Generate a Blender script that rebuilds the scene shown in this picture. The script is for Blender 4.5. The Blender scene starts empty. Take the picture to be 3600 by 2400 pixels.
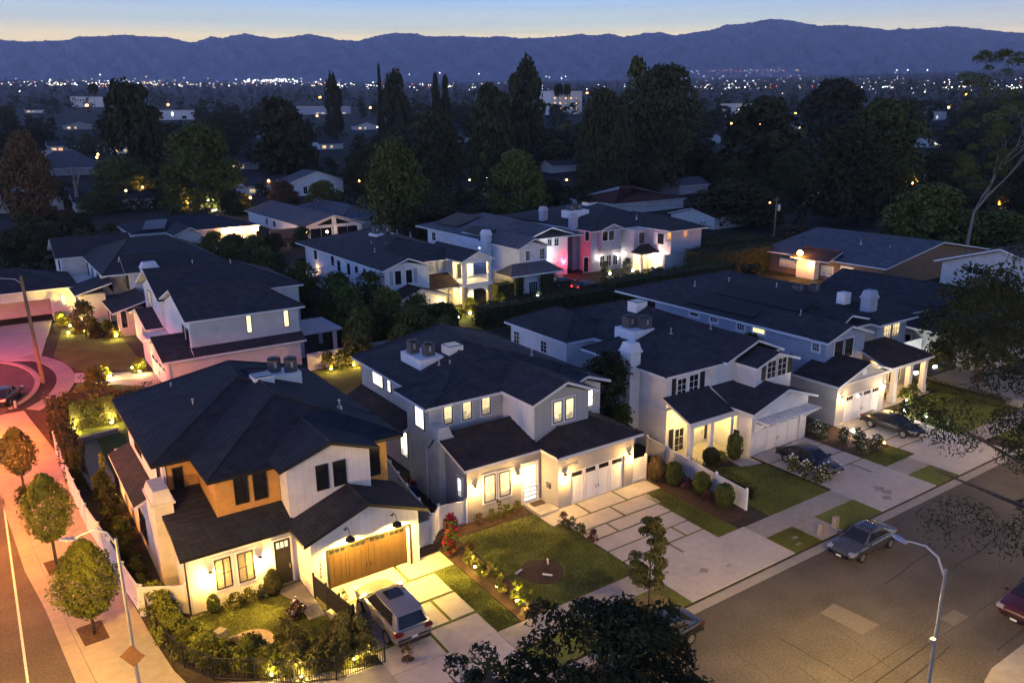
import bpy, math, random
import numpy as np
from mathutils import Vector, Matrix
random.seed(7); rng=np.random.default_rng(7)
C=bpy.context.scene.collection; SC=bpy.context.scene
R=math.radians
# ---------------------------------------------------------------- camera (solved from the vanishing points of the street)
FPX=2789.6; PIT=R(15.52); ROLL=R(0.57); AZ=R(55.9); H=25.0
_c,_s=math.cos(PIT),math.sin(PIT)
fw=Vector((0,_c,-_s)); rt=Vector((1,0,0)); dn=Vector((0,-_s,-_c))
_cr,_sr=math.cos(ROLL),math.sin(ROLL)
rt,dn=rt*_cr+dn*_sr, rt*-_sr+dn*_cr
MM=Matrix(((math.sin(AZ),math.cos(AZ),0),(-math.cos(AZ),math.sin(AZ),0),(0,0,1)))
fw,rt,dn=MM@fw,MM@rt,MM@dn
cam=bpy.data.cameras.new('camera'); co=bpy.data.objects.new('camera',cam); C.objects.link(co)
co.matrix_world=Matrix.Translation((0,0,H))@Matrix((rt,-dn,-fw)).transposed().to_4x4()
cam.sensor_width=36; cam.lens=FPX/3600*36; cam.clip_end=40000; cam.clip_start=.5
SC.camera=co
# measured points: zoomed views of the photograph -> rays -> points on real planes
VW={'1':(0,1200,2.61333),'2':(900,1200,2.61333),'3':(1800,1200,2.61333),'4':(2700,1200,2.61333),'5':(0,1800,2.61333),'6':(900,1800,2.61333),
'7':(1800,1800,2.61333),'8':(2700,1800,2.61333),'a':(360,1220,1.56833),'b':(1160,1100,1.96),'c':(1760,950,1.96),'d':(2260,850,1.96),'e':(0,780,1.96),
'f':(700,560,1.96),'h':(1450,620,2.24),'i':(2500,500,2.13818),'j':(0,400,1.96),'F':(0,0,.653333),'A':(0,0,2.61333),'B':(900,0,2.61333),'D':(1800,0,2.61333),'E':(2700,0,2.61333)}
def ray(v,x,y):
    o=VW[v]; px,py=o[0]+x/o[2],o[1]+y/o[2]
    return fw*FPX+rt*(px-1800)+dn*(py-1200)
def G(v,x,y,z=0.0):
    d=ray(v,x,y); t=(z-H)/d.z; return Vector((d.x*t,d.y*t,z))
def onY(v,x,y,Y):
    d=ray(v,x,y); t=Y/d.y; return d.x*t,H+d.z*t
def onX(v,x,y,X):
    d=ray(v,x,y); t=X/d.x; return d.y*t,H+d.z*t
# ---------------------------------------------------------------- materials
def newmat(name):
    m=bpy.data.materials.new(name); m.use_nodes=True; n=m.node_tree.nodes; l=m.node_tree.links
    return m,n,l,n['Principled BSDF']
def ramp(n,pts):
    r=n.new('ShaderNodeValToRGB'); e=r.color_ramp.elements
    while len(e)<len(pts): e.new(.5)
    for a,(p,c) in zip(e,pts): a.position=p; a.color=(*c,1) if len(c)==3 else c
    return r
def mat(name,col,rough=.7,var=.25,scale=3.,bump=0.,bscale=30.,pattern=None,metal=0.,spec=.3,objrand=0.,big=0.):
    m,n,l,b=newmat(name)
    b.inputs['Roughness'].default_value=rough; b.inputs['Metallic'].default_value=metal; b.inputs['Specular IOR Level'].default_value=spec
    g=n.new('ShaderNodeNewGeometry'); P=g.outputs['Position']
    nz=n.new('ShaderNodeTexNoise'); nz.inputs['Scale'].default_value=scale; nz.inputs['Detail'].default_value=5; l.new(P,nz.inputs['Vector'])
    r=ramp(n,[(.3,[c*(1-var) for c in col]),(.7,[min(1,c*(1+var)) for c in col])]); l.new(nz.outputs['Fac'],r.inputs[0])
    out=r.outputs[0]
    def mul(fac_sock,lo,hi):
        nonlocal out
        mr=n.new('ShaderNodeMapRange'); mr.inputs[3].default_value=lo; mr.inputs[4].default_value=hi; l.new(fac_sock,mr.inputs[0])
        mx=n.new('ShaderNodeMix'); mx.data_type='RGBA'; mx.blend_type='MULTIPLY'; mx.inputs[0].default_value=1
        l.new(out,mx.inputs[6]); l.new(mr.outputs[0],mx.inputs[7]); out=mx.outputs[2]
    if big:
        n2=n.new('ShaderNodeTexNoise'); n2.inputs['Scale'].default_value=.35; n2.inputs['Detail'].default_value=3; l.new(P,n2.inputs['Vector'])
        mr=n.new('ShaderNodeMapRange'); mr.inputs[1].default_value=.3; mr.inputs[2].default_value=.7; mr.inputs[3].default_value=1-big; mr.inputs[4].default_value=1+big; l.new(n2.outputs['Fac'],mr.inputs[0])
        mx=n.new('ShaderNodeMix'); mx.data_type='RGBA'; mx.blend_type='MULTIPLY'; mx.inputs[0].default_value=1
        l.new(out,mx.inputs[6]); l.new(mr.outputs[0],mx.inputs[7]); out=mx.outputs[2]
    hs=None
    if pattern:
        kind,per,lo=pattern
        sx=n.new('ShaderNodeSeparateXYZ'); l.new(P,sx.inputs[0])
        a=n.new('ShaderNodeMath'); a.operation='ADD'
        if kind=='z': l.new(sx.outputs[2],a.inputs[0]); a.inputs[1].default_value=.03
        else: l.new(sx.outputs[0],a.inputs[0]); l.new(sx.outputs[1],a.inputs[1])
        d=n.new('ShaderNodeMath'); d.operation='DIVIDE'; d.inputs[1].default_value=per; l.new(a.outputs[0],d.inputs[0])
        fr=n.new('ShaderNodeMath'); fr.operation='FRACT'; l.new(d.outputs[0],fr.inputs[0])
        if kind=='z': rr=ramp(n,[(0.,(lo,)*3),(.16,(1,)*3),(1.,(.93,)*3)])
        else: rr=ramp(n,[(0.,(1,)*3),(.10,(1,)*3),(.13,(lo,)*3),(.2,(.96,)*3)])
        l.new(fr.outputs[0],rr.inputs[0]); mul(rr.outputs[0],0,1); hs=fr.outputs[0] if kind=='z' else rr.outputs[0]
        bp=n.new('ShaderNodeBump'); bp.inputs['Strength'].default_value=.35; bp.inputs['Distance'].default_value=.03; l.new(hs,bp.inputs['Height']); l.new(bp.outputs[0],b.inputs['Normal'])
    if objrand:
        oi=n.new('ShaderNodeObjectInfo'); mul(oi.outputs['Random'],1-objrand,1+objrand)
    if bump and not pattern:
        nb=n.new('ShaderNodeTexNoise'); nb.inputs['Scale'].default_value=bscale; nb.inputs['Detail'].default_value=6; l.new(P,nb.inputs['Vector'])
        bp=n.new('ShaderNodeBump'); bp.inputs['Strength'].default_value=bump; bp.inputs['Distance'].default_value=.05; l.new(nb.outputs['Fac'],bp.inputs['Height']); l.new(bp.outputs[0],b.inputs['Normal'])
    l.new(out,b.inputs['Base Color'])
    return m
def shingle(name,col):
    m,n,l,b=newmat(name); b.inputs['Roughness'].default_value=.85; b.inputs['Specular IOR Level'].default_value=.2
    g=n.new('ShaderNodeNewGeometry'); sx=n.new('ShaderNodeSeparateXYZ'); l.new(g.outputs['Position'],sx.inputs[0])
    mz=n.new('ShaderNodeMath'); mz.operation='MULTIPLY'; mz.inputs[1].default_value=2.6; l.new(sx.outputs[2],mz.inputs[0])
    ad=n.new('ShaderNodeMath'); ad.operation='ADD'; l.new(sx.outputs[0],ad.inputs[0]); l.new(sx.outputs[1],ad.inputs[1])
    cb=n.new('ShaderNodeCombineXYZ'); l.new(ad.outputs[0],cb.inputs[0]); l.new(mz.outputs[0],cb.inputs[1])
    br=n.new('ShaderNodeTexBrick'); br.inputs['Scale'].default_value=1; br.inputs['Brick Width'].default_value=.34; br.inputs['Row Height'].default_value=.2; br.inputs['Mortar Size'].default_value=.03
    br.inputs['Color1'].default_value=(*[c*.8 for c in col],1); br.inputs['Color2'].default_value=(*[c*1.15 for c in col],1); br.inputs['Mortar'].default_value=(*[c*.6 for c in col],1)
    l.new(cb.outputs[0],br.inputs['Vector'])
    nz=n.new('ShaderNodeTexNoise'); nz.inputs['Scale'].default_value=1.1; nz.inputs['Detail'].default_value=6; l.new(g.outputs['Position'],nz.inputs['Vector'])
    mr=n.new('ShaderNodeMapRange'); mr.inputs[1].default_value=.3; mr.inputs[2].default_value=.7; mr.inputs[3].default_value=.75; mr.inputs[4].default_value=1.3; l.new(nz.outputs['Fac'],mr.inputs[0])
    mx=n.new('ShaderNodeMix'); mx.data_type='RGBA'; mx.blend_type='MULTIPLY'; mx.inputs[0].default_value=1
    l.new(br.outputs['Color'],mx.inputs[6]); l.new(mr.outputs[0],mx.inputs[7]); l.new(mx.outputs[2],b.inputs['Base Color'])
    bp=n.new('ShaderNodeBump'); bp.inputs['Strength'].default_value=.5; bp.inputs['Distance'].default_value=.03; l.new(br.outputs['Fac'],bp.inputs['Height']); bp.invert=True; l.new(bp.outputs[0],b.inputs['Normal'])
    return m
_em={}
def emit(col,s,curtain=False):
    k=(tuple(col),s,curtain)
    if k in _em: return _em[k]
    m,n,l,b=newmat('glow'); b.inputs['Base Color'].default_value=(.3,.3,.3,1); b.inputs['Roughness'].default_value=.25
    b.inputs['Emission Color'].default_value=(*col,1); b.inputs['Emission Strength'].default_value=s
    if curtain:   # a lit room painted into the pane's glow: brighter upward, noise for folds and furniture
        g=n.new('ShaderNodeNewGeometry'); nz=n.new('ShaderNodeTexNoise'); nz.inputs['Scale'].default_value=2.2; nz.inputs['Detail'].default_value=3; nz.inputs['Distortion'].default_value=.8
        l.new(g.outputs['Position'],nz.inputs['Vector']); tc=n.new('ShaderNodeTexCoord'); sx=n.new('ShaderNodeSeparateXYZ'); l.new(tc.outputs['Generated'],sx.inputs[0])
        ma=n.new('ShaderNodeMath'); ma.operation='MULTIPLY_ADD'; ma.inputs[1].default_value=.9; ma.inputs[2].default_value=-.45; l.new(nz.outputs['Fac'],ma.inputs[0])
        ad=n.new('ShaderNodeMath'); ad.operation='ADD'; l.new(sx.outputs[2],ad.inputs[0]); l.new(ma.outputs[0],ad.inputs[1])
        rr=ramp(n,[(.0,(.16,)*3),(.24,(.38,)*3),(.30,(.8,)*3),(.6,(.7,)*3),(.7,(1.,)*3),(1.,(.85,)*3)]); l.new(ad.outputs[0],rr.inputs[0])
        mu=n.new('ShaderNodeMath'); mu.operation='MULTIPLY'; mu.inputs[1].default_value=s*1.1; l.new(rr.outputs[0],mu.inputs[0]); l.new(mu.outputs[0],b.inputs['Emission Strength'])
    _em[k]=m; return m
W=(.78,.76,.74)
M=dict(
 white=mat('white_siding',(.72,.71,.70),.6,.10,1.1,pattern=('z',.19,.72)),
 white_bb=mat('white_board_and_batten',(.74,.72,.69),.6,.10,1.1,pattern=('v',.42,.7)),
 grey_bb=mat('grey_board_and_batten',(.42,.42,.41),.6,.05,4,pattern=('v',.55,.6)),
 grey=mat('grey_siding',(.40,.385,.37),.6,.10,1.1,pattern=('z',.2,.68)),
 stucco=mat('pale_stucco',(.55,.52,.47),.8,.13,1.3,bump=.15),
 cream=mat('cream_siding',(.66,.62,.56),.7,.10,1.1,pattern=('z',.2,.75)),
 pink=mat('mauve_siding',(.48,.43,.47),.7,.10,1.1,pattern=('z',.2,.7)),
 blue=mat('blue_grey_siding',(.36,.40,.48),.7,.10,1.1,pattern=('z',.2,.7)),
 tan=mat('stained_cedar_siding',(.55,.30,.09),.6,.12,3,pattern=('z',.16,.75)),
 trim=mat('white_trim',(.74,.73,.71),.5,.03),
 black=mat('black_trim',(.018,.018,.02),.45,.1),
 dtrim=mat('dark_bronze_trim',(.03,.026,.022),.45,.1),
 roof_black=shingle('black_shingles',(.028,.033,.043)),
 roof_dark=shingle('charcoal_shingles',(.052,.049,.052)),
 roof_brown=shingle('brown_shingles',(.06,.045,.038)),
 roof_grey=shingle('grey_shingles',(.13,.13,.14)),
 roof_red=shingle('red_shingles',(.12,.045,.03)),
 solar=mat('solar_cells',(.010,.011,.014),.5,.2,4,spec=.12,pattern=('v',1.0,.6)),
 metal=mat('galvanised_metal',(.45,.46,.48),.4,.1,5,metal=.6),
 acm=mat('grey_condenser_metal',(.09,.09,.095),.5,.2,8,pattern=('z',.07,.35)),
 concrete=mat('pale_concrete',(.30,.28,.25),.85,.1,2.5,bump=.1,big=.12),
 paver=mat('smooth_concrete_paver',(.42,.39,.36),.8,.08,2.5,big=.08),
 asphalt=mat('worn_asphalt',(.085,.078,.07),.9,.3,9,bump=.25,bscale=60,big=.22),
 patch=mat('pale_asphalt_patch',(.15,.135,.12),.9,.15,6),
 tar=mat('road_tar',(.02,.02,.02),.6,.2,4), stain=mat('oil_stained_concrete',(.255,.235,.21),.8,.25,5),
 paint=mat('white_road_paint',(.6,.6,.58),.7,.2,6),
 lawn=mat('lawn_grass',(.115,.135,.024),.95,.45,14,bump=.8,bscale=40,big=.3),
 soil=mat('dark_garden_soil',(.04,.034,.022),.95,.4,5,bump=.5,bscale=20,big=.3),
 ground=mat('dry_grass_and_earth',(.016,.018,.011),.95,.4,.6,big=.4),
 mulch=mat('bark_mulch',(.075,.045,.028),.95,.5,12,bump=.8,bscale=30),
 gravel=mat('pale_gravel',(.42,.33,.24),.9,.3,30,bump=.8,bscale=60),
 straw=mat('dry_mown_grass',(.16,.13,.05),.95,.3,10,bump=.5),
 stone=mat('cut_stone',(.27,.25,.22),.85,.2,8,bump=.3),
 bark=mat('grey_brown_bark',(.09,.07,.055),.9,.4,10,bump=.6),
 palebark=mat('pale_bark',(.19,.16,.135),.85,.3,6,bump=.4),
 wood=mat('weathered_wood',(.20,.13,.08),.8,.3,5,bump=.3),
 vinyl=mat('white_vinyl',(.72,.71,.69),.45,.03,2,pattern=('v',.3,.85)),
 glass=mat('dark_window_glass',(.012,.014,.018),.08,.1,1,spec=.6),
 tarp=mat('charcoal_fabric',(.03,.03,.033),.9,.2),
 curtain=mat('drawn_curtain_behind_glass',(.28,.26,.2),.3,.15,6,pattern=('v',.11,.7)),
 door_grey=mat('bronze_garage_door',(.058,.034,.016),.5,.06,2),
 rubber=mat('tyre_rubber',(.015,.015,.016),.8,.1),
 rim=mat('alloy_rim',(.4,.4,.42),.3,.1,metal=.8),
 blue_bin=mat('blue_plastic',(.02,.06,.25),.45,.1),
 mount=mat('hazed_chaparral_mountain',(.20,.20,.235),.95,.35,.004),  # chaparral colour paled towards blue, painting haze brightness into the surface
 city=mat('distant_walls',(.3,.29,.28),.8,.2,.05),
 plate=mat('licence_plate',(.6,.6,.58),.4,.05),
)
def leafmat(name,col,var=.5):
    m=mat(name,col,.75,var,1.6,objrand=.3,spec=.15); return m
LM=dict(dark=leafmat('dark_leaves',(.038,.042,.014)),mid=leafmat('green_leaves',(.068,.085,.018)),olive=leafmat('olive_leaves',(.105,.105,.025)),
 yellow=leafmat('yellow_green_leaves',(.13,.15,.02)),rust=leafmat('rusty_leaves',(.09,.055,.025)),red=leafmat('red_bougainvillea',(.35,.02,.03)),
 grey=leafmat('grey_green_leaves',(.10,.12,.06)),white=leafmat('white_rose_petals',(.75,.72,.70),.1),purple=leafmat('wine_leaves',(.06,.025,.03)))
# ---------------------------------------------------------------- mesh helpers
ORG={}
def org(o): return ORG.get(o.name,Vector((0,0,0))) if o else Vector((0,0,0))
class MB:
    def __init__(s): s.v=[]; s.f=[]; s.m=[]; s.cur=0
    def face(s,pts):
        i=len(s.v); s.v+= [tuple(p) for p in pts]; s.f.append(tuple(range(i,i+len(pts)))); s.m.append(s.cur); return s
    def box(s,x0,x1,y0,y1,z0,z1):
        if x0>x1:x0,x1=x1,x0
        if y0>y1:y0,y1=y1,y0
        i=len(s.v); s.v+=[(x0,y0,z0),(x1,y0,z0),(x1,y1,z0),(x0,y1,z0),(x0,y0,z1),(x1,y0,z1),(x1,y1,z1),(x0,y1,z1)]
        for f in((0,3,2,1),(4,5,6,7),(0,1,5,4),(1,2,6,5),(2,3,7,6),(3,0,4,7)): s.f.append(tuple(i+k for k in f)); s.m.append(s.cur)
        return s
    def prism(s,pts,z0,z1,cap=True):
        n=len(pts); a=sum(pts[k][0]*pts[(k+1)%n][1]-pts[(k+1)%n][0]*pts[k][1] for k in range(n))
        if a<0: pts=pts[::-1]
        i=len(s.v); s.v+=[(p[0],p[1],z0) for p in pts]+[(p[0],p[1],z1) for p in pts]
        for k in range(n): s.f.append((i+k,i+(k+1)%n,i+n+(k+1)%n,i+n+k)); s.m.append(s.cur)
        s.f.append(tuple(range(i+n,i+2*n))); s.m.append(s.cur)
        s.f.append(tuple(range(i+n-1,i-1,-1))); s.m.append(s.cur); return s
    def ext(s,poly,axis,a0,a1):
        """poly in the plane across AXIS ('x': (y,z), 'y': (x,z)), extruded from a0 to a1"""
        n=len(poly); mk=(lambda p,a:(a,p[0],p[1])) if axis=='x' else (lambda p,a:(p[0],a,p[1]))
        i=len(s.v); s.v+=[mk(p,a0) for p in poly]+[mk(p,a1) for p in poly]
        for k in range(n): s.f.append((i+k,i+(k+1)%n,i+n+(k+1)%n,i+n+k)); s.m.append(s.cur)
        s.f.append(tuple(range(i+n-1,i-1,-1))); s.m.append(s.cur); s.f.append(tuple(range(i+n,i+2*n))); s.m.append(s.cur); return s
    def tube(s,pts,rs,n=8,cap=True):
        pts=[Vector(p) for p in pts]
        if not hasattr(rs,'__len__'): rs=[rs]*len(pts)
        base=len(s.v)
        for k,p in enumerate(pts):
            d=(pts[min(k+1,len(pts)-1)]-pts[max(k-1,0)]).normalized()
            a=d.cross(Vector((0,0,1)) if abs(d.z)<.9 else Vector((1,0,0))).normalized(); b=d.cross(a)
            for q in range(n):
                t=2*math.pi*q/n; s.v.append(tuple(p+(a*math.cos(t)+b*math.sin(t))*rs[k]))
        for k in range(len(pts)-1):
            for q in range(n):
                i=base+k*n+q; j=base+k*n+(q+1)%n; s.f.append((i,j,j+n,i+n)); s.m.append(s.cur)
        if cap:
            s.f.append(tuple(base+q for q in range(n-1,-1,-1))); s.m.append(s.cur)
            e=base+(len(pts)-1)*n; s.f.append(tuple(e+q for q in range(n))); s.m.append(s.cur)
        return s
    def lathe(s,prof,n=16,c=(0,0,0)):
        base=len(s.v)
        for r_,z in prof:
            for q in range(n):
                t=2*math.pi*q/n; s.v.append((c[0]+r_*math.cos(t),c[1]+r_*math.sin(t),c[2]+z))
        for k in range(len(prof)-1):
            for q in range(n):
                i=base+k*n+q; j=base+k*n+(q+1)%n; s.f.append((i,j,j+n,i+n)); s.m.append(s.cur)
        s.f.append(tuple(base+q for q in range(n-1,-1,-1))); s.m.append(s.cur)
        e=base+(len(prof)-1)*n; s.f.append(tuple(e+q for q in range(n))); s.m.append(s.cur); return s
    def build(s,name,mats,parent=None,smooth=False,local=False):
        me=bpy.data.meshes.new(name); o_=Vector((0,0,0)) if local else org(parent)
        v=s.v if o_.length==0 else [(a-o_.x,b-o_.y,c-o_.z) for a,b,c in s.v]
        me.from_pydata(v,[],s.f)
        if not isinstance(mats,(list,tuple)): mats=[mats]
        for m in mats: me.materials.append(m)
        if len(mats)>1: me.polygons.foreach_set('material_index',s.m)
        if smooth: me.polygons.foreach_set('use_smooth',[True]*len(s.f))
        me.update()
        o=bpy.data.objects.new(name,me); C.objects.link(o)
        if parent: o.parent=parent; ORG[o.name]=org(parent)
        return o
def tag(o,label,cat,group=None,kind=None):
    if label: o['label']=label
    if cat: o['category']=cat
    if group: o['group']=group
    if kind: o['kind']=kind
    return o
def empty(name,loc,label,cat,group=None):
    o=bpy.data.objects.new(name,None); C.objects.link(o); o.location=loc; ORG[o.name]=Vector(loc); o.empty_display_size=.3
    return tag(o,label,cat,group)
def struct(o): o['kind']='structure'; return o
def kids(o): return [c for c in bpy.data.objects if c.parent==o]
def light(kind,loc,power,col,parent=None,size=.08,spot=None,aim=None,name='lamp_light',blend=.5):
    d=bpy.data.lights.new(name,kind); d.energy=power; d.color=col; d.shadow_soft_size=size
    o=bpy.data.objects.new(name,d); C.objects.link(o)
    o.location=Vector(loc)-org(parent)
    if kind=='SPOT':
        d.spot_size=R(spot); d.spot_blend=blend
        o.rotation_euler=Vector(aim).to_track_quat('-Z','Y').to_euler()
    if parent: o.parent=parent
    return o
# ---------------------------------------------------------------- houses
def wbox(mb,x0,x1,y0,y1,z0,z1,gab=None):
    mb.box(x0,x1,y0,y1,z0,z1) if not gab else (
     mb.ext([(x0,z0),(x1,z0),(x1,z1),(gab[1],gab[2]),(x0,z1)],'y',y0,y1) if gab[0]=='y' else
     mb.ext([(y0,z0),(y1,z0),(y1,z1),(gab[1],gab[2]),(y0,z1)],'x',x0,x1))
def wall(h,boxes,m,name='wall',split=False):
    mb=MB()
    for b in boxes:
        if split: mb=MB()
        wbox(mb,*b)
        if split: o=mb.build(name,M[m],h)
    return o if split else mb.build(name,M[m],h)
_k=[0]
def hip(x0,x1,y0,y1,z,ridge,zr):
    """four slopes from eaves at z up to a ridge (xa,ya,xb,yb) at zr; a ridge end on an eave line makes a gable there"""
    _k[0]+=1; z+=.002*(_k[0]%7)
    xa,ya,xb,yb=ridge; a=(xa,ya,zr); b=(xb,yb,zr); A,B,Cc,D=(x0,y0,z),(x1,y0,z),(x1,y1,z),(x0,y1,z); P=[]
    if abs(xb-xa)<abs(yb-ya):     # ridge along y, a in front
        if ya>y0+.01: P.append([A,B,a])
        if yb<y1-.01: P.append([Cc,D,b])
        P+= [[D,A,a,b],[B,Cc,b,a]]
    else:
        P.append([A,B,b,a]) if ya>y0+.01 else None
        if ya<y1-.01: P.append([Cc,D,a,b])
        if xa>x0+.01: P.append([D,A,a])
        if xb<x1-.01: P.append([B,Cc,b])
    return P
def roof(h,groups,rm,tm,t=.2,name='roof',split=False):
    if split:
        for g_ in groups: roof(h,[g_],rm,tm,t,name)
        return
    top=MB(); tr=MB()
    for polys in groups:
        cnt={}
        key=lambda p,q: tuple(sorted((tuple(round(c,3) for c in p),tuple(round(c,3) for c in q))))
        for p in polys:
            n=len(p)
            for k in range(n): cnt[key(p[k],p[(k+1)%n])]=cnt.get(key(p[k],p[(k+1)%n]),0)+1
        for p in polys:
            n=len(p); nn=Vector((0,0,0))
            pv=[Vector(q) for q in p]
            nn=(pv[1]-pv[0]).cross(pv[2]-pv[0])
            if nn.z<0: p=p[::-1]
            top.face(p)
            tr.face([(q[0],q[1],q[2]-t) for q in p[::-1]])
            for k in range(n):
                a,b=p[k],p[(k+1)%n]
                if cnt[key(a,b)]==2 and tuple(a)<tuple(b): top.tube([(a[0],a[1],a[2]+.005),(b[0],b[1],b[2]+.005)],.085,6)
                if cnt[key(a,b)]==1: tr.face([(a[0],a[1],a[2]-t),(b[0],b[1],b[2]-t),(b[0],b[1],b[2]-.012),(a[0],a[1],a[2]-.012)])
    ro=top.build(name,M[rm],h); tr.build('fascia',M[tm],ro); return ro
def T3(face,pl,u,d,z):
    return (u,pl-d,z) if face=='F' else ((pl-d,u,z) if face=='L' else (pl+d,u,z))
def fbox(mb,face,pl,u0,u1,z0,z1,d0,d1):
    a=T3(face,pl,u0,d0,z0); b=T3(face,pl,u1,d1,z1); mb.box(a[0],b[0],a[1],b[1],min(a[2],b[2]),max(a[2],b[2]))
def rect(face,pl,v,x0,y0,x1,y1):
    fn=onX if face in'LR' else onY
    u0,z1=fn(v,x0,y0,pl); u1,z0=fn(v,x1,y1,pl)
    return min(u0,u1),max(u0,u1),min(z0,z1),max(z0,z1)
def win(h,face,pl,rc,frame='black',pane='glass',mun=(1,1),trim=None,t=.06,tt=.13,name='window',lit=None,curt=True):
    if isinstance(rc[0],str): rc=rect(face,pl,*rc)
    u0,u1,z0,z1=rc; mb=MB()
    for a in((u0,u0+t,z0,z1),(u1-t,u1,z0,z1),(u0+t,u1-t,z0,z0+t),(u0+t,u1-t,z1-t,z1)): fbox(mb,face,pl,*a,0,.06)
    nx,nz=mun; iw=u1-u0-2*t; ih=z1-z0-2*t
    for k in range(1,nx): c=u0+t+iw*k/nx; fbox(mb,face,pl,c-.018,c+.018,z0+t,z1-t,.022,.045)
    for k in range(1,nz): c=z0+t+ih*k/nz; fbox(mb,face,pl,u0+t,u1-t,c-.018,c+.018,.022,.042)
    w=mb.build(name,M[frame],h)
    p=MB(); fbox(p,face,pl,u0+t,u1-t,z0+t,z1-t,.004,.02); p.build('pane',emit(lit[0],lit[1],curt) if lit else M[pane],w)
    if trim:
        q=MB()
        for a in((u0-tt,u0-.003,z0-tt,z1+tt),(u1+.003,u1+tt,z0-tt,z1+tt),(u0-.003,u1+.003,z0-tt,z0-.003),(u0-.003,u1+.003,z1+.003,z1+tt)): fbox(q,face,pl,*a,0,.035)
        q.build('casing',M[trim],w)
    return w
def shutter(h,face,pl,rc,m='black'):
    if isinstance(rc[0],str): rc=rect(face,pl,*rc)
    u0,u1,z0,z1=rc; mb=MB(); fbox(mb,face,pl,u0,u1,z0,z1,0,.03)
    for k in range(int((z1-z0)/.1)): fbox(mb,face,pl,u0+.06,u1-.06,z0+.06+k*.1,z0+.1+k*.1,.03,.045)
    return mb.build('shutter',M[m],h)
def garage_door(h,pl,rc,m='trim',panes=4,wm='glass',lit=None,split=3,bars=True,face='F'):
    if isinstance(rc[0],str): rc=rect(face,pl,*rc)
    u0,u1,z0,z1=rc; z0=.02; mb=MB(); fbox(mb,face,pl,u0,u1,z0,z1,0,.04)
    n=panes; w=(u1-u0)/n; hz=z1-z0
    for k in range(n):
        a=u0+k*w; b=a+w
        for (p,q,r_,s_) in ((a+.04,a+.14,z0+.04,z1-.04),(b-.14,b-.04,z0+.04,z1-.04),(a+.14,b-.14,z0+.04,z0+.16),(a+.14,b-.14,z1-.55,z1-.45),(a+.14,b-.14,z1-.1,z1-.04)): fbox(mb,face,pl,p,q,r_,s_,.04,.065)
        if bars:
            for c in(a+w/3,a+2*w/3): fbox(mb,face,pl,c-.03,c+.03,z0+.16,z1-.55,.04,.06)
    d=mb.build('garage_door',M[m],h)
    for k in range(n):
        a=u0+k*w+.14; b=u0+(k+1)*w-.14; ww=(b-a)/split
        for q in range(split):
            p=MB(); fbox(p,face,pl,a+q*ww+.025,a+(q+1)*ww-.025,z1-.43,z1-.12,.04,.05); p.build('pane',emit(*lit) if lit else M[wm],d)
    hd=MB()
    for s in(-.12,.12): fbox(hd,face,pl,(u0+u1)/2+s-.02,(u0+u1)/2+s+.02,z0+.75,z0+.97,.065,.09)
    hd.build('handle',M['black'],d); return d
def door(h,face,pl,rc,m='black',top=3,slats=0,lit=None):
    if isinstance(rc[0],str): rc=rect(face,pl,*rc)
    u0,u1,z0,z1=rc; mb=MB(); fbox(mb,face,pl,u0,u1,z0,z1,0,.05); d=mb.build('door',M[m],h)
    fr=MB()
    for a in((u0-.1,u0-.003,z0,z1+.1),(u1+.003,u1+.1,z0,z1+.1),(u0-.003,u1+.003,z1+.003,z1+.1)): fbox(fr,face,pl,*a,0,.09)
    fr.build('door_frame',M['trim'],d)
    for k in range(top):
        w=(u1-u0-.2)/top; p=MB(); fbox(p,face,pl,u0+.1+k*w+.03,u0+.1+(k+1)*w-.03,z1-.5,z1-.14,.05,.06); p.build('pane',emit(*lit) if lit else M['glass'],d)
    for k in range(slats):
        hh=(z1-z0-.3)/slats; p=MB(); fbox(p,face,pl,u0+.14,u1-.14,z0+.15+k*hh+hh*.22,z0+.15+(k+1)*hh-hh*.22,.05,.06); p.build('pane',emit(*lit),d)
    k=MB(); fbox(k,face,pl,u1-.14,u1-.1,z0+.9,z0+1.15,.05,.1); k.build('handle',M['metal'],d); return d
def sconce(h,face,pl,u,z,power,col,em=30,big=.16,vis=True,off=.22):
    mb=MB(); fbox(mb,face,pl,u-.07,u+.07,z-.2,z+.2,0,.03)
    fbox(mb,face,pl,u-.1,u+.1,z+.17,z+.22,.03,.24)
    for s in(-1,1):
        fbox(mb,face,pl,u+s*.09-.008,u+s*.09+.008,z-.18,z+.17,.2,.215)
    o=mb.build('wall_lamp',M['black'],h)
    c=T3(face,pl,u,.13,z-.02); b=MB(); b.lathe([(.02,-.12),(.07,-.09),(.075,.05),(.03,.12)],10,c); b.build('bulb',emit(col,em),o)
    light('POINT',T3(face,pl,u,off+.1,z-.05),power,col,h,.07)
    return o
def vent(h,x,y,z,s=1.,kind=0):
    mb=MB(); mb.lathe([(.2*s,-.3),(.17*s,.02),(.06*s,.04),(.055*s,.42*s),(.1*s,.43*s),(.1*s,.52*s),(.03*s,.56*s)],10,(x,y,z))
    return mb.build('roof_vent',M['metal'],h,smooth=False)
def skylight(h,x0,x1,y0,y1,z0,z1):
    mb=MB(); mb.box(x0,x1,y0,y1,z0,z1); o=mb.build('skylight',M['trim'],h)
    p=MB(); p.box(x0+.08,x1-.08,y0+.08,y1-.08,z1,z1+.05); p.build('pane',M['glass'],o); return o
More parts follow.
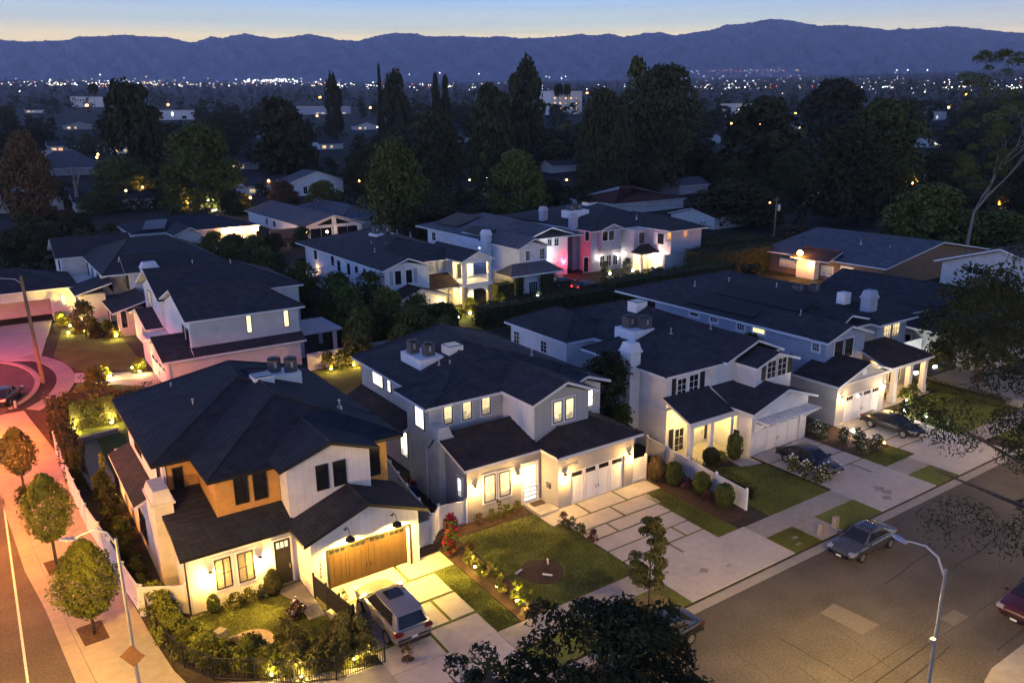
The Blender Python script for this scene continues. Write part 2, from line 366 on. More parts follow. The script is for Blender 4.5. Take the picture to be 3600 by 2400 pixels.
def chimney(h,x0,x1,y0,y1,z0,z1,m,cap=True):
    mb=MB(); mb.box(x0,x1,y0,y1,z0,z1-.75); o=mb.build('chimney',M[m],h)
    c=MB(); e=.12
    c.box(x0-e,x1+e,y0-e,y1+e,z1-.75,z1-.62)
    xm,ym=(x0+x1)/2,(y0+y1)/2; k=.72
    lo=[(x0-.06,y0-.06),(x1+.06,y0-.06),(x1+.06,y1+.06),(x0-.06,y1+.06)]; hi=[(xm+(p[0]-xm)*k,ym+(p[1]-ym)*k) for p in lo]
    for q in range(4):
        a,b=lo[q],lo[(q+1)%4]; d,f=hi[(q+1)%4],hi[q]; c.face([(*a,z1-.62),(*b,z1-.62),(*d,z1),(*f,z1)])
    c.face([(*p,z1) for p in hi]); cc=c.build('chimney_cap',M[m],o)
    return o
def curb_box(h,x0,x1,y0,y1,z0,z1):
    mb=MB(); mb.box(x0,x1,y0,y1,z0,z1); return mb.build('equipment_curb',M['trim'],h)
def ac_unit(x,y,z,label,round_=False,s=.42,hh=.95):
    o=empty('air_conditioner',(x,y,z),label,'air conditioner','air conditioners on the roofs')
    s*=.82; hh*=.8; mb=MB()
    if round_: mb.lathe([(s,0),(s,hh*.9),(s*.95,hh)],20,(x,y,z))
    else: mb.box(x-s,x+s,y-s,y+s,z,z+hh)
    mb.build('housing',M['acm'],o)
    t=MB(); t.lathe([(s*.98,0),(s*1.0,.04),(s*.85,.10)],20,(x,y,z+hh)); t.lathe([(s*.5,.1),(s*.3,.14)],14,(x,y,z+hh)); t.build('fan_grille',M['black'],o)
    q=MB(); q.box(x-.14,x+.02,y-s-.02,y-s,z+.35,z+.75); q.build('access_panel',M['metal'],o)
    return o
WARM=(1,.62,.28); YEL=(1,.60,.105); SOFT=(1,.72,.42); WHITE=(1,.93,.82); COOL=(.86,.93,1); ORANGE=(1,.38,.06); RED=(1,.03,.06)
LIT=((1,.86,.60),1.0); LITW=((1,.93,.80),1.9); LITY=((1,.74,.33),1.0)
# ---- house one: corner house, white and cedar
h=empty('farmhouse',(12.5,37.5,0),'white board and batten house with black roof and cedar upper front, on the street corner','house')
wall(h,[(6.4,12.25,39.8,45.5,0,3.6),(12.25,18.7,37.9,41.38,0,3.5),(12.25,13.22,37.5,37.9,0,2.62),(18.08,18.7,37.5,37.9,0,2.62),
 (12.25,18.7,37.5,37.9,2.62,3.45,('y',15.5,4.62)),(5.75,18.68,45.5,58,0,3.3),(6.9,18.68,46.2,57.6,3.3,6.7)],'white_bb')
wall(h,[(12.1,17.0,40.0,41.38,3.45,6.85,('y',14.6,7.68))],'white_bb','gable_wall')
wall(h,[(8.6,12.08,41.4,45.7,3.5,6.72),(17.02,18.72,41.4,45.7,3.5,6.72),(6.95,8.58,45.3,46.18,3.3,6.72)],'tan','cedar_wall',True)
mb=MB(); mb.box(6.72,6.88,45.2,57.4,3.5,6.6); mb.build('side_wall',M['white'],h)
roof(h,[hip(6.1,19.7,44.9,58.2,6.75,(12.9,51.2,13.4,55.2),9.0),hip(8.15,19.72,41.0,58,6.74,(13.9,46.9,13.9,53),8.9),
 hip(11.6,17.5,39.6,47,6.95,(14.6,39.6,14.6,47),7.95)],'roof_black','black')
roof(h,[hip(11.75,19.15,37.0,41.36,3.62,(15.5,37.0,15.5,41.36),5.02)],'roof_black','black',name='garage_roof')
roof(h,[hip(6.05,12.2,39.3,41.38,3.62,(6.05,41.38,12.2,41.38),4.4),hip(6.05,8.58,41.38,45.28,4.3,(6.05,45.28,8.58,45.28),4.9)],'roof_black','black',name='porch_roof')
roof(h,[[[(5.3,48,3.15),(5.3,57.6,3.15),(6.7,57.6,3.75),(6.7,48,3.75)]]],'roof_black','trim',name='lean_to_roof')
chimney(h,5.72,6.7,43.0,45.45,0,5.9,'stucco')
for r in(('a',718,722,810,850),('a',824,698,915,825)): win(h,'F',41.4,r,mun=(2,2))
for r in(('a',1172,655,1252,775),('a',1267,632,1348,750)): win(h,'F',40.0,r,mun=(1,2))
win(h,'F',41.4,(17.15,18.25,4.35,6.2),mun=(1,2))
w=win(h,'F',45.3,('a',380,668,455,780),mun=(2,2)); 
for r in(('a',612,1175,722,1310),('a',738,1140,845,1270)): win(h,'F',39.8,r,mun=(2,2),trim='trim',pane='curtain')
for k in(0,1): win(h,'L',5.75,(47.3+k*1.15,48.3+k*1.15,.9,2.6),mun=(1,2))
for k in(0,1.2): win(h,'L',6.72,(52.6+k,53.6+k,4.3,6.2),mun=(1,1))
win(h,'L',6.72,(46.0,47.0,3.9,6.4),mun=(1,2))
door(h,'F',39.8,('a',940,1070,1052,1282),'dtrim',top=3,lit=((1,.8,.5),.8))
garage_door(h,37.9,(13.24,18.06,0,2.6),'door_grey')
mb=MB()
for (a,b,c_,d_) in((13.1,13.22,0,2.74),(18.08,18.2,0,2.74),(13.22,18.08,2.62,2.74)): fbox(mb,'F',37.5,a,b,c_,d_,0,.03)
mb.build('garage_frame',M['dtrim'],h)
for u in(14.25,17.05):
    mb=MB(); z=3.62
    mb.lathe([(.09,0),(.09,.04)],10,(u,37.46,z)); mb.tube([(u,37.45,z),(u,37.3,z+.22),(u,37.05,z+.26),(u,36.86,z+.12),(u,36.84,z-.12)],.022,8)
    mb.lathe([(.05,.02),(.12,-.03),(.27,-.16),(.30,-.26)],16,(u,36.84,z-.1)); o=mb.build('gooseneck_lamp',M['black'],h)
    b=MB(); b.lathe([(.02,.1),(.08,.05),(.08,-.04),(.02,-.08)],10,(u,36.84,z-.27)); b.build('bulb',emit(YEL,40),o)
    light('SPOT',(u,36.84,z-.52),2100,YEL,h,.1,160,(0,.14,-1),blend=.35)
sconce(h,'F',39.8,7.55,2.05,400,(1,.56,.12)); sconce(h,'F',39.8,10.15,2.05,400,(1,.56,.12))
# house number lettering, set vertically beside the garage door
def text(h,s,loc,rot,size,m,name='house_number'):
    cu=bpy.data.curves.new(name,'FONT'); cu.body=s; cu.size=size; cu.extrude=.01; cu.align_x='CENTER'
    o=bpy.data.objects.new(name,cu); C.objects.link(o); dg=bpy.context.evaluated_depsgraph_get()
    me=bpy.data.meshes.new_from_object(o.evaluated_get(dg)); bpy.data.objects.remove(o)
    o=bpy.data.objects.new(name,me); C.objects.link(o); me.materials.clear(); me.materials.append(M[m]); o.location=Vector(loc)-org(h); o.rotation_euler=rot
    if h: o.parent=h
    return o
for k,chx in enumerate('13415'): text(h,chx,(12.72,37.485,2.15-k*.24),(R(90),0,0),.22,'dtrim')
vent(h,9.8,50.5,7.85,.9); vent(h,9.5,55.4,7.7,.8); vent(h,17.4,45.2,7.75,.9)
curb_box(h,15.2,17.2,51.3,52.9,7.4,8.55); skylight(h,13.6,14.9,49.9,51.1,8.2,9.05)
ac_unit(15.7,52.4,8.56,'round black condenser beside the skylight on the black corner roof, rear one',True,.55,1.1); ac_unit(16.65,51.8,8.56,'round black condenser on the black corner roof, nearer one',True,.55,1.1)
mb=MB(); mb.tube([(6.33,39.7,3.3),(6.33,39.72,.1)],.05,8); mb.build('downspout',M['dtrim'],h)
# ---- house two: grey and white, brightly lit inside
h=empty('modern_house',(29.5,38,0),'grey and white house with every window lit, between the corner house and the white fence','house')
wall(h,[(23.4,29.2,39.82,44.0,0,3.9),(29.2,30.3,37.9,38.1,0,2.55),(35.05,35.85,37.9,38.1,0,2.55)],'grey','wall',True)
wall(h,[(29.2,35.85,37.9,38.1,2.55,3.95),(29.22,35.83,38.1,44,0,3.95)],'grey','garage_wall')
wall(h,[(23.1,29.0,44.02,47.3,0,6.92),(24.0,35.6,47.3,57,0,6.9),(34.3,36.2,42,47.28,3.95,6.5,('y',34.9,6.95))],'stucco','main_wall')
wall(h,[(29.0,33.6,40.2,47.28,3.9,6.95,('y',31.4,7.72))],'grey_bb','bay_wall')
mb=MB(); mb.box(28.93,28.99,40.25,44.0,4.4,6.9)
for k in range(7): mb.box(28.89,28.93,40.3+k*.6,40.36+k*.6,4.4,6.9)
mb.build('board_and_batten_panel',M['trim'],h)
roof(h,[hip(23.45,36.4,43.5,57.6,6.98,(29.5,50.2,30.6,55.6),9.0),hip(22.56,33,43.48,48.1,6.97,(28.4,46.4,30.5,46.4),8.2),hip(28.5,34.25,39.75,49,7.02,(31.4,39.75,31.4,49),8.15),
 hip(32.5,36.9,41.6,50,6.72,(34.7,41.6,34.7,50),7.45)],'roof_dark','trim')
roof(h,[hip(22.95,29.0,39.3,44.0,4.05,(22.95,43.0,29.0,43.0),5.15)],'roof_brown','trim',name='porch_roof')
roof(h,[hip(28.8,36.3,37.4,42.6,4.07,(31.4,40.9,33.4,40.9),5.1)],'roof_brown','trim',name='garage_roof')
roof(h,[[[(22.3,47.3,3.95),(22.3,57,3.95),(23.98,57,4.75),(23.98,47.3,4.75)]]],'roof_brown','trim',name='side_roof')
chimney(h,22.95,23.95,42.6,43.95,0,5.7,'stucco')
for r in(('b',778,625,845,755),('b',908,590,977,725),('b',1040,560,1105,690)): win(h,'F',44.02,r,trim='trim',lit=((1,.76,.34),.95))
win(h,'L',23.1,('b',583,598,655,812),lit=((1,.9,.72),1.6),curt=False)
win(h,'L',24.0,('b',292,382,370,525),lit=((1,.9,.72),1.6),curt=False); win(h,'L',24.0,('b',393,433,425,555),mun=(1,2),lit=((1,.9,.72),1.6),curt=False)
for r in(('b',1537,612,1598,745),('b',1620,590,1680,722)): win(h,'F',40.2,r,trim='trim',lit=((1,.80,.40),1.0))
win(h,'F',42.0,(34.62,35.5,4.9,6.2),mun=(1,2),trim='trim',lit=((1,.95,.86),2.4),curt=False)
for r in(('b',1058,1125,1140,1285),('b',1165,1100,1243,1245)): win(h,'F',39.82,r,trim='trim',lit=((1,.76,.32),1.0))
win(h,'L',23.4,('b',878,1120,915,1280),trim='trim',lit=((1,.93,.8),1.6))
for k in(0,1.5): win(h,'L',24.0,(47.7+k,48.9+k,1.0,3.1),lit=((1,.92,.72),1.7))
door(h,'F',39.82,('b',1325,1045,1425,1283),'trim',top=0,slats=8,lit=((1,.93,.80),1.6))
garage_door(h,38.1,(30.32,35.03,0,2.5),'trim',split=1,bars=False)
sc=(1,.55,.14)
for (x,pl) in((24.0,39.82),(27.3,39.82),(29.75,37.9),(35.45,37.9)): sconce(h,'F',pl,x,2.35,310,sc,40)
mb=MB(); mb.box(29.12,29.195,38.7,39.1,1.35,1.7); mb.build('letterbox',M['acm'],h)
mb=MB(); mb.tube([(22.95,44.3,3.9),(22.97,44.35,.1)],.06,8); mb.build('downspout',M['trim'],h)
for k,chx in enumerate('13419'): text(h,chx,(30.05+.17*k,37.885,3.05),(R(90),0,0),.2,'dtrim')
curb_box(h,25.3,27.3,49.3,52.4,7.5,8.35); skylight(h,27.6,28.8,49.0,50.2,8.0,9.0)
ac_unit(25.9,51.5,8.35,'square dark condenser on the lit grey house roof, farther one',False,.45,1.1); ac_unit(26.5,50.2,8.35,'square dark condenser on the lit grey house roof, nearer one',False,.45,1.1)
for x,y,z in((26.5,48.6,8.0),(27.0,47.9,8.0),(33.6,47.0,7.9)): vent(h,x,y,z,.8)
# ---- house three: white with shutters
h=empty('shuttered_house',(47,37,0),'white house with dark shutters and a pergola over the garage, right of the white fence','house')
wall(h,[(41.4,46.4,40.3,52,0,3.7),(46.4,53.1,38.2,52,0,3.6),(46.4,47.15,36.3,38.2,0,2.5),(52.3,53.1,36.3,38.2,0,2.5),(46.4,53.1,36.3,38.2,2.5,3.7,('y',49.9,4.72))],'white')
wall(h,[(41.5,46.1,40.5,46.9,3.7,6.4),(46.1,53.0,40.2,46.9,3.7,6.3),(44.3,53.02,46.9,52.4,3.0,6.4),(41.2,53.0,52.4,61,0,6.4)],'white','upper_wall')
wall(h,[(48.8,53.25,38.2,40.2,3.6,6.3,('y',51.0,7.0))],'white','bay_wall')
roof(h,[hip(40.8,48.4,51.9,61.6,6.5,(44.5,55.6,44.5,58.4),8.0),hip(43.9,55,46,61.5,6.48,(49.6,50,49.6,54.5),8.6),hip(40.85,54,40.0,50,6.52,(47.2,46.4,49.8,46.4),8.4),hip(47.2,54.2,39.7,47,6.6,(50.9,39.7,50.9,47),7.9)],'roof_dark','trim')
roof(h,[hip(48.4,53.7,37.75,42,6.4,(51.0,37.75,51.0,42),7.25)],'roof_dark','trim',name='bay_roof')
roof(h,[hip(45.9,53.7,35.8,40.2,3.75,(49.9,35.8,49.9,40.2),5.0)],'roof_dark','trim',name='garage_roof')
roof(h,[hip(41.1,46.6,37.6,40.5,3.55,(41.1,40.5,46.6,40.5),4.75),hip(46,48.7,38.2,40.2,3.8,(46,40.2,48.7,40.2),4.8)],'roof_dark','trim',name='porch_roof')
for r in(('c',1216,750,1275,860),('c',1298,722,1358,840)): win(h,'F',40.5,r,'trim',mun=(2,3),trim='trim')
for r in(('c',1182,750,1212,872),('c',1370,702,1400,832)): shutter(h,'F',40.5,r)
win(h,'F',40.2,('c',1612,658,1668,765),'trim',mun=(2,3))
for r in(('c',1838,628,1890,735),('c',1910,605,1963,715)): win(h,'F',38.2,r,'trim',mun=(2,3),trim='trim')
for r in(('c',1803,640,1835,748),('c',1967,582,2000,700)): shutter(h,'F',38.2,r)
for r in(('c',92,412,132,512),('c',277,478,320,575)): win(h,'L',41.2,r,'trim',mun=(2,3))
for k in(0,1.5): win(h,'L',44.3,(48.2+k,49.2+k,4.5,6.0),'trim',mun=(2,3))
win(h,'F',40.3,('c',1197,1095,1255,1250),'trim',mun=(2,3),trim='trim'); shutter(h,'F',40.3,('c',1160,1100,1188,1268))
shutter(h,'F',40.3,(44.05,44.35,.4,2.6)); door(h,'F',40.3,(44.55,45.5,.1,2.5),'trim',top=0,slats=0); win(h,'F',40.3,(45.6,45.95,.4,2.5),'black')
for x in(41.5,43.7,45.9):
    mb=MB(); mb.box(x-.16,x+.16,37.75,38.05,.12,3.35); mb.box(x-.2,x+.2,37.71,38.09,.12,.4); mb.build('porch_post',M['trim'],h)
mb=MB(); mb.box(41.3,46.35,37.7,38.1,3.05,3.33); mb.build('porch_beam',M['trim'],h)
mb=MB(); mb.box(41.2,46.38,37.3,40.28,.0,.13); mb.build('porch_floor',M['paver'],h)
light('POINT',(44.9,39.2,2.95),300,(1,.66,.15),h,.1); light('POINT',(42.3,39.2,2.95),150,(1,.58,.15),h,.1)
for x in(44.9,42.3):
    mb=MB(); mb.lathe([(.12,.0),(.12,-.05),(.05,-.09)],12,(x,39.2,3.15)); mb.build('ceiling_lamp',emit((1,.8,.4),14),h)
mb=MB(); mb.box(46.3,46.39,37.4,37.9,1.5,1.85); mb.build('letterbox',M['dtrim'],h)
for k,chx in enumerate('13423'): text(h,chx,(45.9,37.7,2.6-k*.24),(R(90),0,0),.2,'dtrim')
garage_door(h,38.2-1.75,(47.17,52.28,0,2.45),'trim',split=2,bars=False)
mb=MB(); mb.box(46.6,53.2,35.3,35.42,2.75,2.95); mb.box(46.6,53.2,36.1,36.22,2.75,2.95)
for k in range(16): mb.box(46.7+k*.42,46.78+k*.42,35.0,36.28,2.95,3.06)
for x in(46.75,52.95): mb.ext([(36.28,1.9),(36.28,2.75),(35.4,2.75)],'x',x-.06,x+.06)
mb.build('pergola',M['trim'],h)
chimney(h,40.35,41.38,43.3,44.5,0,8.4,'white')
curb_box(h,43.7,46,46.6,49,7.0,8.15); skylight(h,48.4,49.7,51.4,52.6,7.9,9.1)
ac_unit(44.6,48.2,8.16,'large grey slatted condenser on the shuttered house roof, left one',False,.55,1.15); ac_unit(45.4,47.2,8.16,'large grey slatted condenser on the shuttered house roof, right one',False,.55,1.15)
for x,y,z in((47.8,57.2,7.4),(50.5,44.5,7.85),(51.6,43.2,7.4),(46.3,45.0,8.0)): vent(h,x,y,z,.85)
# ---- house four: blue grey with wide porch
h=empty('porch_house',(61,37,0),'blue grey sided house with lit porch columns and two garage lamps, beside the black car','house')
wall(h,[(57.2,64.25,38.0,58,0,3.55),(57.2,58.38,36.4,38,0,2.5),(63.5,64.25,36.4,38,0,2.5),(57.2,64.25,36.4,38,2.5,3.6,('y',60.8,4.85)),(64.25,72.5,39.2,58,0,3.5)],'grey')
wall(h,[(59.2,64.9,39.2,60,3.5,6.45,('y',62.1,7.2)),(64.9,68.2,41.6,60,3.5,6.4),(68.2,73.0,40.0,60,3.5,6.5)],'blue','upper_wall')
roof(h,[hip(58.7,78,40.5,66,6.55,(68.3,50,68.3,58.5),8.8),hip(58.72,65.5,38.7,48,6.5,(62.1,38.7,62.1,48),7.55),hip(63.5,69.5,40.9,48,6.6,(65.4,40.9,65.4,48),7.6),hip(67.7,74.2,39.5,48,6.53,(70,43,70,46),7.7)],'roof_dark','trim')
roof(h,[hip(56.6,64.9,35.9,40.5,3.75,(60.8,35.9,60.8,40.5),5.1)],'roof_brown','trim',name='garage_roof')
roof(h,[hip(64.5,71.9,36.3,40.0,3.72,(64.5,40,69.3,40),5.1)],'roof_brown','trim',name='porch_roof')
for r in(('d',1325,690,1378,800),('d',1390,672,1436,780)): win(h,'F',39.2,r,'dtrim',mun=(2,2),trim='trim')
win(h,'F',41.6,(66.6,67.1,4.6,6.1),'dtrim')
for r in(('d',1663,562,1708,662),('d',1717,547,1760,645)): win(h,'F',40.0,r,'dtrim',mun=(3,2),trim='trim',lit=((1,.70,.30),.95))
for r in(('d',465,512,515,560),('d',650,557,700,615),('d',1172,690,1215,760)): win(h,'L',59.2,r,'trim',mun=(3,2),trim='trim')
win(h,'L',59.2,('d',758,582,842,642),'trim',trim='trim',lit=((1,.86,.36),.95),curt=False)
win(h,'L',59.2,('d',325,478,385,520),'trim',trim='trim')
garage_door(h,36.45,(58.4,63.48,0,2.45),'trim',split=3,bars=False)
sconce(h,'F',36.4,57.8,2.35,190,(1,.55,.15),40); sconce(h,'F',36.4,63.9,2.35,190,(1,.55,.15),40)
for x in(66.6,69,71.5):
    mb=MB(); mb.box(x-.22,x+.22,36.75,37.2,.12,3.4); mb.box(x-.28,x+.28,36.69,37.26,.12,.8); mb.build('porch_column',M['trim'],h)
mb=MB(); mb.box(64.3,71.85,36.7,37.25,3.2,3.5); mb.build('porch_beam',M['trim'],h); mb=MB(); mb.box(64.27,72,36.4,39.18,0,.12); mb.build('porch_floor',M['paver'],h)
light('POINT',(67.8,38.2,3.1),300,(1,.58,.15),h,.1); light('POINT',(70.6,38.2,3.1),230,(1,.58,.15),h,.1)
for x in(67.8,70.6):
    mb=MB(); mb.lathe([(.13,0),(.13,-.05),(.05,-.1)],12,(x,38.2,3.25)); mb.build('ceiling_lamp',emit((1,.75,.4),18),h)
for k,chx in enumerate('13427'): text(h,chx,(69,36.74,2.7-k*.24),(R(90),0,0),.2,'dtrim')
door(h,'F',39.2,(67.5,68.5,.12,2.5),'dtrim'); win(h,'F',39.2,(65.2,66.7,.7,2.4),'trim',mun=(2,2)); win(h,'F',39.2,(69.5,71.5,.7,2.4),'trim',mun=(3,2))
mb=MB(); mb.lathe([(.28,-.04),(.28,0)],16,(0,0,0)); 
mb=MB(); mb.ext([(60.5,4.0),(60.8,3.9),(61.1,4.0),(61.1,4.35),(60.8,4.45),(60.5,4.35)],'y',36.36,36.4); mb.build('gable_vent',M['trim'],h)
mb=MB(); mb.box(57.1,64.35,36.3,36.4,3.5,3.62); mb.build('gable_trim',M['trim'],h)
chimney(h,69.0,70.2,41.5,42.5,7.0,9.2,'blue'); mb=MB(); mb.box(68.4,69.4,43.8,44.7,7.6,8.7); mb.build('equipment_screen',M['trim'],h)
ac_unit(67.4,48.4,8.2,'boxy condenser behind the blue grey house chimney, left of two',False,.5,.9); ac_unit(68.8,47.6,8.2,'boxy condenser behind the blue grey house chimney, right of two',False,.5,.9)
sl=lambda x: 6.6+(x-58.7)*.236
for (x0,x1,y0,y1) in((59.6,62.4,47.5,56),(62.6,65.6,44.5,55)):
    mb=MB(); mb.face([(x0,y0,sl(x0)+.1),(x1,y0,sl(x1)+.1),(x1,y1,sl(x1)+.1),(x0,y1,sl(x0)+.1)]); mb.face([(x0,y1,sl(x0)+.04),(x1,y1,sl(x1)+.04),(x1,y0,sl(x1)+.04),(x0,y0,sl(x0)+.04)])
    a=[(x0,y0),(x1,y0),(x1,y1),(x0,y1)]
    for k in range(4):
        p,q=a[k],a[(k+1)%4]; mb.face([(*p,sl(p[0])+.04),(*q,sl(q[0])+.04),(*q,sl(q[0])+.1),(*p,sl(p[0])+.1)])
    mb.build('solar_panel',M['solar'],h)
for x,y,z in((63.5,58.5,7.7),(66.0,56,8.2),(66.8,50.5,8.4),(62.0,44,7.5)): vent(h,x,y,z,.9)
# ---- house five: big pale side wall on the cul-de-sac
h=empty('cul_de_sac_house',(20,79,0),'pale two storey house with long blank side wall and two lit slit windows','house')
wall(h,[(13.5,26.6,78.85,92,0,3.1)],'cream','lower_wall')
wall(h,[(16.1,26.9,79.7,91,3.1,6.55),(16.1,31.0,91,103,0,6.5)],'cream')
wall(h,[(15.98,16.1,79.72,91.2,3.1,6.5,('x',85.4,8.35)),(15.99,16.1,93.3,102.6,3.1,6.55,('x',97.9,8.4))],'white_bb','gable_wall')
wall(h,[(13.4,13.5,78.87,87.5,0,2.95,('x',83.2,4.1))],'grey_bb','garage_wall')
wall(h,[(14.6,16,93.6,103.5,0,3.0,('x',98.5,4.2))],'white_bb','entry_wall')
roof(h,[hip(15.5,27.5,79.15,91.8,6.6,(15.5,85.4,24,85.4),8.75),hip(15.3,31.5,90.5,104,6.62,(15.3,97.6,25.5,97.6),9.1)],'roof_dark','trim')
roof(h,[hip(12.9,16.0,78.3,88.2,3.2,(12.9,83.2,16,83.2),4.6)],'roof_dark','trim',name='garage_roof')
roof(h,[[[(15.9,78.3,3.22),(27.1,78.3,3.22),(27.1,79.68,3.85),(15.9,79.68,3.85)]]],'roof_dark','trim',name='skirt_roof')
roof(h,[hip(14.1,16.0,93.2,104,3.1,(14.1,98.5,16,98.5),4.45)],'roof_dark','trim',name='entry_roof')
for r in(('e',1690,645,1740,760),('e',1948,610,1995,718)): win(h,'F',79.7,r,lit=((1,.80,.40),1.25),curt=False)
win(h,'L',15.98,(80.2,81.4,3.9,5.6),mun=(2,1)); win(h,'L',15.98,(82.0,82.8,4.2,5.6)); win(h,'L',15.99,(98.3,100.2,4.0,6.3),mun=(2,1),lit=((1,.75,.4),.35))
win(h,'L',14.6,(95.2,98.4,.6,2.4),'trim',mun=(4,1))
garage_door(h,13.4,(79.6,86.5,0,2.2),'trim',split=2,bars=False,face='L')
mb=MB(); mb.tube([(13.5,78.8,3.0),(13.5,78.8,.1)],.06,8); mb.build('downspout',M['trim'],h)
vent(h,21,98.5,8.95,1); vent(h,25,97,8.8,1)
# pergola behind it
h=empty('pergola',(30,86,0),'white slatted pergola behind the pale cul-de-sac house','pergola')
mb=MB()
for x in(28,31.8):
    for y in(82.5,87): mb.box(x-.18,x+.18,y-.18,y+.18,0,2.6)
mb.build('post',M['trim'],h); mb=MB()
for y in(82.3,87.2): mb.box(27.2,32.4,y-.1,y+.1,2.6,2.85)
for k in range(18): mb.box(27.2+k*.3,27.3+k*.3,81.6,87.9,2.85,3.0)
mb.build('rafter',M['trim'],h)
# ---- house six: far left, garage on the cul-de-sac head
h=empty('gabled_house',(10,119,0),'white many gabled house with open wide garage and yellow lit garden','house')
wall(h,[(-14,-10.5,119.4,130,0,4.2),(-10.5,7.25,119.4,119.6,3.05,4.2),(-10.5,7.25,124,130,0,4.15),(7.25,10.0,119.38,130,0,4.2),(10.0,13.0,113.5,130,0,4.0)],'cream')
wall(h,[(12.9,16.2,104.2,111.6,0,3.0)],'stucco','lower_wall')
wall(h,[(13.2,28,117,130,3,6.4),(16.4,28,112,117,3,6.4),(10.2,13.2,131.2,140.6,3,6.4)],'white_bb','upper_wall')
wall(h,[(16.0,16.4,112.2,117.4,3,6.4,('x',114.8,7.9)),(9.9,10.2,131,141,3,6.4,('x',136,8.2)),(14.8,16,105,111,0,3.3)],'white_bb','gable_wall',True)
roof(h,[hip(12.7,29,111.6,136,6.5,(18.5,126,23.4,126),9.2),hip(15.4,24,111.7,118,6.52,(15.4,114.8,24,114.8),8.4),hip(9.2,20,130.4,142,6.55,(9.2,136,20,136),8.8)],'roof_dark','trim')
roof(h,[hip(-15,10.6,118.6,131,4.35,(-8,124.8,4,124.8),6.6),hip(9.4,13.9,112.6,120,4.2,(13.9,112.6,13.9,120),5.4),hip(12.3,16.4,103.6,112.2,3.2,(16.4,103.6,16.4,112.2),4.4)],'roof_dark','trim',name='lower_roof')
win(h,'F',119.38,('e',412,500,460,580),lit=((1,.85,.55),1.1),trim='trim'); win(h,'L',10.0,(114.2,118,1.2,3.2),mun=(3,1))
win(h,'F',104.2,('e',828,615,882,725),trim='trim'); win(h,'L',12.9,(105,110,.6,2.6),mun=(3,1))
win(h,'L',16.0,(113.6,115.4,4.0,6.0),mun=(2,1)); win(h,'L',13.2,(118.5,121,4.2,6.0),mun=(2,1)); win(h,'L',13.2,(125,126,4.2,6.0)); win(h,'L',9.9,(133,135,4.3,6.2))
mb=MB()
for a in((7.1,7.25,0,3.15),(-10.6,7.1,3.0,3.15)): fbox(mb,'F',119.38,*a,0,.04)
mb.build('garage_frame',M['trim'],h)
chimney(h,17.2,19.2,109.9,111.4,3,7.9,'white')
# ---- house seven: balcony house on the street behind
h=empty('balcony_house',(52,92,0),'pale blue white house with a lit corner balcony over an arched lit porch','house')
wall(h,[(43.0,49.5,92.7,108,3,6.55,('y',46.2,7.35)),(43.9,57.9,108,124,0,6.5),(49.5,54.6,96.4,108,3,6.5),(54.6,57.9,95.2,108,0,6.5)],'white','upper_wall')
wall(h,[(43.0,49.3,92.72,108,0,3),(49.3,54.4,96.42,108,0,3),(43.2,50.0,89.4,92.7,0,2.9,('y',46.2,4.15))],'white')
roof(h,[hip(42.5,58.5,95.5,124.6,6.6,(50.3,104,53,116),9.0),hip(42.52,50.1,92.2,104,6.62,(46.3,92.2,46.3,104),7.95),hip(53.8,59.2,91.4,103,6.72,(56.5,91.4,56.5,103),7.95)],'roof_dark','trim')
roof(h,[hip(42.6,50.7,88.8,92.68,3.05,(46.2,88.8,46.2,92.68),4.45),hip(49.52,54.4,92.6,96.38,3.2,(49.52,96.38,54.4,96.38),4.6)],'roof_brown','trim',name='garage_roof')
for x in(54.55,58.5):
    mb=MB(); mb.box(x-.3,x+.3,91.7,92.3,0,3.1); mb.build('stone_pier',M['stone'],h)
    mb=MB(); mb.box(x-.22,x+.22,91.78,92.22,3.6,6.6); mb.build('balcony_post',M['trim'],h)
mb=MB(); arc=[(54.86,2.0)]+[(56.525-1.66*math.cos(t),2.0+.75*math.sin(t)) for t in np.linspace(0,math.pi,13)]+[(58.19,2.0)]
for k in range(1,len(arc)-1):
    (a,b),(c_,d_)=arc[k],arc[min(k+1,len(arc)-2)]
    if c_>a+.001: mb.ext([(a,b),(c_,d_),(c_,3.12),(a,3.12)],'y',91.8,92.2)
mb.build('arch',M['trim'],h)
mb=MB(); mb.box(54.2,58.85,91.6,95.2,3.12,3.6); mb.build('balcony_floor',M['trim'],h)
mb=MB(); mb.box(54.3,58.75,91.75,91.85,4.55,4.65); mb.box(54.3,58.75,91.75,91.85,3.72,3.8)
for k in range(26): mb.box(54.8+k*.14,54.85+k*.14,91.77,91.83,3.8,4.55)
mb.build('balustrade',M['trim'],h)
mb=MB(); mb.box(54.2,58.85,91.6,92.2,6.35,6.7); mb.ext([(54.2,6.7),(58.85,6.7),(56.5,7.75)],'y',91.7,92.0); mb.build('balcony_gable',M['white'],h)
for p,w_ in(((56.6,94.2,6.1),800),((56.5,94.3,2.7),900)):
    light('POINT',(p[0],p[1]-.1,p[2]-.38),w_,(1,.68,.20),h,.12); mb=MB(); mb.lathe([(.05,.1),(.16,0),(.14,-.12),(.04,-.18)],12,p); mb.build('hanging_lamp',emit((1,.8,.45),14),h)
win(h,'F',95.2,(55.2,56.0,3.7,5.9),'trim',mun=(1,1)); win(h,'F',95.2,(56.2,57.0,3.7,5.9),'trim'); door(h,'F',95.2,(55.6,56.6,.05,2.4),'trim',top=0)
for r in(('f',1348,772,1393,860),('f',1424,765,1468,848)): win(h,'F',92.7,r,'dtrim',mun=(2,2),trim='trim')
for r in(('f',1312,770,1338,872),('f',1478,750,1505,848)): shutter(h,'F',92.7,r,'grey_bb')
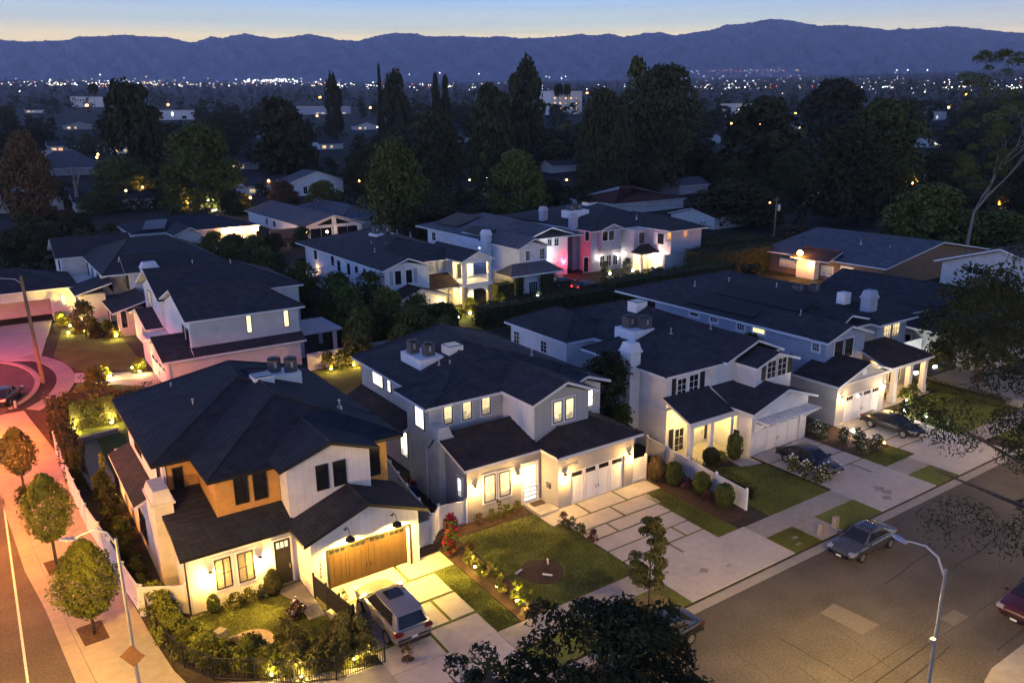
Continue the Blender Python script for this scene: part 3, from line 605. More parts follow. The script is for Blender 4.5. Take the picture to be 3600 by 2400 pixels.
win(h,'F',96.4,('f',1640,698,1672,765),'trim',mun=(2,2),lit=((1,.75,.4),.25)); shutter(h,'F',96.4,('f',1582,705,1615,772),'grey_bb'); shutter(h,'F',96.4,('f',1680,685,1703,765),'grey_bb')
for r in(('f',952,695,976,775),('f',1020,715,1043,800),('f',1075,735,1095,785),('f',1132,752,1152,825)): win(h,'L',43.0,r,'dtrim',mun=(1,2))
for k in(0,7): win(h,'L',43.9,(112+k,113+k,4.4,6),'dtrim',mun=(1,2))
garage_door(h,89.4,(43.9,49.3,0,2.2),'trim',split=3,bars=False); sconce(h,'F',89.4,49.65,2.0,380,(1,.64,.18),40); light('POINT',(51.5,94.5,2.3),480,(1,.66,.18),h,.1)
mb=MB(); mb.lathe([(.13,0),(.13,-.06),(.05,-.1)],12,(51.5,94.5,2.8)); mb.build('ceiling_lamp',emit((1,.75,.4),18),h)
curb_box(h,49.4,52.3,108.5,111.3,7.6,8.9)
ac_unit(50.2,110.3,8.9,'dark condenser on the balcony house roof, left one',False,.6,1.3); ac_unit(51.5,109.5,8.9,'dark condenser on the balcony house roof, right one',False,.6,1.3)
for x,y,z in((47.4,106,7.9),(48.2,103,7.9),(45.6,101,7.7),(54.5,112,8.4),(55.2,109,8.2)): vent(h,x,y,z,1)
mb=MB(); mb.box(40.6,44.2,117.5,117.7,3.2,3.35); mb.box(40.6,40.8,117.5,122,3.2,3.35)
for k in range(16): mb.box(40.7+k*.22,40.78+k*.22,117.55,117.65,2.3,3.2)
mb.box(40.6,43.88,117.4,124,2.0,2.3); mb.build('deck_balustrade',M['trim'],h); light('POINT',(43.6,119,3.0),60,(1,.55,.22),h,.1)
# ---- house eight: white house with solar panels and red lamp
h=empty('solar_house',(74,98,0),'white house with grey roof, black solar panels and a red lamp by its door','house')
wall(h,[(67.2,72.3,97.0,116,3,6.55,('y',69.7,7.35)),(72.3,82.0,104.2,116,0,6.7),(68.4,82,116,128,0,6.5)],'white','upper_wall')
wall(h,[(65.2,72.3,95.6,116,0,3.0)],'white')
roof(h,[hip(67.5,84.6,103.2,131,6.65,(75.6,110.5,76,121),9.2),hip(66.6,72.9,96.4,108,6.62,(69.7,96.4,69.7,108),8.0),hip(73.6,82.8,103.4,112,6.85,(78.2,103.4,78.2,112),8.3)],'roof_grey','trim')
roof(h,[hip(63.9,73.6,94.4,98.8,3.05,(65.8,97,72,97),4.3)],'roof_grey','trim',name='porch_roof')
for r in(('h',888,590,925,662),('h',1000,570,1040,648)): win(h,'F',97.0,r,'trim',mun=(3,3),trim='trim')
for r in(('h',1062,478,1096,545),('h',1115,470,1150,547)): win(h,'F',104.2,r,'trim',mun=(2,3),trim='trim')
win(h,'F',95.6,('h',915,832,985,918),'trim',mun=(4,4),trim='trim'); win(h,'F',104.2,('h',1072,690,1108,740),'trim',mun=(2,2)); door(h,'F',104.2,('h',1128,680,1170,768),'trim',top=0)
win(h,'L',67.2,('h',520,552,540,580),'trim',lit=((1,.9,.7),1.6)); win(h,'L',68.4,(125,126.4,4.4,5.9),'trim',mun=(2,2))
chimney(h,66.1,67.1,104.5,106.2,0,8.6,'white')
sconce(h,'F',104.2,81.1,2.4,520,RED,40)
for x in(71.0,76): light('SPOT',(x,96.2 if x<74 else 101.5,3.0),900,COOL,h,.15,140,(0,1,.45))
for pts in([(69.3,119,7.35),(74.2,119,8.8),(74.2,127,8.8),(69.3,127,7.35)],[(77.2,108.5,8.9),(81.8,108.5,7.75),(81.8,115.5,7.75),(77.2,115.5,8.9)],[(67.4,107,7.25),(69.6,107,8.05),(69.6,114,8.05),(67.4,114,7.25)]):
    mb=MB(); q=[(a,b,c_+.16) for a,b,c_ in pts]; l_=[(a,b,c_+.08) for a,b,c_ in pts]; mb.face(q); mb.face(l_[::-1])
    for k in range(4): mb.face([l_[k],l_[(k+1)%4],q[(k+1)%4],q[k]])
    mb.build('solar_panel',M['solar'],h)
# ---- house nine: mauve house with yellow entry recess
h=empty('mauve_house',(92,100,0),'mauve sided house with twin chimneys, yellow lit entry and a ladder outside','house')
wall(h,[(86,92.9,103,118,0,7.0),(90,103,118,130,0,6.9),(92.9,96.3,99.8,118,3.1,7.0),(96.3,103.5,94.5,118,3.1,7.1)],'pink','upper_wall')
wall(h,[(92.9,96.3,99.9,118,0,3.1),(96.5,103.3,94.7,112,0,3.1),(95.2,96.45,94.72,95.2,0,3.1)],'cream','wall')
wall(h,[(87.6,92.0,102.2,103,3.6,7.0,('y',89.9,7.75))],'pink','bay_wall')
roof(h,[hip(85.3,104,101.9,131,7.1,(97.5,112,100,121),9.7),hip(87.1,92.5,101.7,110,7.12,(89.9,101.7,89.9,110),8.1),hip(95.6,104.4,93.8,118,7.15,(99.9,99.5,99.9,108),8.9)],'roof_dark','trim')
roof(h,[hip(92.2,96.4,97.0,99.9,3.2,(94.4,99.9,96.4,99.9),4.4),hip(103.3,110,94.2,104,3.2,(103.3,99,108,99),4.4)],'roof_brown','trim',name='porch_roof',split=True)
for r in(('h',1498,432,1535,505),('h',1548,425,1585,500)): win(h,'F',102.2,r,'dtrim',mun=(3,2),trim='trim')
win(h,'F',103,('h',1360,437,1388,505),'dtrim',trim='trim'); win(h,'F',103,('h',1350,640,1382,750),'dtrim',trim='trim'); win(h,'F',99.8,(94.0,95.2,4.5,6.4),'dtrim',mun=(2,2),trim='trim')
win(h,'L',96.3,(96.2,97.6,4.6,6.4),'dtrim',mun=(3,2),trim='trim'); shutter(h,'L',96.3,(95.2,96.0,4.5,6.5),'trim'); shutter(h,'L',96.3,(97.8,98.6,4.5,6.5),'trim')
win(h,'F',94.5,('h',2005,440,2035,505),'dtrim',mun=(3,2),lit=((1,.52,.10),.9),trim='trim'); win(h,'F',94.5,('h',2132,425,2165,485),'dtrim',lit=((1,.34,.08),.5),trim='trim')
for k in range(3): win(h,'F',103,(88.0+k*1.5,89.1+k*1.5,.7,2.6),'trim',mun=(2,2),trim='trim')
garage_door(h,96.5,(95.4,100.2,0,2.3),'trim',split=3,bars=False,face='L',lit=((1,.85,.78),1.0))
light('POINT',(94.6,98.6,2.6),800,(1,.62,.13),h,.1); mb=MB(); mb.lathe([(.13,0),(.13,-.06),(.05,-.1)],12,(94.6,98.6,3.02)); mb.build('ceiling_lamp',emit((1,.7,.3),18),h)
light('POINT',(95.0,96.8,2.9),450,(1,.62,.42),h,.1)
mb=MB(); mb.box(93.0,96.2,99.6,99.88,2.8,3.1); mb.box(92.4,92.8,97.3,97.7,0,3.0); mb.build('porch_frame',M['trim'],h)
for x,w_ in((87.8,200),(91.9,240)): sconce(h,'F',103,x,2.5,w_*.4,WHITE,30)
chimney(h,84.9,85.95,106.5,107.8,0,9.6,'pink'); chimney(h,86.3,87.4,117,118.3,5,9.9,'pink'); curb_box(h,88.5,93,112,114.4,8.1,9.4)
ac_unit(89.6,113.2,9.4,'condenser between the two mauve chimneys, left of two',False,.6,1.1); ac_unit(91.4,113.2,9.4,'condenser between the two mauve chimneys, right of two',False,.6,1.1)
skylight(h,97,99,117,119,9.0,9.9)
for x,y,z in((103,112,7.9),(100.8,113.5,8.6),(97.2,104,8.3)): vent(h,x,y,z,1)
# ---- other houses further off: simple ranches, each still with parts
def ranch(label,x0,x1,y0,y1,zw,zr,axis,wm,rm,name='ranch_house',ov=.8,z0=0,tm='trim',gable=True,wins=()):
    xm,ym=(x0+x1)/2,(y0+y1)/2
    h=empty(name,(xm,ym,z0),label,'house')
    if axis=='x':
        wall(h,[(x0,x1,y0,y1,z0,z0+zw-.2,('x',ym,z0+zr-.3)) if gable else (x0,x1,y0,y1,z0,z0+zw-.2)],wm)
        e=0 if gable else (y1-y0)/2; rd=(x0-ov+e,ym,x1+ov-e,ym)
    else:
        wall(h,[(x0,x1,y0,y1,z0,z0+zw-.2,('y',xm,z0+zr-.3)) if gable else (x0,x1,y0,y1,z0,z0+zw-.2)],wm)
        e=0 if gable else (x1-x0)/2; rd=(xm,y0-ov+e,xm,y1+ov-e)
    roof(h,[hip(x0-ov,x1+ov,y0-ov,y1+ov,z0+zw,rd,z0+zr)],rm,tm)
    for (f,a,b,c_,d_,l_) in wins: win(h,f,{'F':y0,'L':x0,'R':x1}[f],(a,b,z0+c_,z0+d_),'trim',mun=(2,1),trim='trim',lit=l_)
    return h
# ---------------------------------------------------------------- terrain, roads, paving
def terr(d):
    if d<180: return 0.
    if d<300: return .0505*(d-180)**2/240
    return .0505*(d-240)
RX=[-400,-150,0,70,170,190,245,300,340,400,440,460,495,520,545,575,600,640,690,715,760,785,830,860,905,960,985,1060,1110,1155,1190,1240,1290,1330,1365,1395,1430,1480,1510,1545,1600,1635,1655,1700,1760,1800,1870,1915,1985,2030,2110,2170,2230,2300,2352,2500,2800]
RY=[100,88,91,96,93,85,84,80,84,86,97,97,84,88,82,77,83,89,83,78,86,92,94,85,76,77,84,83,86,83,88,87,84,78,82,77,85,77,74,82,73,68,58,55,44,47,60,58,64,70,66,61,67,75,77,84,90]
FX=[-400,0,400,800,1100,1176,1351,1476,1676,1900,2352,2800]; FY=[176,172,176,178,168,150,131,118,109,113,122,125]
def dirF(x,y=187):
    d=ray('F',x,y); hl=math.hypot(d.x,d.y); return d.x/hl,d.y/hl,d.z/hl
_nz=[(rng.uniform(.004,.05),rng.uniform(0,6.28),rng.uniform(0,1)) for _ in range(40)]
def wig(x): return .9*math.sin(x*.21+1)*math.sin(x*.043)+.7*math.sin(x*.47+2*math.sin(x*.05))+.5*math.sin(x*.83+.7)*math.sin(x*.11)+.4*math.sin(x*1.37+2)
def prof(d,x):
    z=terr(min(d,7000)); 
    if d<=7000: return z
    z0=z; _,_,e2=dirF(x,float(np.interp(x,FX,FY))); _,_,e1=dirF(x,float(np.interp(x,RX,RY))+wig(x))
    zf=max(z0,H+8600*e2); zr=H+10800*e1
    if d<=8600: t=(d-7000)/1600; return z0+(zf-z0)*t**1.2
    t=min(1,(d-8600)/2200); return zf+(zr-zf)*t
def hitF(x,y,h=0):
    dx,dy,e=dirF(x,y); lo=None; pd=60
    for d in np.concatenate([np.arange(80,1000,8),np.arange(1000,10800,40)]):
        if H+d*e<=prof(d,x)+h: lo=d; break
    d=lo or 10600
    return Vector((dx*d,dy*d,H+d*e)),d
# ground: one sheet out to the foot of the mountains
mb=MB(); angs=np.linspace(R(-52),R(52),53); rad=[0,30,60,90,120,150,180,200,220,250,280,320,400,520,700,1000,1500,2200,3000,4000,5200,6200,7120]
hd=math.atan2(fw.y,fw.x); rows=[]
for r_ in rad: rows.append([(r_*math.cos(hd+a)*1.0-(60*math.cos(hd) if r_==0 else 0),r_*math.sin(hd+a)-(60*math.sin(hd) if r_==0 else 0),terr(r_)-.03) for a in angs])
for i in range(len(rad)-1):
    for k in range(len(angs)-1): 
        q=[rows[i][k],rows[i][k+1],rows[i+1][k+1],rows[i+1][k]]
        mb.face([q[1],q[2],q[3]][::-1] if i==0 else q[::-1])
g=mb.build('ground',M['ground']); struct(g)
gx=MB(); gx.box(-140,160,-90,6,-.6,-.05); struct(gx.build('ground_nearside',M['ground']))
mb=MB(); cols=[-380+3.2*k for k in range(980)]; ds=[7000,7200,7400,7640,7880,8120,8360,8600,8840,9080,9320,9560,9800,10040,10280,10480,10640,10800,11200]
gr=[]
for x in cols:
    dx,dy,_=dirF(x); c_=[]
    for d in ds:
        z=prof(d,x)
        if 7100<d<10800: z+= 46*math.sin(x*.06+d*.0045)*math.sin(x*.037+1)+16*math.sin(x*.13-d*.008+2)+7*math.sin(x*.31+d*.012)-30
        if d==11200: z=prof(10800,x)-240
        c_.append((dx*d,dy*d,z))
    gr.append(c_)
for i in range(len(cols)-1):
    for k in range(len(ds)-1): mb.face([gr[i][k],gr[i+1][k],gr[i+1][k+1],gr[i][k+1]][::-1])
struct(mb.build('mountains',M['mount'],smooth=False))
def sheet(name,pts,z,m,z0=-.02):
    mb=MB(); mb.prism([(p[0],p[1]) for p in pts],z0,z); o=mb.build(name,M[m]); return struct(o)
def rc(x0,x1,y0,y1): return [(x0,y0),(x1,y0),(x1,y1),(x0,y1)]
CURB=[(-1.0,81),(-.75,68),(-.25,56),(.34,48.5),(.71,44.4),(1.43,37),(2.5,31.5),(4.4,27.8),(7.5,25.9),(11,25.4)]
FEN=[(3.17,52.8),(3.45,50),(3.7,47.6),(3.89,44.2),(4.16,41.3)]
IRON=[(4.42,42.2),(4.39,39.6),(4.71,37.1),(5.08,35.6),(6.0,33.9),(7.57,32.64),(9.0,31.4),(10.68,30.55),(13.06,30.4)]
sheet('front_street',rc(-40,170,12.9,24.72),.0,'asphalt',-.06)
sheet('side_street',[(-16,24.75),(3.5,24.75),(3.6,27.6),(1.7,31.2),(.67,37.4),(.04,44.9),(-.6,50),(-1.2,60),(-1.5,68),(-1.6,81),(-16,81)],.001,'asphalt',-.06)
ell=lambda rx,ry,t0,t1,n=30:[(-3.0+rx*math.cos(t),91.5+ry*math.sin(t)) for t in np.linspace(t0,t1,n)]
sheet('cul_de_sac',[(-16,81.05),(-1.2,81.05),(.2,82.3)]+ell(5.85,10.5,-.93,1.2)+[(-16,101.5)],.002,'asphalt',-.06)
off=lambda pts,d:[(p[0]+d,p[1]) for p in pts]
sheet('gutter',[(-1.6,81),(-1.5,68),(-1.2,60),(-.6,50),(.04,44.9),(.67,37.4),(1.7,31.2),(3.6,27.6),(7,25.0),(11,24.76),(11,25.36)]+CURB[::-1][1:],.006,'concrete',-.05)
sheet('gutter',rc(11.02,170,24.76,25.37),.006,'concrete',-.05)
sheet('garden_ground',CURB+[(170,25.4),(170,62),(60,75),(42,128),(7,119),(6.5,112),(1.5,101.2)]+ell(6.0,10.6,.95,-.95)+[(-.2,81.6)],.07,'soil')
walk=CURB+[(11.02,27.55),(9.5,28.4),(8.0,29.6),(6.2,31.2),(5.2,33),(4.6,35.6),(4.3,38.5),(4.1,41.3),(3.85,44.2),(3.65,47.6),(3.4,50),(3.1,52.8),(2.85,60),(2.75,68.3),(1.3,81)]
sheet('sidewalk',walk,.12,'concrete')
sheet('sidewalk',[(9.5,28.42),(11.04,27.57),(12.95,27.57),(12.95,30.3),(7.7,32.55),(6.3,33.4),(6.22,31.22),(8.02,29.62)],.121,'concrete')
for a,b in((18.75,28.68),(37.45,46.4),(53.05,56.9),(63.7,80)): sheet('sidewalk',rc(a,b,27.6,29.27),.12,'concrete')
sheet('cul_de_sac_walk',ell(7.8,12.2,-.95,.85)+ell(9.45,13.7,.85,-.95),.12,'concrete')
sheet('kerb',ell(5.86,10.52,-1.0,1.05)+ell(6.35,11.0,1.05,-1.0),.14,'concrete')
sheet('driveway',[(3.9,98.6),(6.9,119.3),(-12,119.3),(-6,101),(1,100.3)],.115,'paver')
sheet('driveway',[(5.2,88.5),(13.3,80.5),(13.3,86.5),(6.6,91)],.116,'paver')
sheet('white_stripe',rc(-1.24,-1.13,30,62),.006,'paint',.0015)
# lawns and beds
L1=[(4.95,38.8),(6.3,39.5),(10.7,39.2),(11.4,37.5),(12.1,36.0),(12.5,33.6),(12.85,31.0),(10.7,31.1),(8.0,33),(6.2,34.6),(5.3,36)]
sheet('lawn',L1,.11,'lawn'); sheet('lawn',rc(18.78,20.2,29.3,35.85),.11,'lawn'); sheet('lawn',[(21.85,29.3),(28.3,29.3),(28.45,36.2),(27.5,36.25),(27.5,38.3),(21.9,38.6)],.11,'lawn')
sheet('lawn',rc(35.15,36.95,29.3,36.25),.11,'lawn'); sheet('lawn',[(40.0,29.3),(46.3,29.3),(46.3,34.6),(44.2,35.6),(41.8,37.2),(40.4,37.2)],.11,'lawn'); sheet('lawn',[(64,29.3),(74.2,29.3),(74.2,36),(67.2,36),(64.3,34)],.11,'lawn'); sheet('lawn',rc(53.2,56.9,29.3,31.2),.11,'lawn')
sheet('lawn',[(5.6,84.5),(13.2,79),(13.2,80.3),(6.4,87.6)],.11,'lawn'); sheet('lawn',[(6.8,92),(13,88),(13,103),(9,112),(7.3,112),(5.3,99.5)],.11,'lawn'); sheet('lawn',rc(45,62,80,88.5),.1,'lawn'); sheet('lawn',rc(4,37,60.5,77),.09,'lawn')
for a,b in((18.75,28.7),(37.45,39.95),(42.2,46.4),(53.1,55.9),(66,80)): sheet('parkway_grass',rc(a,b,25.46,27.56),.118,'lawn')
sheet('utility_pad',rc(40,42.15,25.46,27.56),.12,'concrete')
sheet('planting_bed',rc(20.28,21.8,29.3,37.6),.115,'mulch'); sheet('planting_bed',rc(37.0,39.3,30.2,38.2),.115,'mulch'); sheet('planting_bed',rc(53.2,57.0,31.3,36.3),.115,'mulch'); sheet('planting_bed',rc(22,27.4,38.7,39.8),.115,'mulch')
sheet('planting_bed',[(23.9+1.35*math.cos(t)*(1+.08*math.sin(3*t)),32.5+1.3*math.sin(t)*(1+.06*math.cos(4*t))) for t in np.linspace(0,6.2,26)],.122,'mulch')
sheet('gravel_circle',[(8.25+1.1*math.cos(t),35.6+1.1*math.sin(t)) for t in np.linspace(0,6.2,24)],.125,'gravel')
sheet('dry_grass_patch',[(26.6+1.3*math.cos(t),26.45+.95*math.sin(t)) for t in np.linspace(0,6.2,24)],.124,'straw')
for pts in([(.36,50.2),(1.51,50.3),(1.6,48.3),(.55,48.4)],[(1.16,41.9),(2.35,42.05),(2.5,40.1),(1.37,40.05)],[(-.2,61.6),(.8,61.6),(.8,60.0),(-.1,60.0)]): sheet('tree_well',pts,.124,'mulch')
sheet('asphalt_patch',[(34.92,21.17),(35.19,18.71),(33.77,18.72),(33.59,21.03)],.005,'patch',.0015); sheet('asphalt_patch',rc(38.2,39.6,16.4,17.2),.005,'patch',.0015)
sheet('seal_line',rc(15,60,21.12,21.24),.004,'asphalt',.0015)
for k in range(16):
    x=random.uniform(18,62); y=random.uniform(14,24); a=random.choice([0,0,1.57])+random.uniform(-.15,.15); P_=[]
    for q in range(9): P_.append((x,y)); x+=math.cos(a)*.8+random.uniform(-.07,.07); y+=math.sin(a)*.55+random.uniform(-.09,.09)
    P_=[p for p in P_ if 13.4<p[1]<24.6]
    if len(P_)>3: w_=random.uniform(.025,.05); sheet('tar_crack',[(p[0],p[1]-w_) for p in P_]+[(p[0]+w_,p[1]+w_) for p in P_[::-1]],.0045+.0001*k,'tar',.0012)
for k in range(9):
    x,y=random.choice([(33,27),(31.5,26.4),(50,27.2),(15.5,28),(60,27.5),(34,26.6),(48,26.3),(16.8,27.2),(30.2,28.6)]); x+=random.uniform(-1.5,1.5); y+=random.uniform(-.5,.5); r_=random.uniform(.15,.4)
    sheet('oil_stain',[(x+r_*math.cos(t)*(1+.25*math.sin(3*t+k)),y+r_*.8*math.sin(t)*(1+.2*math.cos(4*t))) for t in np.linspace(0,6.0,16)],.1385+.0002*k,'stain',.1362)
sheet('near_sidewalk',[(35.0,13.45),(36.2,13.7),(120,13.7),(120,9),(34,9)],.13,'concrete'); sheet('near_kerb',rc(-30,120,12.7,13.3),.1,'concrete')
# driveways laid as separate slabs with grass joints between them
def pads(rows,m='paver'):
    mb=MB()
    for (x0,x1,y0,y1,cuts) in rows:
        xs=[x0]+list(cuts)+[x1]
        for k in range(len(xs)-1): mb.box(xs[k]+(.09 if k else 0),xs[k+1]-(.09 if k<len(xs)-2 else 0),y0,y1,.0,.135)
    return struct(mb.build('driveway',M[m]))
sheet('driveway_joint_grass',rc(12.95,20.2,29.3,37.6),.10,'lawn'); sheet('driveway_joint_grass',rc(28.5,37.0,29.3,37.95),.10,'lawn'); sheet('driveway_joint_grass',rc(46.6,53.1,29.3,36.2),.10,'lawn'); sheet('driveway_joint_grass',rc(57.1,64,29.3,36.3),.10,'lawn')
pads([(12.95,20.18,36.05,37.8,(17.2,)),(12.95,18.75,33.78,35.86,()),(12.95,18.75,31.48,33.58,(17.3,)),(12.95,18.75,29.3,31.26,(15.9,)),(12.95,18.72,25.46,29.28,())])
pads([(28.5,37.05,36.35,37.9,(30.7,33.92)),(28.45,35.6,34.77,36.2,(32.3,)),(28.45,35.2,33.5,34.62,(30.62,)),(28.45,35.15,32.02,33.35,()),(28.45,35.1,30.68,31.88,(33.66,)),(28.45,35.1,29.32,30.52,(32.06,)),(28.72,37.4,25.46,29.3,())])
pads([(46.6,53.05,34.6,36.25,(49.8,)),(46.6,53.05,32.9,34.45,(48.9,51.2)),(46.6,53.05,31.2,32.75,(50.0,)),(46.6,53.05,29.32,31.05,(51.4,)),(46.42,53.03,25.46,29.3,())])
pads([(57.1,64.2,34.4,36.36,(60.2,)),(57.1,63.9,32.2,34.25,(61.8,)),(57.1,63.6,30.75,32.05,(60.4,)),(57.1,63.6,29.32,30.6,(61.8,)),(56.1,63.68,25.46,29.3,())])
sheet('garden_path',[(10.75,39.33),(12.2,39.5),(12.2,37.48),(12.2,36.0),(11.4,37.45)],.13,'concrete'); sheet('garden_path',rc(12.25,12.75,31.5,36.0),.14,'concrete')
mb=MB()
for k in range(9): mb.box(11.3+k*.1,11.36+k*.1,35.7,37.0,.11,.17)
struct(mb.build('garden_steps',M['paver']))
sheet('entrance_landing',rc(27.65,29.2,37.75,39.7),.27,'paver'); sheet('entrance_path',rc(27.6,30.4,36.3,37.7),.137,'paver'); sheet('entrance_path',[(44.4,35.4),(46.2,35.0),(46.3,37.2),(44.8,37.2)],.137,'paver')
sheet('patio',[(3.4,69.1),(5.7,69.4),(5.7,59.2),(4.2,59.6)],.3,'acm'); sheet('patio_edging',[(3.3,69.3),(7.5,70.2),(7.5,70.7),(3.2,69.8)],.45,'concrete'); sheet('patio_edging',[(3.3,69.1),(3.42,69.1),(4.25,59.4),(5.2,59.2),(5.2,59.5),(4.1,59.3)],.4,'concrete')
sheet('low_driveway',rc(76,84,22,38.8),.1,'concrete')
o=MB().box(74.2,74.5,29.4,39,0,.75).build('garden_wall',M['stone']); tag(o,'low pale stone wall along the right edge of the lit lawn','wall')
# ---------------------------------------------------------------- fences
def white_fence(pts,label,h=1.75,step=2.4,name='white_fence',group=None):
    o=empty(name,(*pts[0],0),label,'fence',group); pan=MB(); P_=[]
    for a,b in zip(pts,pts[1:]):
        a,b=Vector(a),Vector(b); L=(b-a).length; n=max(1,round(L/step)); d=(b-a)/n; nrm=Vector((-d.y,d.x)).normalized()*.03
        for k in range(n):
            p,q=a+d*k,a+d*(k+1); P_.append(p)
            pan.prism([tuple(p+nrm),tuple(q+nrm),tuple(q-nrm),tuple(p-nrm)],.1,h)
            n2=nrm*1.7
            for z in(.2,h-.12): pan.prism([tuple(p+n2),tuple(q+n2),tuple(q-n2),tuple(p-n2)],z,z+.13)
    P_.append(Vector(pts[-1])); pan.build('panel',M['vinyl'],o)
    for p in P_:
        mb=MB(); mb.box(p.x-.075,p.x+.075,p.y-.075,p.y+.075,0,h+.1); c_=(p.x,p.y,h+.1)
        mb.lathe([(.13,0),(.13,.03),(.02,.12)],4,c_); mb.build('post',M['trim'],o)
    return o
white_fence([(2.75,68.3),(2.85,60),(3.12,53.2),(3.45,50),(3.7,47.6),(3.9,44.2),(4.2,41.3)],'long white vinyl fence between the side street pavement and the corner house')
white_fence([(4.3,41.2),(6.3,40.0)],'short white fence panel joining the corner house to the side street fence')
white_fence([(40.4,41.2),(39.95,36.5),(39.32,30.75)],'white fence behind the row of clipped bushes, between two front lawns',1.5)
white_fence([(19.3,38.9),(20.3,39.0),(21.5,40.2),(23.35,39.9)],'white fence and gate between the corner house and the lit grey house',1.7)
white_fence([(20.6,39.3),(21.2,44),(22.3,50)],'white fence running back along the passage beside the grey house',1.7)
white_fence([(35.95,38.1),(37.2,38.05)],'white gate panel at the right end of the lit garage',1.9)
o=MB(); o.box(26.7,42,77.3,77.5,0,1.9); o=o.build('garden_wall',M['stucco']); tag(o,'cream garden wall behind the lit shrubs at the back of the yards','wall')
o=empty('iron_fence',(4.4,40,0),'black iron picket fence curving round the corner lawn','fence'); mb=MB(); po=[]
for a,b in zip(IRON,IRON[1:]):
    a,b=Vector(a),Vector(b); L=(b-a).length; n=int(L/.11)
    for k in range(n):
        p=a+(b-a)*k/n; mb.box(p.x-.011,p.x+.011,p.y-.011,p.y+.011,.1,1.35)
    for z in(.2,1.28): mb.tube([(a.x,a.y,z),(b.x,b.y,z)],.022,5)
    po.append(a)
mb.build('pickets',M['black'],o); po.append(Vector(IRON[-1]))
for p in po: MB().box(p.x-.035,p.x+.035,p.y-.035,p.y+.035,0,1.45).build('post',M['black'],o)
o=empty('metal_screen',(12.25,37.3,0),'dark metal screen panel beside the garage drive of the corner house','screen')
mb=MB(); mb.prism([(12.22,37.4),(12.27,37.4),(12.87,33.5),(12.82,33.5)],.35,1.55); mb.build('panel',M['black'],o)
for k in range(4): x=12.25+.2*k; y=37.4-1.3*k; MB().box(x-.05,x+.05,y-.05,y+.05,0,1.7).build('post',M['black'],o)
o=empty('iron_gate',(78,39,0),'black wrought iron double gate with arched top, by the floodlit wall','gate')
for s in(0,1):
    mb=MB(); x0=75.0+s*2.75
    for k in range(22):
        x=x0+k*.125; t=(x-75)/5.5; z=1.55+.55*math.sin(math.pi*t); mb.box(x-.012,x+.012,38.92,38.95,.12,z)
    mb.tube([(x0+k*.344,38.94,1.55+.55*math.sin(math.pi*((x0+k*.344-75)/5.5))) for k in range(9)],.035,6); mb.box(x0,x0+2.72,38.91,38.96,.3,.36); mb.box(x0,x0+2.72,38.91,38.96,1.2,1.25); mb.build('leaf',M['black'],o)
for x in(74.95,80.5): MB().box(x-.12,x+.12,38.85,39.1,0,2.2).build('gate_post',M['black'],o)
h=empty('gate_wall',(79,42.5,0),'pale plastered wall lit by a white floodlight behind the iron gate','wall'); mb=MB(); mb.box(73.2,83,43.0,43.2,0,2.3); mb.build('wall',M['stucco'],h)
mb=MB(); mb.box(82.2,82.5,42.6,42.9,2.1,2.4); mb.build('floodlight',emit(COOL,40),h); light('POINT',(82.1,42.2,2.2),420,COOL,h,.12); light('SPOT',(79.7,39.9,.5),500,COOL,h,.1,120,(0,1,.25)); light('SPOT',(76.2,39.9,.5),300,COOL,h,.1,120,(0,1,.25))
for x in(79.7,76.2):
    mb=MB(); mb.box(x-.15,x+.15,40.0,40.25,.1,.35); mb.build('floodlight',emit(COOL,25),h)
# ---------------------------------------------------------------- the houses further away
ranch('single storey house with a great dark roof behind the iron gate',82.0,99,36.5,58,3.4,6.6,'y','grey','roof_dark',wins=(('L',44.2,45.5,.6,2.4,None),('L',39.5,41,.8,2.2,None)))
h=ranch('pale house with a white framed sliding window high in its gable, at right',105.5,120,39.5,54,6.7,9.2,'x','stucco','roof_dark',name='gable_end_house',gable=True)
win(h,'L',105.5,('i',1925,930,2090,1010),'trim',mun=(4,1),trim='trim')
h=ranch('wide low house with long grey roof and an orange lamp on its wall',111.5,141,65.5,87,3.4,6.0,'y','wood','roof_grey',wins=(('L',70.6,72.6,.3,2.6,((1,.62,.2),1.2)),('L',74,76,.8,2.2,((1,.8,.4),.12)),('L',81,84,1.2,2.3,((1,.5,.15),.3))))
wall(h,[(110.2,111.4,76.4,79.8,0,3.6)],'cream','porch_wall'); roof(h,[hip(109.4,113,73.5,80.6,3.3,(113,73.5,113,80.6),4.6)],'roof_brown','trim',name='porch_roof')
mb=MB(); mb.lathe([(.08,.42),(.42,.18),(.42,-.2),(.08,-.42)],12,(109.6,78.9,4.1)); mb.build('lamp',emit(ORANGE,60),h); light('POINT',(108.9,78.9,3.5),1100,ORANGE,h,.25)
mb=MB(); mb.lathe([(.04,.15),(.18,.05),(.18,-.1),(.04,-.15)],12,(110.0,77.0,2.6)); mb.build('lamp',emit((1,.6,.3),30),h); light('POINT',(109.6,77.0,2.5),300,(1,.5,.15),h,.2); light('POINT',(110.6,71.4,.8),150,(1,.62,.25),h,.2)
for y,z in((70,4.9),(75,5.2),(67,4.6)): vent(h,120,y,z,1)
h=ranch('long low house with bluish roof and a glazed patio gable',60.5,73.5,169.5,212,3.1,5.3,'y','white','roof_grey',name='patio_house',wins=(('L',190,192,.9,2.4,None),('L',196,197.5,.9,2.4,None)))
wall(h,[(73.5,84,180,212,0,2.9)],'white'); roof(h,[hip(72,85,178,213,3.05,(78.5,186,78.5,206),5.3)],'roof_grey','trim',name='back_roof')
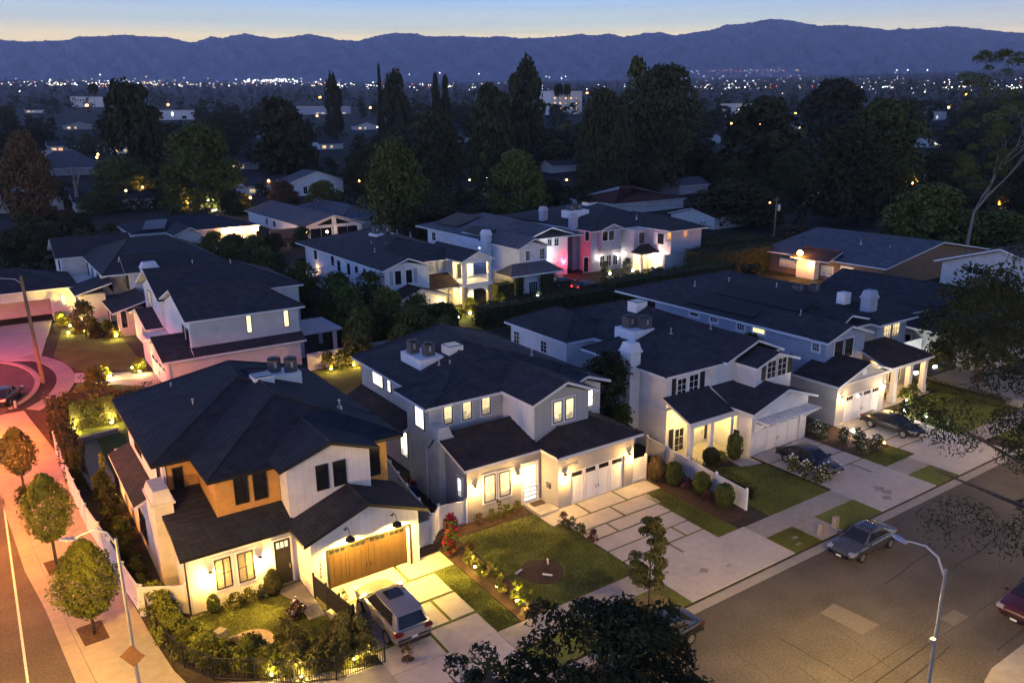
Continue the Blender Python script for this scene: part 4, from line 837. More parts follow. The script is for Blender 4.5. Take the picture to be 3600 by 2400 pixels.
for x0,x1 in((63.2,66.5),(67.6,70.9)):
    mb=MB(); a,b=(3.2,4.6) if x0<65 else (4.6,3.2); mb.ext([(x0,3.2),(x1,3.2),(x1,max(3.25,a if x0>65 else b) if x0>65 else 4.5),(x0,4.5 if x0>65 else 3.3)] if x0<65 else [(x0,3.2),(x1,3.2),(x1,3.3),(x0,4.5)],'y',169.38,169.48); mb.build('gable_window',M['glass'],h)
for x0,x1 in((61.4,66.4),(67.7,72.6)): win(h,'F',169.5,(x0,x1,.1,2.6),'trim',mun=(2,1))
for x in(60.9,67.0,73.1): MB().box(x-.3,x+.3,168.9,169.48,0,3.0).build('post',M['trim'],h)
ac_unit(75,200,5.0,'dark condenser on the ridge of the bluish patio house roof',False,.9,1.4)
light('POINT',(67,166.5,2.4),120,(1,.6,.3),h,.2)
h=ranch('low dark roofed house with three warm lamps along its eaves',28,53,181,200,3.0,5.3,'x','stucco','roof_black',name='lamp_lit_house',gable=False)
wall(h,[(34.6,39.6,173.5,181,0,2.8,('y',37.1,4.1))],'stucco','wing_wall'); roof(h,[hip(33.8,40.4,172.8,186,3,(37.1,172.8,37.1,186),4.5)],'roof_dark','trim',name='wing_roof')
for x,p in((46.6,420),(49.0,420),(52.6,420)):
    mb=MB(); mb.lathe([(.1,.55),(.58,.25),(.58,-.3),(.1,-.55)],12,(x,179.7,2.3)); mb.build('wall_lamp',emit((1,.6,.3),40),h); light('POINT',(x,178.8,1.7),p,(1,.40,.08),h,.2)
for pts in([(29.5,182,3.45),(34,182,3.45),(36,188,4.7),(31.5,188,4.7)],):
    mb=MB(); q=[(a,b,c_+.22) for a,b,c_ in pts]; l_=[(a,b,c_+.1) for a,b,c_ in pts]; mb.face(q); mb.face(l_[::-1])
    for k in range(4): mb.face([l_[k],l_[(k+1)%4],q[(k+1)%4],q[k]])
    mb.build('skylight_panel',M['glass'],h)
o=MB().box(54.5,62,176,176.3,0,2.2).build('garden_fence',M['wood']); tag(o,'rust coloured wooden garden fence lit by an orange wall lamp','fence')
for x,y in((59.5,166),(63,163.5)):
    o=empty('garden_lamp',(x,y,0),'small orange lamp glowing on a post in the hedge before the patio house','lamp','orange garden lamps'); mb=MB(); mb.tube([(x,y,0),(x,y,2.2)],.06,6); mb.build('post',M['black'],o)
    mb=MB(); mb.lathe([(.05,.25),(.25,.1),(.25,-.15),(.05,-.25)],10,(x,y,2.45)); mb.build('bulb',emit((1,.5,.15),30),o); light('POINT',(x-.2,y-.5,2.4),220,(1,.42,.1),o,.2)
def far(label,v,x,y,w,d,zw,zr,axis,wm,rm,wins=(),name='distant_house',gable=True,**k):
    p=G(v,x,y,0); dd=math.hypot(p.x,p.y)
    if dd>185:
        q,dd=hitF((VW[v][0]+x/VW[v][2])*.653333,(VW[v][1]+y/VW[v][2])*.653333); p=q
    return ranch(label,p.x,p.x+w,p.y,p.y+d,zw,zr,axis,wm,rm,name=name,z0=terr(dd)-.3,gable=gable,ov=.6,wins=[(f,(p.x if f=='F' else p.y)+a,(p.x if f=='F' else p.y)+b,c_,e,l_) for f,a,b,c_,e,l_ in wins])
far('house with lit yellow front window among the trees left of the blue roof','f',330,268,16,12,3.2,5.8,'x','cream','roof_dark',(('F',1,3,.8,2.3,((1,.75,.35),.5)),))
far('white gabled house with two dark windows above the bluish roof','f',640,262,18,12,5.0,8.2,'y','white','roof_grey',(('F',4,5.4,1,3.4,None),('F',8,9.4,1,3.4,None)))
far('low house with two small warm eave lamps behind the leafless forked tree','j',530,690,20,10,3.2,5.2,'x','stucco','roof_black')
far('grey roofed house at the left edge of the picture','j',-60,700,18,16,3.4,6.5,'y','grey','roof_grey')
far('house with a glowing orange corner window far up the left','j',345,275,26,14,3.4,6.0,'x','stucco','roof_dark',(('F',1,3.2,.8,2.6,((1,.5,.2),1.2)),('F',4,6,.8,2.6,((1,.5,.2),1.0))))
far('bluish domed roof house behind the bare tree branches','j',245,440,24,18,3.2,9.5,'x','grey','roof_grey',gable=False)
h=far('red tiled roof house behind the mauve house','h',1590,330,26,18,3.4,7.0,'y','stucco','roof_red',gable=False)
far('low red roofed house left of the utility pole','i',20,680,22,14,3.0,4.8,'x','stucco','roof_red')
far('dark flat topped house with a blue white wall band behind the long grey roof','i',1020,520,20,14,3.2,4.6,'x','white','roof_dark')
far('house with a small pale gable showing through the trees at far right','i',1690,290,14,10,3.2,6.0,'y','white','roof_grey')
far('low house with lit string of windows among trees at upper right','E',1510,1360,16,9,3.4,5.2,'x','white','roof_dark',tuple(('F',1+k*2.4,2.8+k*2.4,.8,2.6,((.95,1,.9),1.6)) for k in range(5)))
def block_(label,v,x,y,w,d,hh,m,wins=(),name='office_building'):
    q,dd=hitF((VW[v][0]+x/VW[v][2])*.653333,(VW[v][1]+y/VW[v][2])*.653333,2); z0=terr(dd)-1
    h=empty(name,(q.x,q.y,z0),label,'building'); wall(h,[(q.x,q.x+w,q.y,q.y+d,z0,z0+hh)],m); mb=MB(); mb.box(q.x-.3,q.x+w+.3,q.y-.3,q.y+d+.3,z0+hh,z0+hh+.8); mb.build('parapet',M['stucco'],h)
    for (a,b,c_,e,l_) in wins: win(h,'F',q.y,(q.x+a,q.x+b,z0+c_,z0+e),'dtrim',lit=l_,t=.12)
    return h
block_('white three storey block showing above the trees at upper left','A',675,975,34,22,13,'white',[(2+k*3,3.6+k*3,8,10.5,None) for k in range(5)])
block_('white two storey building with a bright vertical light strip','A',1415,1085,36,20,9,'white',[(15,17,4,12-4,((1,1,.95),3)),(4,8,2,4.5,None),(24,28,2,4.5,None)])
block_('long pale blue commercial building far away in the centre left','B',380,1040,60,30,9,'blue',[(20+k*6,24+k*6,1.5,3.5,((1,.8,.6),.5)) for k in range(6)])
block_('tall apartment block with orange lit balconies below two palms','D',360,1040,40,24,24,'cream',[(3+k*7,6+k*7,6+j*5,8.6+j*5,((1,.55,.25),1.0 if (k+j)%3 else .25)) for k in range(5) for j in range(3)]+[(2+k*9,6+k*9,1,4,((.8,.9,1),.5)) for k in range(4)],name='apartment_block')
block_('white commercial building with bright sign light at right of the round tree','D',2040,1060,26,16,12,'stucco',[(10,20,1,3,((.9,1,1),4)),(4,8,6,8,((1,.9,.7),.8))])
block_('flat white roofed shop far right beneath the power lines','E',1460,1090,26,16,7,'white',[(6,9,2,5,None),(12,15,2,5,((1,.95,.85),.6))])

# small half hidden houses of the wood, each with a lit window or two
hz=[('F',520,395,'grey',1),('F',735,345,'cream',1),('F',80,372,'stucco',0),('F',255,355,'cream',1),('F',820,300,'stucco',1),('F',1070,330,'grey',0),('F',1270,400,'cream',0),('F',1660,330,'stucco',1),('F',1830,300,'grey',1),('F',2060,330,'cream',0),('F',150,300,'grey',1),('F',980,415,'grey',0),('F',1900,385,'stucco',0),('F',60,260,'white',1),('F',600,320,'stucco',1),('F',1560,455,'grey',0)]
DS=['long grey walled low house half hidden by the dark dome tree at left','cream house with one warm window left of the middle of the wood','stucco house at the far left below the valley lights','cream house with a warm window beside the large round tree','stucco house with a lit window below the conifer spire','grey house deep in the wood left of the feathery tree','cream house behind the dark columnar trees','stucco house with a lit window right of the huge round tree','grey house with a warm window in the right hand wood','cream house under the low broad tree at right','grey house with a warm window above the domed roof','grey roofed house just behind the balcony house trees','stucco house to the right of the white chimney blocks','small white house with a warm window near the left edge','stucco house with warm window under the broad tree at left','grey house by the red roof ridge']
for (v,x,y,wm,l_),ds in zip(hz,DS):
    far(ds,v,x,y,random.uniform(13,20),random.uniform(9,12),3.2,random.uniform(5,6),random.choice('xy'),wm,random.choice(['roof_dark','roof_grey','roof_brown']),((('F',1.5,3.6,.8,2.4,((1,.55,.18),1.3)),('F',6,7.5,.8,2.4,((1,.7,.35),.6))) if l_ else ()))
# grass blades over the two near lawns
# ---------------------------------------------------------------- vegetation
def leaves(pos,nrm,size,aspect=.55,jit=.7,up=0.):
    """one kite-shaped leaf (or spray of leaves) at each point"""
    n=len(pos); d=nrm+rng.normal(0,jit,(n,3)); d/=np.linalg.norm(d,axis=1,keepdims=True)+1e-9
    t=rng.normal(0,1,(n,3)); t[:,2]+=up; t-=d*(t*d).sum(1,keepdims=True); t/=np.linalg.norm(t,axis=1,keepdims=True)+1e-9
    b=np.cross(d,t); s=(size*rng.uniform(.6,1.35,n))[:,None]
    v=np.stack([pos-t*s*.5,pos+b*s*aspect*.5+t*s*.05+d*s*.08,pos+t*s*.5,pos-b*s*aspect*.5+t*s*.05+d*s*.08],1).reshape(-1,3)
    return v
def mesh_from(name,v,nq,mats,extra=None):
    """quads 4k.. plus optional MB wood geometry with material 1"""
    me=bpy.data.meshes.new(name); f=[(4*i,4*i+1,4*i+2,4*i+3) for i in range(nq)]; V=[tuple(p) for p in v.tolist()]
    mi=[0]*nq
    if extra: k=len(V); V+=extra.v; f+=[tuple(k+i for i in q) for q in extra.f]; mi+=[1]*len(extra.f)
    me.from_pydata(V,[],f)
    for m in mats: me.materials.append(m)
    if extra: me.polygons.foreach_set('material_index',mi)
    me.update(); return me
def env(kind,z):
    """crown radius (0..1 of half width) at height fraction z (0..1 of crown)"""
    z=np.clip(z,0,1)
    if kind=='round': return np.sqrt(np.clip(1-(2*z-1)**2*.96,0,1))
    if kind=='dome': return np.sqrt(np.clip(1-z**2.2,0,1))*(.75+.25*np.minimum(1,z*4))
    if kind=='cone': return (1-z)**.8*np.minimum(1,.35+z*4)
    if kind=='column': return np.minimum(1,(1-z)*3.2)**.7*np.minimum(1,.45+z*2.5)
    if kind=='oval': return np.sin(np.pi*np.clip(z*.92+.05,0,1))**.75*(1.12-.35*z)
    return np.ones_like(z)
def crown_pts(kind,z0,z1,rad,nb,nl,br=.26,hole=0.,seed=0):
    """leaf points in clumps spread over the crown; unit-free"""
    r=np.random.default_rng(seed); zf=r.uniform(0,1,nb)
    if kind=='round': zf=.5+.5*np.sign(zf-.5)*np.abs(2*zf-1)**.9
    e=env(kind,zf); th=r.uniform(0,2*np.pi,nb); q=np.sqrt(r.uniform(.12,1,nb))*(1-br*.55)
    c=np.stack([np.cos(th)*e*q*rad,np.sin(th)*e*q*rad,z0+zf*(z1-z0)],1)
    bs=rad*br*r.uniform(.65,1.35,nb)
    k=r.integers(0,nb,nl); d=r.normal(0,1,(nl,3)); d/=np.linalg.norm(d,axis=1,keepdims=True); d[:,2]=np.where(d[:,2]<-.35,-d[:,2],d[:,2])
    rr=bs[k]*(r.uniform(.35,1,nl)**.5); p=c[k]+d*rr[:,None]*np.array([1,1,.8]); return p,d
def limbs(z0,zc,rad,rt,n,seed,pts=None,lean=0,forkz=.6):
    r=random.Random(seed); mb=MB(); top=z0+(zc-z0)
    mb.tube([(0,0,0),(lean*.3,0,zc*.35),(lean*.6,.02*rad,zc*.7),(lean,0,zc)],[rt*1.25,rt,rt*.8,rt*.45],7)
    for k in range(n):
        a=k*6.283/n+r.uniform(-.4,.4); zz=zc*r.uniform(forkz*.75,forkz*1.25); L=rad*r.uniform(.55,.95); h=r.uniform(.5,1.1)*L
        mb.tube([(lean*.5,0,zz*.9),(math.cos(a)*L*.45,math.sin(a)*L*.45,zz+h*.5),(math.cos(a)*L,math.sin(a)*L,zz+h)],[rt*.55,rt*.32,rt*.08],5)
    return mb
PROTO={}
def proto(kind,i,lm='dark',fine=False):
    """unit tree (height 1, crown width 1) as one mesh with two materials, for trees far away"""
    k=(kind,i,lm,fine)
    if k in PROTO: return PROTO[k]
    sd=i*17+len(kind)
    if kind=='palm':
        mb=MB(); mb.tube([(0,0,0),(.01,0,.45),(0,0,.86)],[.022,.018,.016],6); P_=[];D_=[]
        r=np.random.default_rng(sd); n=900; th=r.uniform(0,6.283,n); q=r.uniform(.1,1,n); el=r.uniform(-.9,1.1,n)
        P_=np.stack([np.cos(th)*q*.42*np.cos(el),np.sin(th)*q*.42*np.cos(el),.86+q*.13*np.sin(el)-.05*q**2],1); D_=np.stack([np.cos(th)*.2,np.sin(th)*.2,np.ones(n)],1); v=leaves(P_,D_,.11,.35)
        me=mesh_from(kind,v,n,[LM[lm],M['bark']],mb)
    else:
        z0={'round':.08,'dome':.07,'cone':.05,'column':.03,'oval':.1,'airy':.25}[kind]; nl={'airy':1300}.get(kind,3400); nb={'airy':20,'cone':70,'column':60}.get(kind,64)
        if fine and kind!='airy': nl=10000; nb=int(nb*1.3)
        p,d=crown_pts('round' if kind=='airy' else kind,z0,.99,.5,nb,nl,{'airy':.26,'cone':.26,'column':.4}.get(kind,.3),seed=sd)
        v=leaves(p,d,(.046 if fine else .085) if kind!='airy' else .075,.7)
        me=mesh_from(kind,v,nl,[LM[lm],M['palebark' if kind=='airy' else 'bark']],limbs(z0,.72,.42,.022,5,sd))
    PROTO[k]=me; return me
def far_tree(kind,i,lm,loc,hh,ww,label,cat='tree',group=None,name=None):
    o=bpy.data.objects.new(name or {'palm':'palm_tree','cone':'conifer_tree','column':'cypress_tree'}.get(kind,'leafy_tree'),proto(kind,i,lm,math.hypot(loc[0],loc[1])<290)); C.objects.link(o)
    o.location=loc; o.scale=(ww,ww*random.uniform(.9,1.1),hh); o.rotation_euler=(0,0,random.uniform(0,6.28)); return tag(o,label,cat,group)
def near_tree(loc,hh,ww,kind,lm,label,nl=5000,nb=40,leaf=.14,z0=.3,rt=.12,bark='bark',name='leafy_tree',group=None,seed=1,br=.4,asp=.5,n=6):
    o=empty(name,loc,label,'tree',group); p,d=crown_pts(kind,hh*z0,hh,ww/2,nb,nl,br,seed=seed); v=leaves(p,d,leaf*1.55,max(asp,.45))
    me=mesh_from('crown',v,nl,[LM[lm]]); c_=bpy.data.objects.new('crown',me); C.objects.link(c_); c_.parent=o
    t=limbs(hh*z0,hh*.8,ww*.36,rt,n,seed).build('trunk',M[bark],None,True); t.parent=o; return o
def bush(loc,w,hh,lm,label,kind='dome',leaf=.07,nl=1500,name='shrub',group=None,cat='shrub',seed=None,flowers=None,nf=60,asp=.6,br=.34):
    seed=seed or random.randint(0,9999); p,d=crown_pts(kind,0.03,hh,w/2,max(14,int(30*w)),nl,br,seed=seed); v=leaves(p,d,leaf*(1.6 if asp>.45 else 1.15),asp)
    mats=[LM[lm],LM[flowers] if flowers else LM[lm]]; ex=None
    if kind=='round': return clipped(loc,w,hh,lm,label,name,group)
    if kind=='column': return clipped(loc,w,hh,lm,label,name,group,box=.7)
    if flowers:
        r=np.random.default_rng(seed); ex=MB(); pk=p[r.integers(0,len(p),nf)]; fv=leaves(pk*np.array([1.06,1.06,1.08])+np.array([0,0,.03]),np.tile([[0,-.5,.7]],(nf,1)),.13,.9,.4); 
        ex.v=[tuple(x) for x in fv.tolist()]; ex.f=[(4*i,4*i+1,4*i+2,4*i+3) for i in range(nf)]
    o=bpy.data.objects.new(name,mesh_from(name,v,len(p),mats,ex)); C.objects.link(o); o.location=loc; return tag(o,label,cat,group)
def clipped(loc,w,hh,lm,label,name='clipped_bush',group=None,leaf=.1,n=3200,box=.0,cat='shrub'):
    r=np.random.default_rng(random.randint(0,9999)); d=r.normal(0,1,(n,3)); d/=np.linalg.norm(d,axis=1,keepdims=True)
    e=1-.25*box; q=np.sign(d)*np.abs(d)**e; q/=np.linalg.norm(q,axis=1,keepdims=True)**(1-.35*box)
    lump=1+.07*np.sin(d[:,0]*5+loc[0])*np.cos(d[:,1]*6)+.05*np.sin(d[:,2]*9+loc[1]*3); p=q*np.array([w/2,w/2,hh/2])*(lump*r.uniform(.9,1.03,n))[:,None]+np.array([0,0,hh/2])
    core=MB(); core.lathe([(w*.12,.02),(w*.36,hh*.18),(w*.43,hh*.5),(w*.34,hh*.8),(w*.1,hh*.93)],12)
    o=bpy.data.objects.new(name,mesh_from(name,leaves(p,d,leaf,.65,.6),n,[LM[lm],LM['dark']],core)); C.objects.link(o); o.location=loc; return tag(o,label,cat,group)
def dense_tree(loc,hh,ww,z0,lm,label,leaf=.16,n=6500,bark='bark',name='street_tree',shape='oval'):
    o=empty(name,loc,label,'tree'); r=np.random.default_rng(int(abs(loc[0]*100+loc[1]*10))); zb=hh*z0; zf=r.uniform(0,1,n)**.9; th=r.uniform(0,6.283,n); e=env(shape,zf)
    lump=.86+.16*np.sin(th*4+zf*9+loc[1])*np.cos(zf*13+th*2)+.1*np.sin(th*9+zf*23); q=r.uniform(.72,1.04,n)
    p=np.stack([np.cos(th)*e*lump*q*ww/2,np.sin(th)*e*lump*q*ww/2,zb+zf*(hh-zb)+r.normal(0,.07,n)],1); d=np.stack([np.cos(th),np.sin(th),.25+.8*(zf-.4)],1)
    c_=bpy.data.objects.new('crown',mesh_from('crown',leaves(p,d,leaf,.55,.7),n,[LM[lm]])); C.objects.link(c_); c_.parent=o
    t=limbs(zb,hh*.8,ww*.3,.08,7,3).build('trunk',M[bark],None,True); t.parent=o; return o
def hedge(x0,x1,y0,y1,hh,lm,label,leaf=.12,dens=60,name='hedge',cat='hedge',wob=.25):
    A=2*((x1-x0)+(y1-y0))*hh+(x1-x0)*(y1-y0); n=int(min(9000,A*dens)); r=rng
    f=r.uniform(0,A,n); tp=(x1-x0)*(y1-y0); s1=(x1-x0)*hh; s2=(y1-y0)*hh
    u=r.uniform(0,1,n); w=r.uniform(0,1,n)**.8; P_=np.zeros((n,3)); D_=np.zeros((n,3))
    for lo,hi,fn,dd in((0,tp,lambda m:(x0+u[m]*(x1-x0),y0+w[m]*(y1-y0),hh+0*u[m]),(0,0,1)),(tp,tp+s1,lambda m:(x0+u[m]*(x1-x0),y0+0*u[m],w[m]*hh),(0,-1,0)),(tp+s1,tp+2*s1,lambda m:(x0+u[m]*(x1-x0),y1+0*u[m],w[m]*hh),(0,1,0)),
       (tp+2*s1,tp+2*s1+s2,lambda m:(x0+0*u[m],y0+u[m]*(y1-y0),w[m]*hh),(-1,0,0)),(tp+2*s1+s2,A+1,lambda m:(x1+0*u[m],y0+u[m]*(y1-y0),w[m]*hh),(1,0,0))):
        m=(f>=lo)&(f<hi); a=fn(m); P_[m]=np.stack(a,1); D_[m]=dd
    k=np.sin(P_[:,0]*1.7+1)*np.cos(P_[:,1]*1.3)+np.sin(P_[:,0]*4.1+P_[:,1]*3.3+P_[:,2]*2)*.5
    P_+=D_*(k*wob)[:,None]+r.normal(0,.06,(n,3)); core=MB(); i=.25; core.box(x0+i,x1-i,y0+i,y1-i,0,hh-i)
    o=bpy.data.objects.new(name,mesh_from(name,leaves(P_,D_,leaf,.6,.6),n,[LM[lm],LM['dark']],core)); C.objects.link(o); return tag(o,label,cat)
def inpoly(x,y,P):
    c=False
    for k in range(len(P)):
        (a,b),(e,f)=P[k],P[k-1]
        if (b>y)!=(f>y) and x<(e-a)*(y-b)/(f-b)+a: c=not c
    return c
gp=[]
for P,nn_ in((L1,7000),([(21.85,29.3),(28.3,29.3),(28.45,36.2),(27.5,36.25),(27.5,38.3),(21.9,38.6)],9000),(rc(18.78,20.2,29.3,35.85),2600),(rc(35.15,36.95,29.3,36.25),2600),([(40.0,29.3),(46.3,29.3),(46.3,34.6),(44.2,35.6),(41.8,37.2),(40.4,37.2)],5000),(rc(64,74.1,29.4,36),4000),(rc(37.45,39.95,25.46,27.56),1400),(rc(53.2,56.9,29.3,31.2),1200)):
    xs=[p[0] for p in P]; ys=[p[1] for p in P]; k=0
    while k<nn_:
        x,y=random.uniform(min(xs),max(xs)),random.uniform(min(ys),max(ys))
        if inpoly(x,y,P) and (x-23.9)**2+(y-32.5)**2>1.9 and (x-8.25)**2+(y-35.6)**2>1.3 and math.sin(x*1.9+math.sin(y*2.3))*math.cos(y*1.6+x)>random.uniform(-1.2,.9): gp.append((x,y,.135)); k+=1
gp=np.array(gp); o=bpy.data.objects.new('grass',mesh_from('grass',leaves(gp,np.tile([[0.,-.6,.5]],(len(gp),1)),.11,.35,.6,1.5),len(gp),[M['lawn']])); C.objects.link(o); tag(o,'uneven tufts of mown grass on the front lawns','grass',kind='stuff')
# street trees on the side street
dense_tree((1.0,49.2,.12),5.8,3.1,.32,'yellow','round headed young street tree in the middle pavement well')
dense_tree((1.9,40.95,.12),5.2,3.3,.22,'yellow','bright yellow green street tree nearest the lamp post with a warning sign',n=8000)
dense_tree((.15,60.8,.12),5.1,2.6,.36,'olive','dull olive leaved street tree, farthest along the side street',n=4500)
bush((.1,59.3,.12),1.6,1.3,'dark','low dark bush at the foot of the farthest street tree')
# big trees close to the camera
p=ray('7',470,1500); t=15.2/math.hypot(p.x,p.y); q=p*t
def big_near(px,py,dist,ww,hh,kind,lm,label,nl,leaf,nb,seed,asp=.4,br=.2,bark='bark',z0=.3,name='leafy_tree'):
    """crown centre on the ray through a point, at DIST metres; the trunk stands on the ground below it"""
    d=ray('F',px,py); k=dist/math.hypot(d.x,d.y); cx,cy,cz=d.x*k,d.y*k,H+d.z*k
    o=empty(name,(cx,cy,0),label,'tree'); p,dd=crown_pts(kind,cz-hh/2,cz+hh/2,ww/2,nb,nl,br,seed=seed); me=mesh_from('crown',leaves(p,dd,leaf,asp,.6),nl,[LM[lm]]); c_=bpy.data.objects.new('crown',me); C.objects.link(c_); c_.parent=o
    top=cz+hh*.3; zb=cz-hh/2; rr=random.Random(seed); mb=MB(); mb.tube([(.3,-.2,0),(.15,-.1,zb*.5),(0,0,zb),(.1,.1,cz),(0,0,top)],[.34,.27,.22,.13,.05],9)
    for i in range(11):
        a=i*2.4; z=zb+rr.uniform(-.4,hh*.4); L=ww*rr.uniform(.3,.46); mb.tube([(0,0,z),(math.cos(a)*L*.5,math.sin(a)*L*.5,z+L*.25),(math.cos(a)*L,math.sin(a)*L,z+L*.45)],[.11,.07,.02],6)
    tr=mb.build('trunk',M[bark],None,True); tr.parent=o; return o
big_near(1385,1590,17.5,7.6,4.4,'dome','dark','dark leafy tree crown rising in front at the bottom centre',15000,.2,70,21,.36,.16)
big_near(1120,1590,16.5,3.0,2.4,'dome','dark','smaller dark tree crown at the bottom, left of the big one',3600,.16,24,22,.36,.2)
big_near(2665,960,27,13.5,12,'round','dark','loose dark pine branches hanging in from the right edge, over the pavement',60000,.17,120,31,.2,.15,name='pine_tree')
big_near(2258,738,86,12.5,8.4,'dome','dark','dense dark tree at the right edge behind the iron gate',7000,.5,60,33,.5,.3)
def veg_tree(v,x,y,zc,hh,ww,kind,lm,label,nl=2600,leaf=.24,group=None,seed=None,name='leafy_tree',z0=.12,**k):
    q=G(v,x,y,zc); return near_tree((q.x,q.y,0),hh,ww,kind,lm,label,nl,int(20+ww*5),leaf,z0,.14,seed=seed or random.randint(1,9999),name=name,group=group,**k)
# back yard screen trees between the two streets
for i,(x,y,hh,ww,lm) in enumerate([(36,104,5.5,5,'dark'),(38.5,98,5,4.6,'mid'),(33,99,5.5,5,'dark'),(40.8,93,5.5,5,'dark'),(36.5,92,5.5,5.2,'mid'),(40.5,87.5,4.6,4.6,'olive'),(35.5,86.5,5.2,5,'dark'),(37.5,81.5,5.2,5,'olive'),(42.5,83,4.2,4.4,'mid'),(33.5,79.5,4.4,4,'olive'),(38.5,76.5,4.6,4.6,'olive'),(43.5,78.5,4,4,'mid'),(35.5,73,3.6,3.6,'olive'),(40.5,72.5,3.8,3.8,'olive'),(32,76,3.4,3.2,'olive'),(45.5,81.5,3.4,3.6,'dark'),(34,112,4.8,4.6,'dark'),(37,118,4.8,4.6,'mid'),(32.5,121,4.6,4.6,'dark'),(38,127,4.6,5,'dark'),(35,134,4.8,5,'dark'),(40,137,4.8,5,'mid'),(31.5,143,4.4,5,'dark'),(42.5,146,4.6,4.8,'olive'),(36,150,4.8,5.5,'dark'),(46,152,3.4,5,'dark'),(41,158,3.2,5,'mid'),(50,160,2.6,5,'rust'),(57,163,3.0,4.5,'mid'),(44,166,2.2,5,'dark')]):
    near_tree((x,y,0),hh*1.12,ww*1.12,'dome','mid' if lm=='dark' else lm,'bushy unlit backyard tree in the dark screen between the pale houses',3200,int(20+ww*6),.26,.06,.12,seed=100+i,group='backyard screen trees',bark='bark')  # dark crowns swapped to lighter green, standing in for warm light on them
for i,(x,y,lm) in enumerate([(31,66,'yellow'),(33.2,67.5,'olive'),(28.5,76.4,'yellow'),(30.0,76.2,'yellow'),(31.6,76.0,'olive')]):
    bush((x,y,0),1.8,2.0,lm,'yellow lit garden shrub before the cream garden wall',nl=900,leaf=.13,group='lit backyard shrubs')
# hedges
hedge(50.5,72,80.5,83.5,2.9,'dark','long dark hedge behind the shuttered house roof',.2,40); hedge(72.2,97,80.8,84.2,3.6,'mid','tall green hedge in front of the mauve house drive',.2,40)
hedge(97,112,86,92,4.3,'dark','dense dark hedge mass right of the mauve house',.24,34); hedge(104,118,92.3,99,4.6,'dark','dark hedge mass behind the one beside the mauve house',.26,30); hedge(112,126,88,92,4.0,'dark','dark hedge to the left of the long grey roof',.26,30)
hedge(60,63.3,92.2,94.6,2.8,'yellow','clipped hedge lit yellow beside the arched porch',.12,70); 
for x0,x1,l in((65.0,66.6,'ivy clad pillar left of the white paned window'),(69.6,72.2,'ivy clad pillar right of the white paned window')): hedge(x0,x1,94.6,95.5,2.9,'dark',l,.12,70,'ivy','ivy')
hedge(40.6,41.2,31.2,37.5,1.1,'dark','low dark hedge on the far side of the white fence',.09,110); hedge(64.5,73.8,37.3,38.6,.9,'olive','low hedge along the back of the lit lawn by the stone wall',.1,90) if False else None
hedge(72.7,74.1,30.3,38.5,.9,'dark','low hedge inside the stone wall of the lit lawn',.11,80)
hedge(2.9,3.9,60.5,75,2.9,'dark','overgrown dark hedge along the white fence by the orange lit pavement',.18,60); hedge(4.0,8.0,72.6,75.4,2.9,'olive','leafy hedge above the yellow up-lights at the back of the corner house',.18,50)
hedge(6,14,76.3,77.8,1.6,'olive','low hedge before the pale side wall',.16,50)
for i,(y,w,hh) in enumerate([(57.5,1.7,2.0),(55,1.5,1.8),(52.6,1.6,1.7),(50.2,1.5,1.6),(47.8,1.4,1.3),(45.6,1.2,1.2),(43.6,1.1,1.1)]): bush((4.55+(.15 if i%2 else 0),y,0),w,hh,'dark' if i%3 else 'mid','dark shrub in the narrow strip between white fence and corner house',nl=1100,leaf=.12,group='side strip shrubs')
near_tree((4.9,58.3,0),3.0,1.2,'cone','yellow','slim yellow lit sapling beside the lean-to roof of the corner house',900,20,.11,.1,.04,seed=8,name='sapling')
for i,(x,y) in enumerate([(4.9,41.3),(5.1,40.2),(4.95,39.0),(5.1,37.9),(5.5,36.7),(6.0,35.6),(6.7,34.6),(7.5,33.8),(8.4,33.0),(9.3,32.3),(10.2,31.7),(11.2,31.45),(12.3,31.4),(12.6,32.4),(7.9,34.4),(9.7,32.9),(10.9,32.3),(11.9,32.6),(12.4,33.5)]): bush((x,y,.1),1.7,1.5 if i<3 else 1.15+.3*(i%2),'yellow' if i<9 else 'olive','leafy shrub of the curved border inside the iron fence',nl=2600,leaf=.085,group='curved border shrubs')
bush((7.4,39.25,.1),.62,1.1,'mid','clipped upright bush left of the corner house windows','round',.045,1500); bush((10.55,39.1,.1),.95,1.55,'olive','clipped egg shaped bush beside the dark front door','round',.05,2200)
for x,w in((8.4,1.1),(9.3,1.2),(9.9,.8)): bush((x,39.2,.1),w,.7,'olive' if w>1 else 'grey','low grey green shrub under the corner house windows',nl=700,leaf=.07,group='shrubs under the windows')
bush((10.9,36.3,.1),1.2,.9,'purple','sparse pink flowered bush beside the corner house steps',nl=500,leaf=.09,flowers='white',nf=40)
bush((9.6,34.2,.1),1.7,1.5,'olive','small loose shrub on the corner lawn near the gravel circle',nl=700,leaf=.1)
bush((13.0,35.4,.1),.9,1.2,'yellow','bright thin grasses lit yellow between the dark screen and the car',nl=700,leaf=.14,asp=.25)
bush((14.0,29.8,.1),.8,1.1,'rust','wispy brown plant at the end of the iron fence',nl=320,leaf=.15,asp=.3)
bush((20.55,37.0,.1),1.25,2.5,'mid','red flowering climber standing between the corner house drive and the lawn','oval',.09,2200,flowers='red',nf=420,name='bougainvillea')
for i,(x,y,w,hh,lm) in enumerate([(20.95,35.5,.9,1.0,'olive'),(20.85,34.1,.9,.8,'yellow'),(21.3,33.3,.8,.9,'mid'),(20.9,32.1,.8,1.1,'olive'),(21.25,31.2,.9,1.0,'yellow'),(21.0,30.2,.8,1.1,'yellow'),(21.4,36.4,.8,.8,'rust')]): bush((x,y,.1),w,hh,lm,'shrub in the up-lit bed between the two front lawns',nl=700,leaf=.09,group='up-lit bed shrubs')
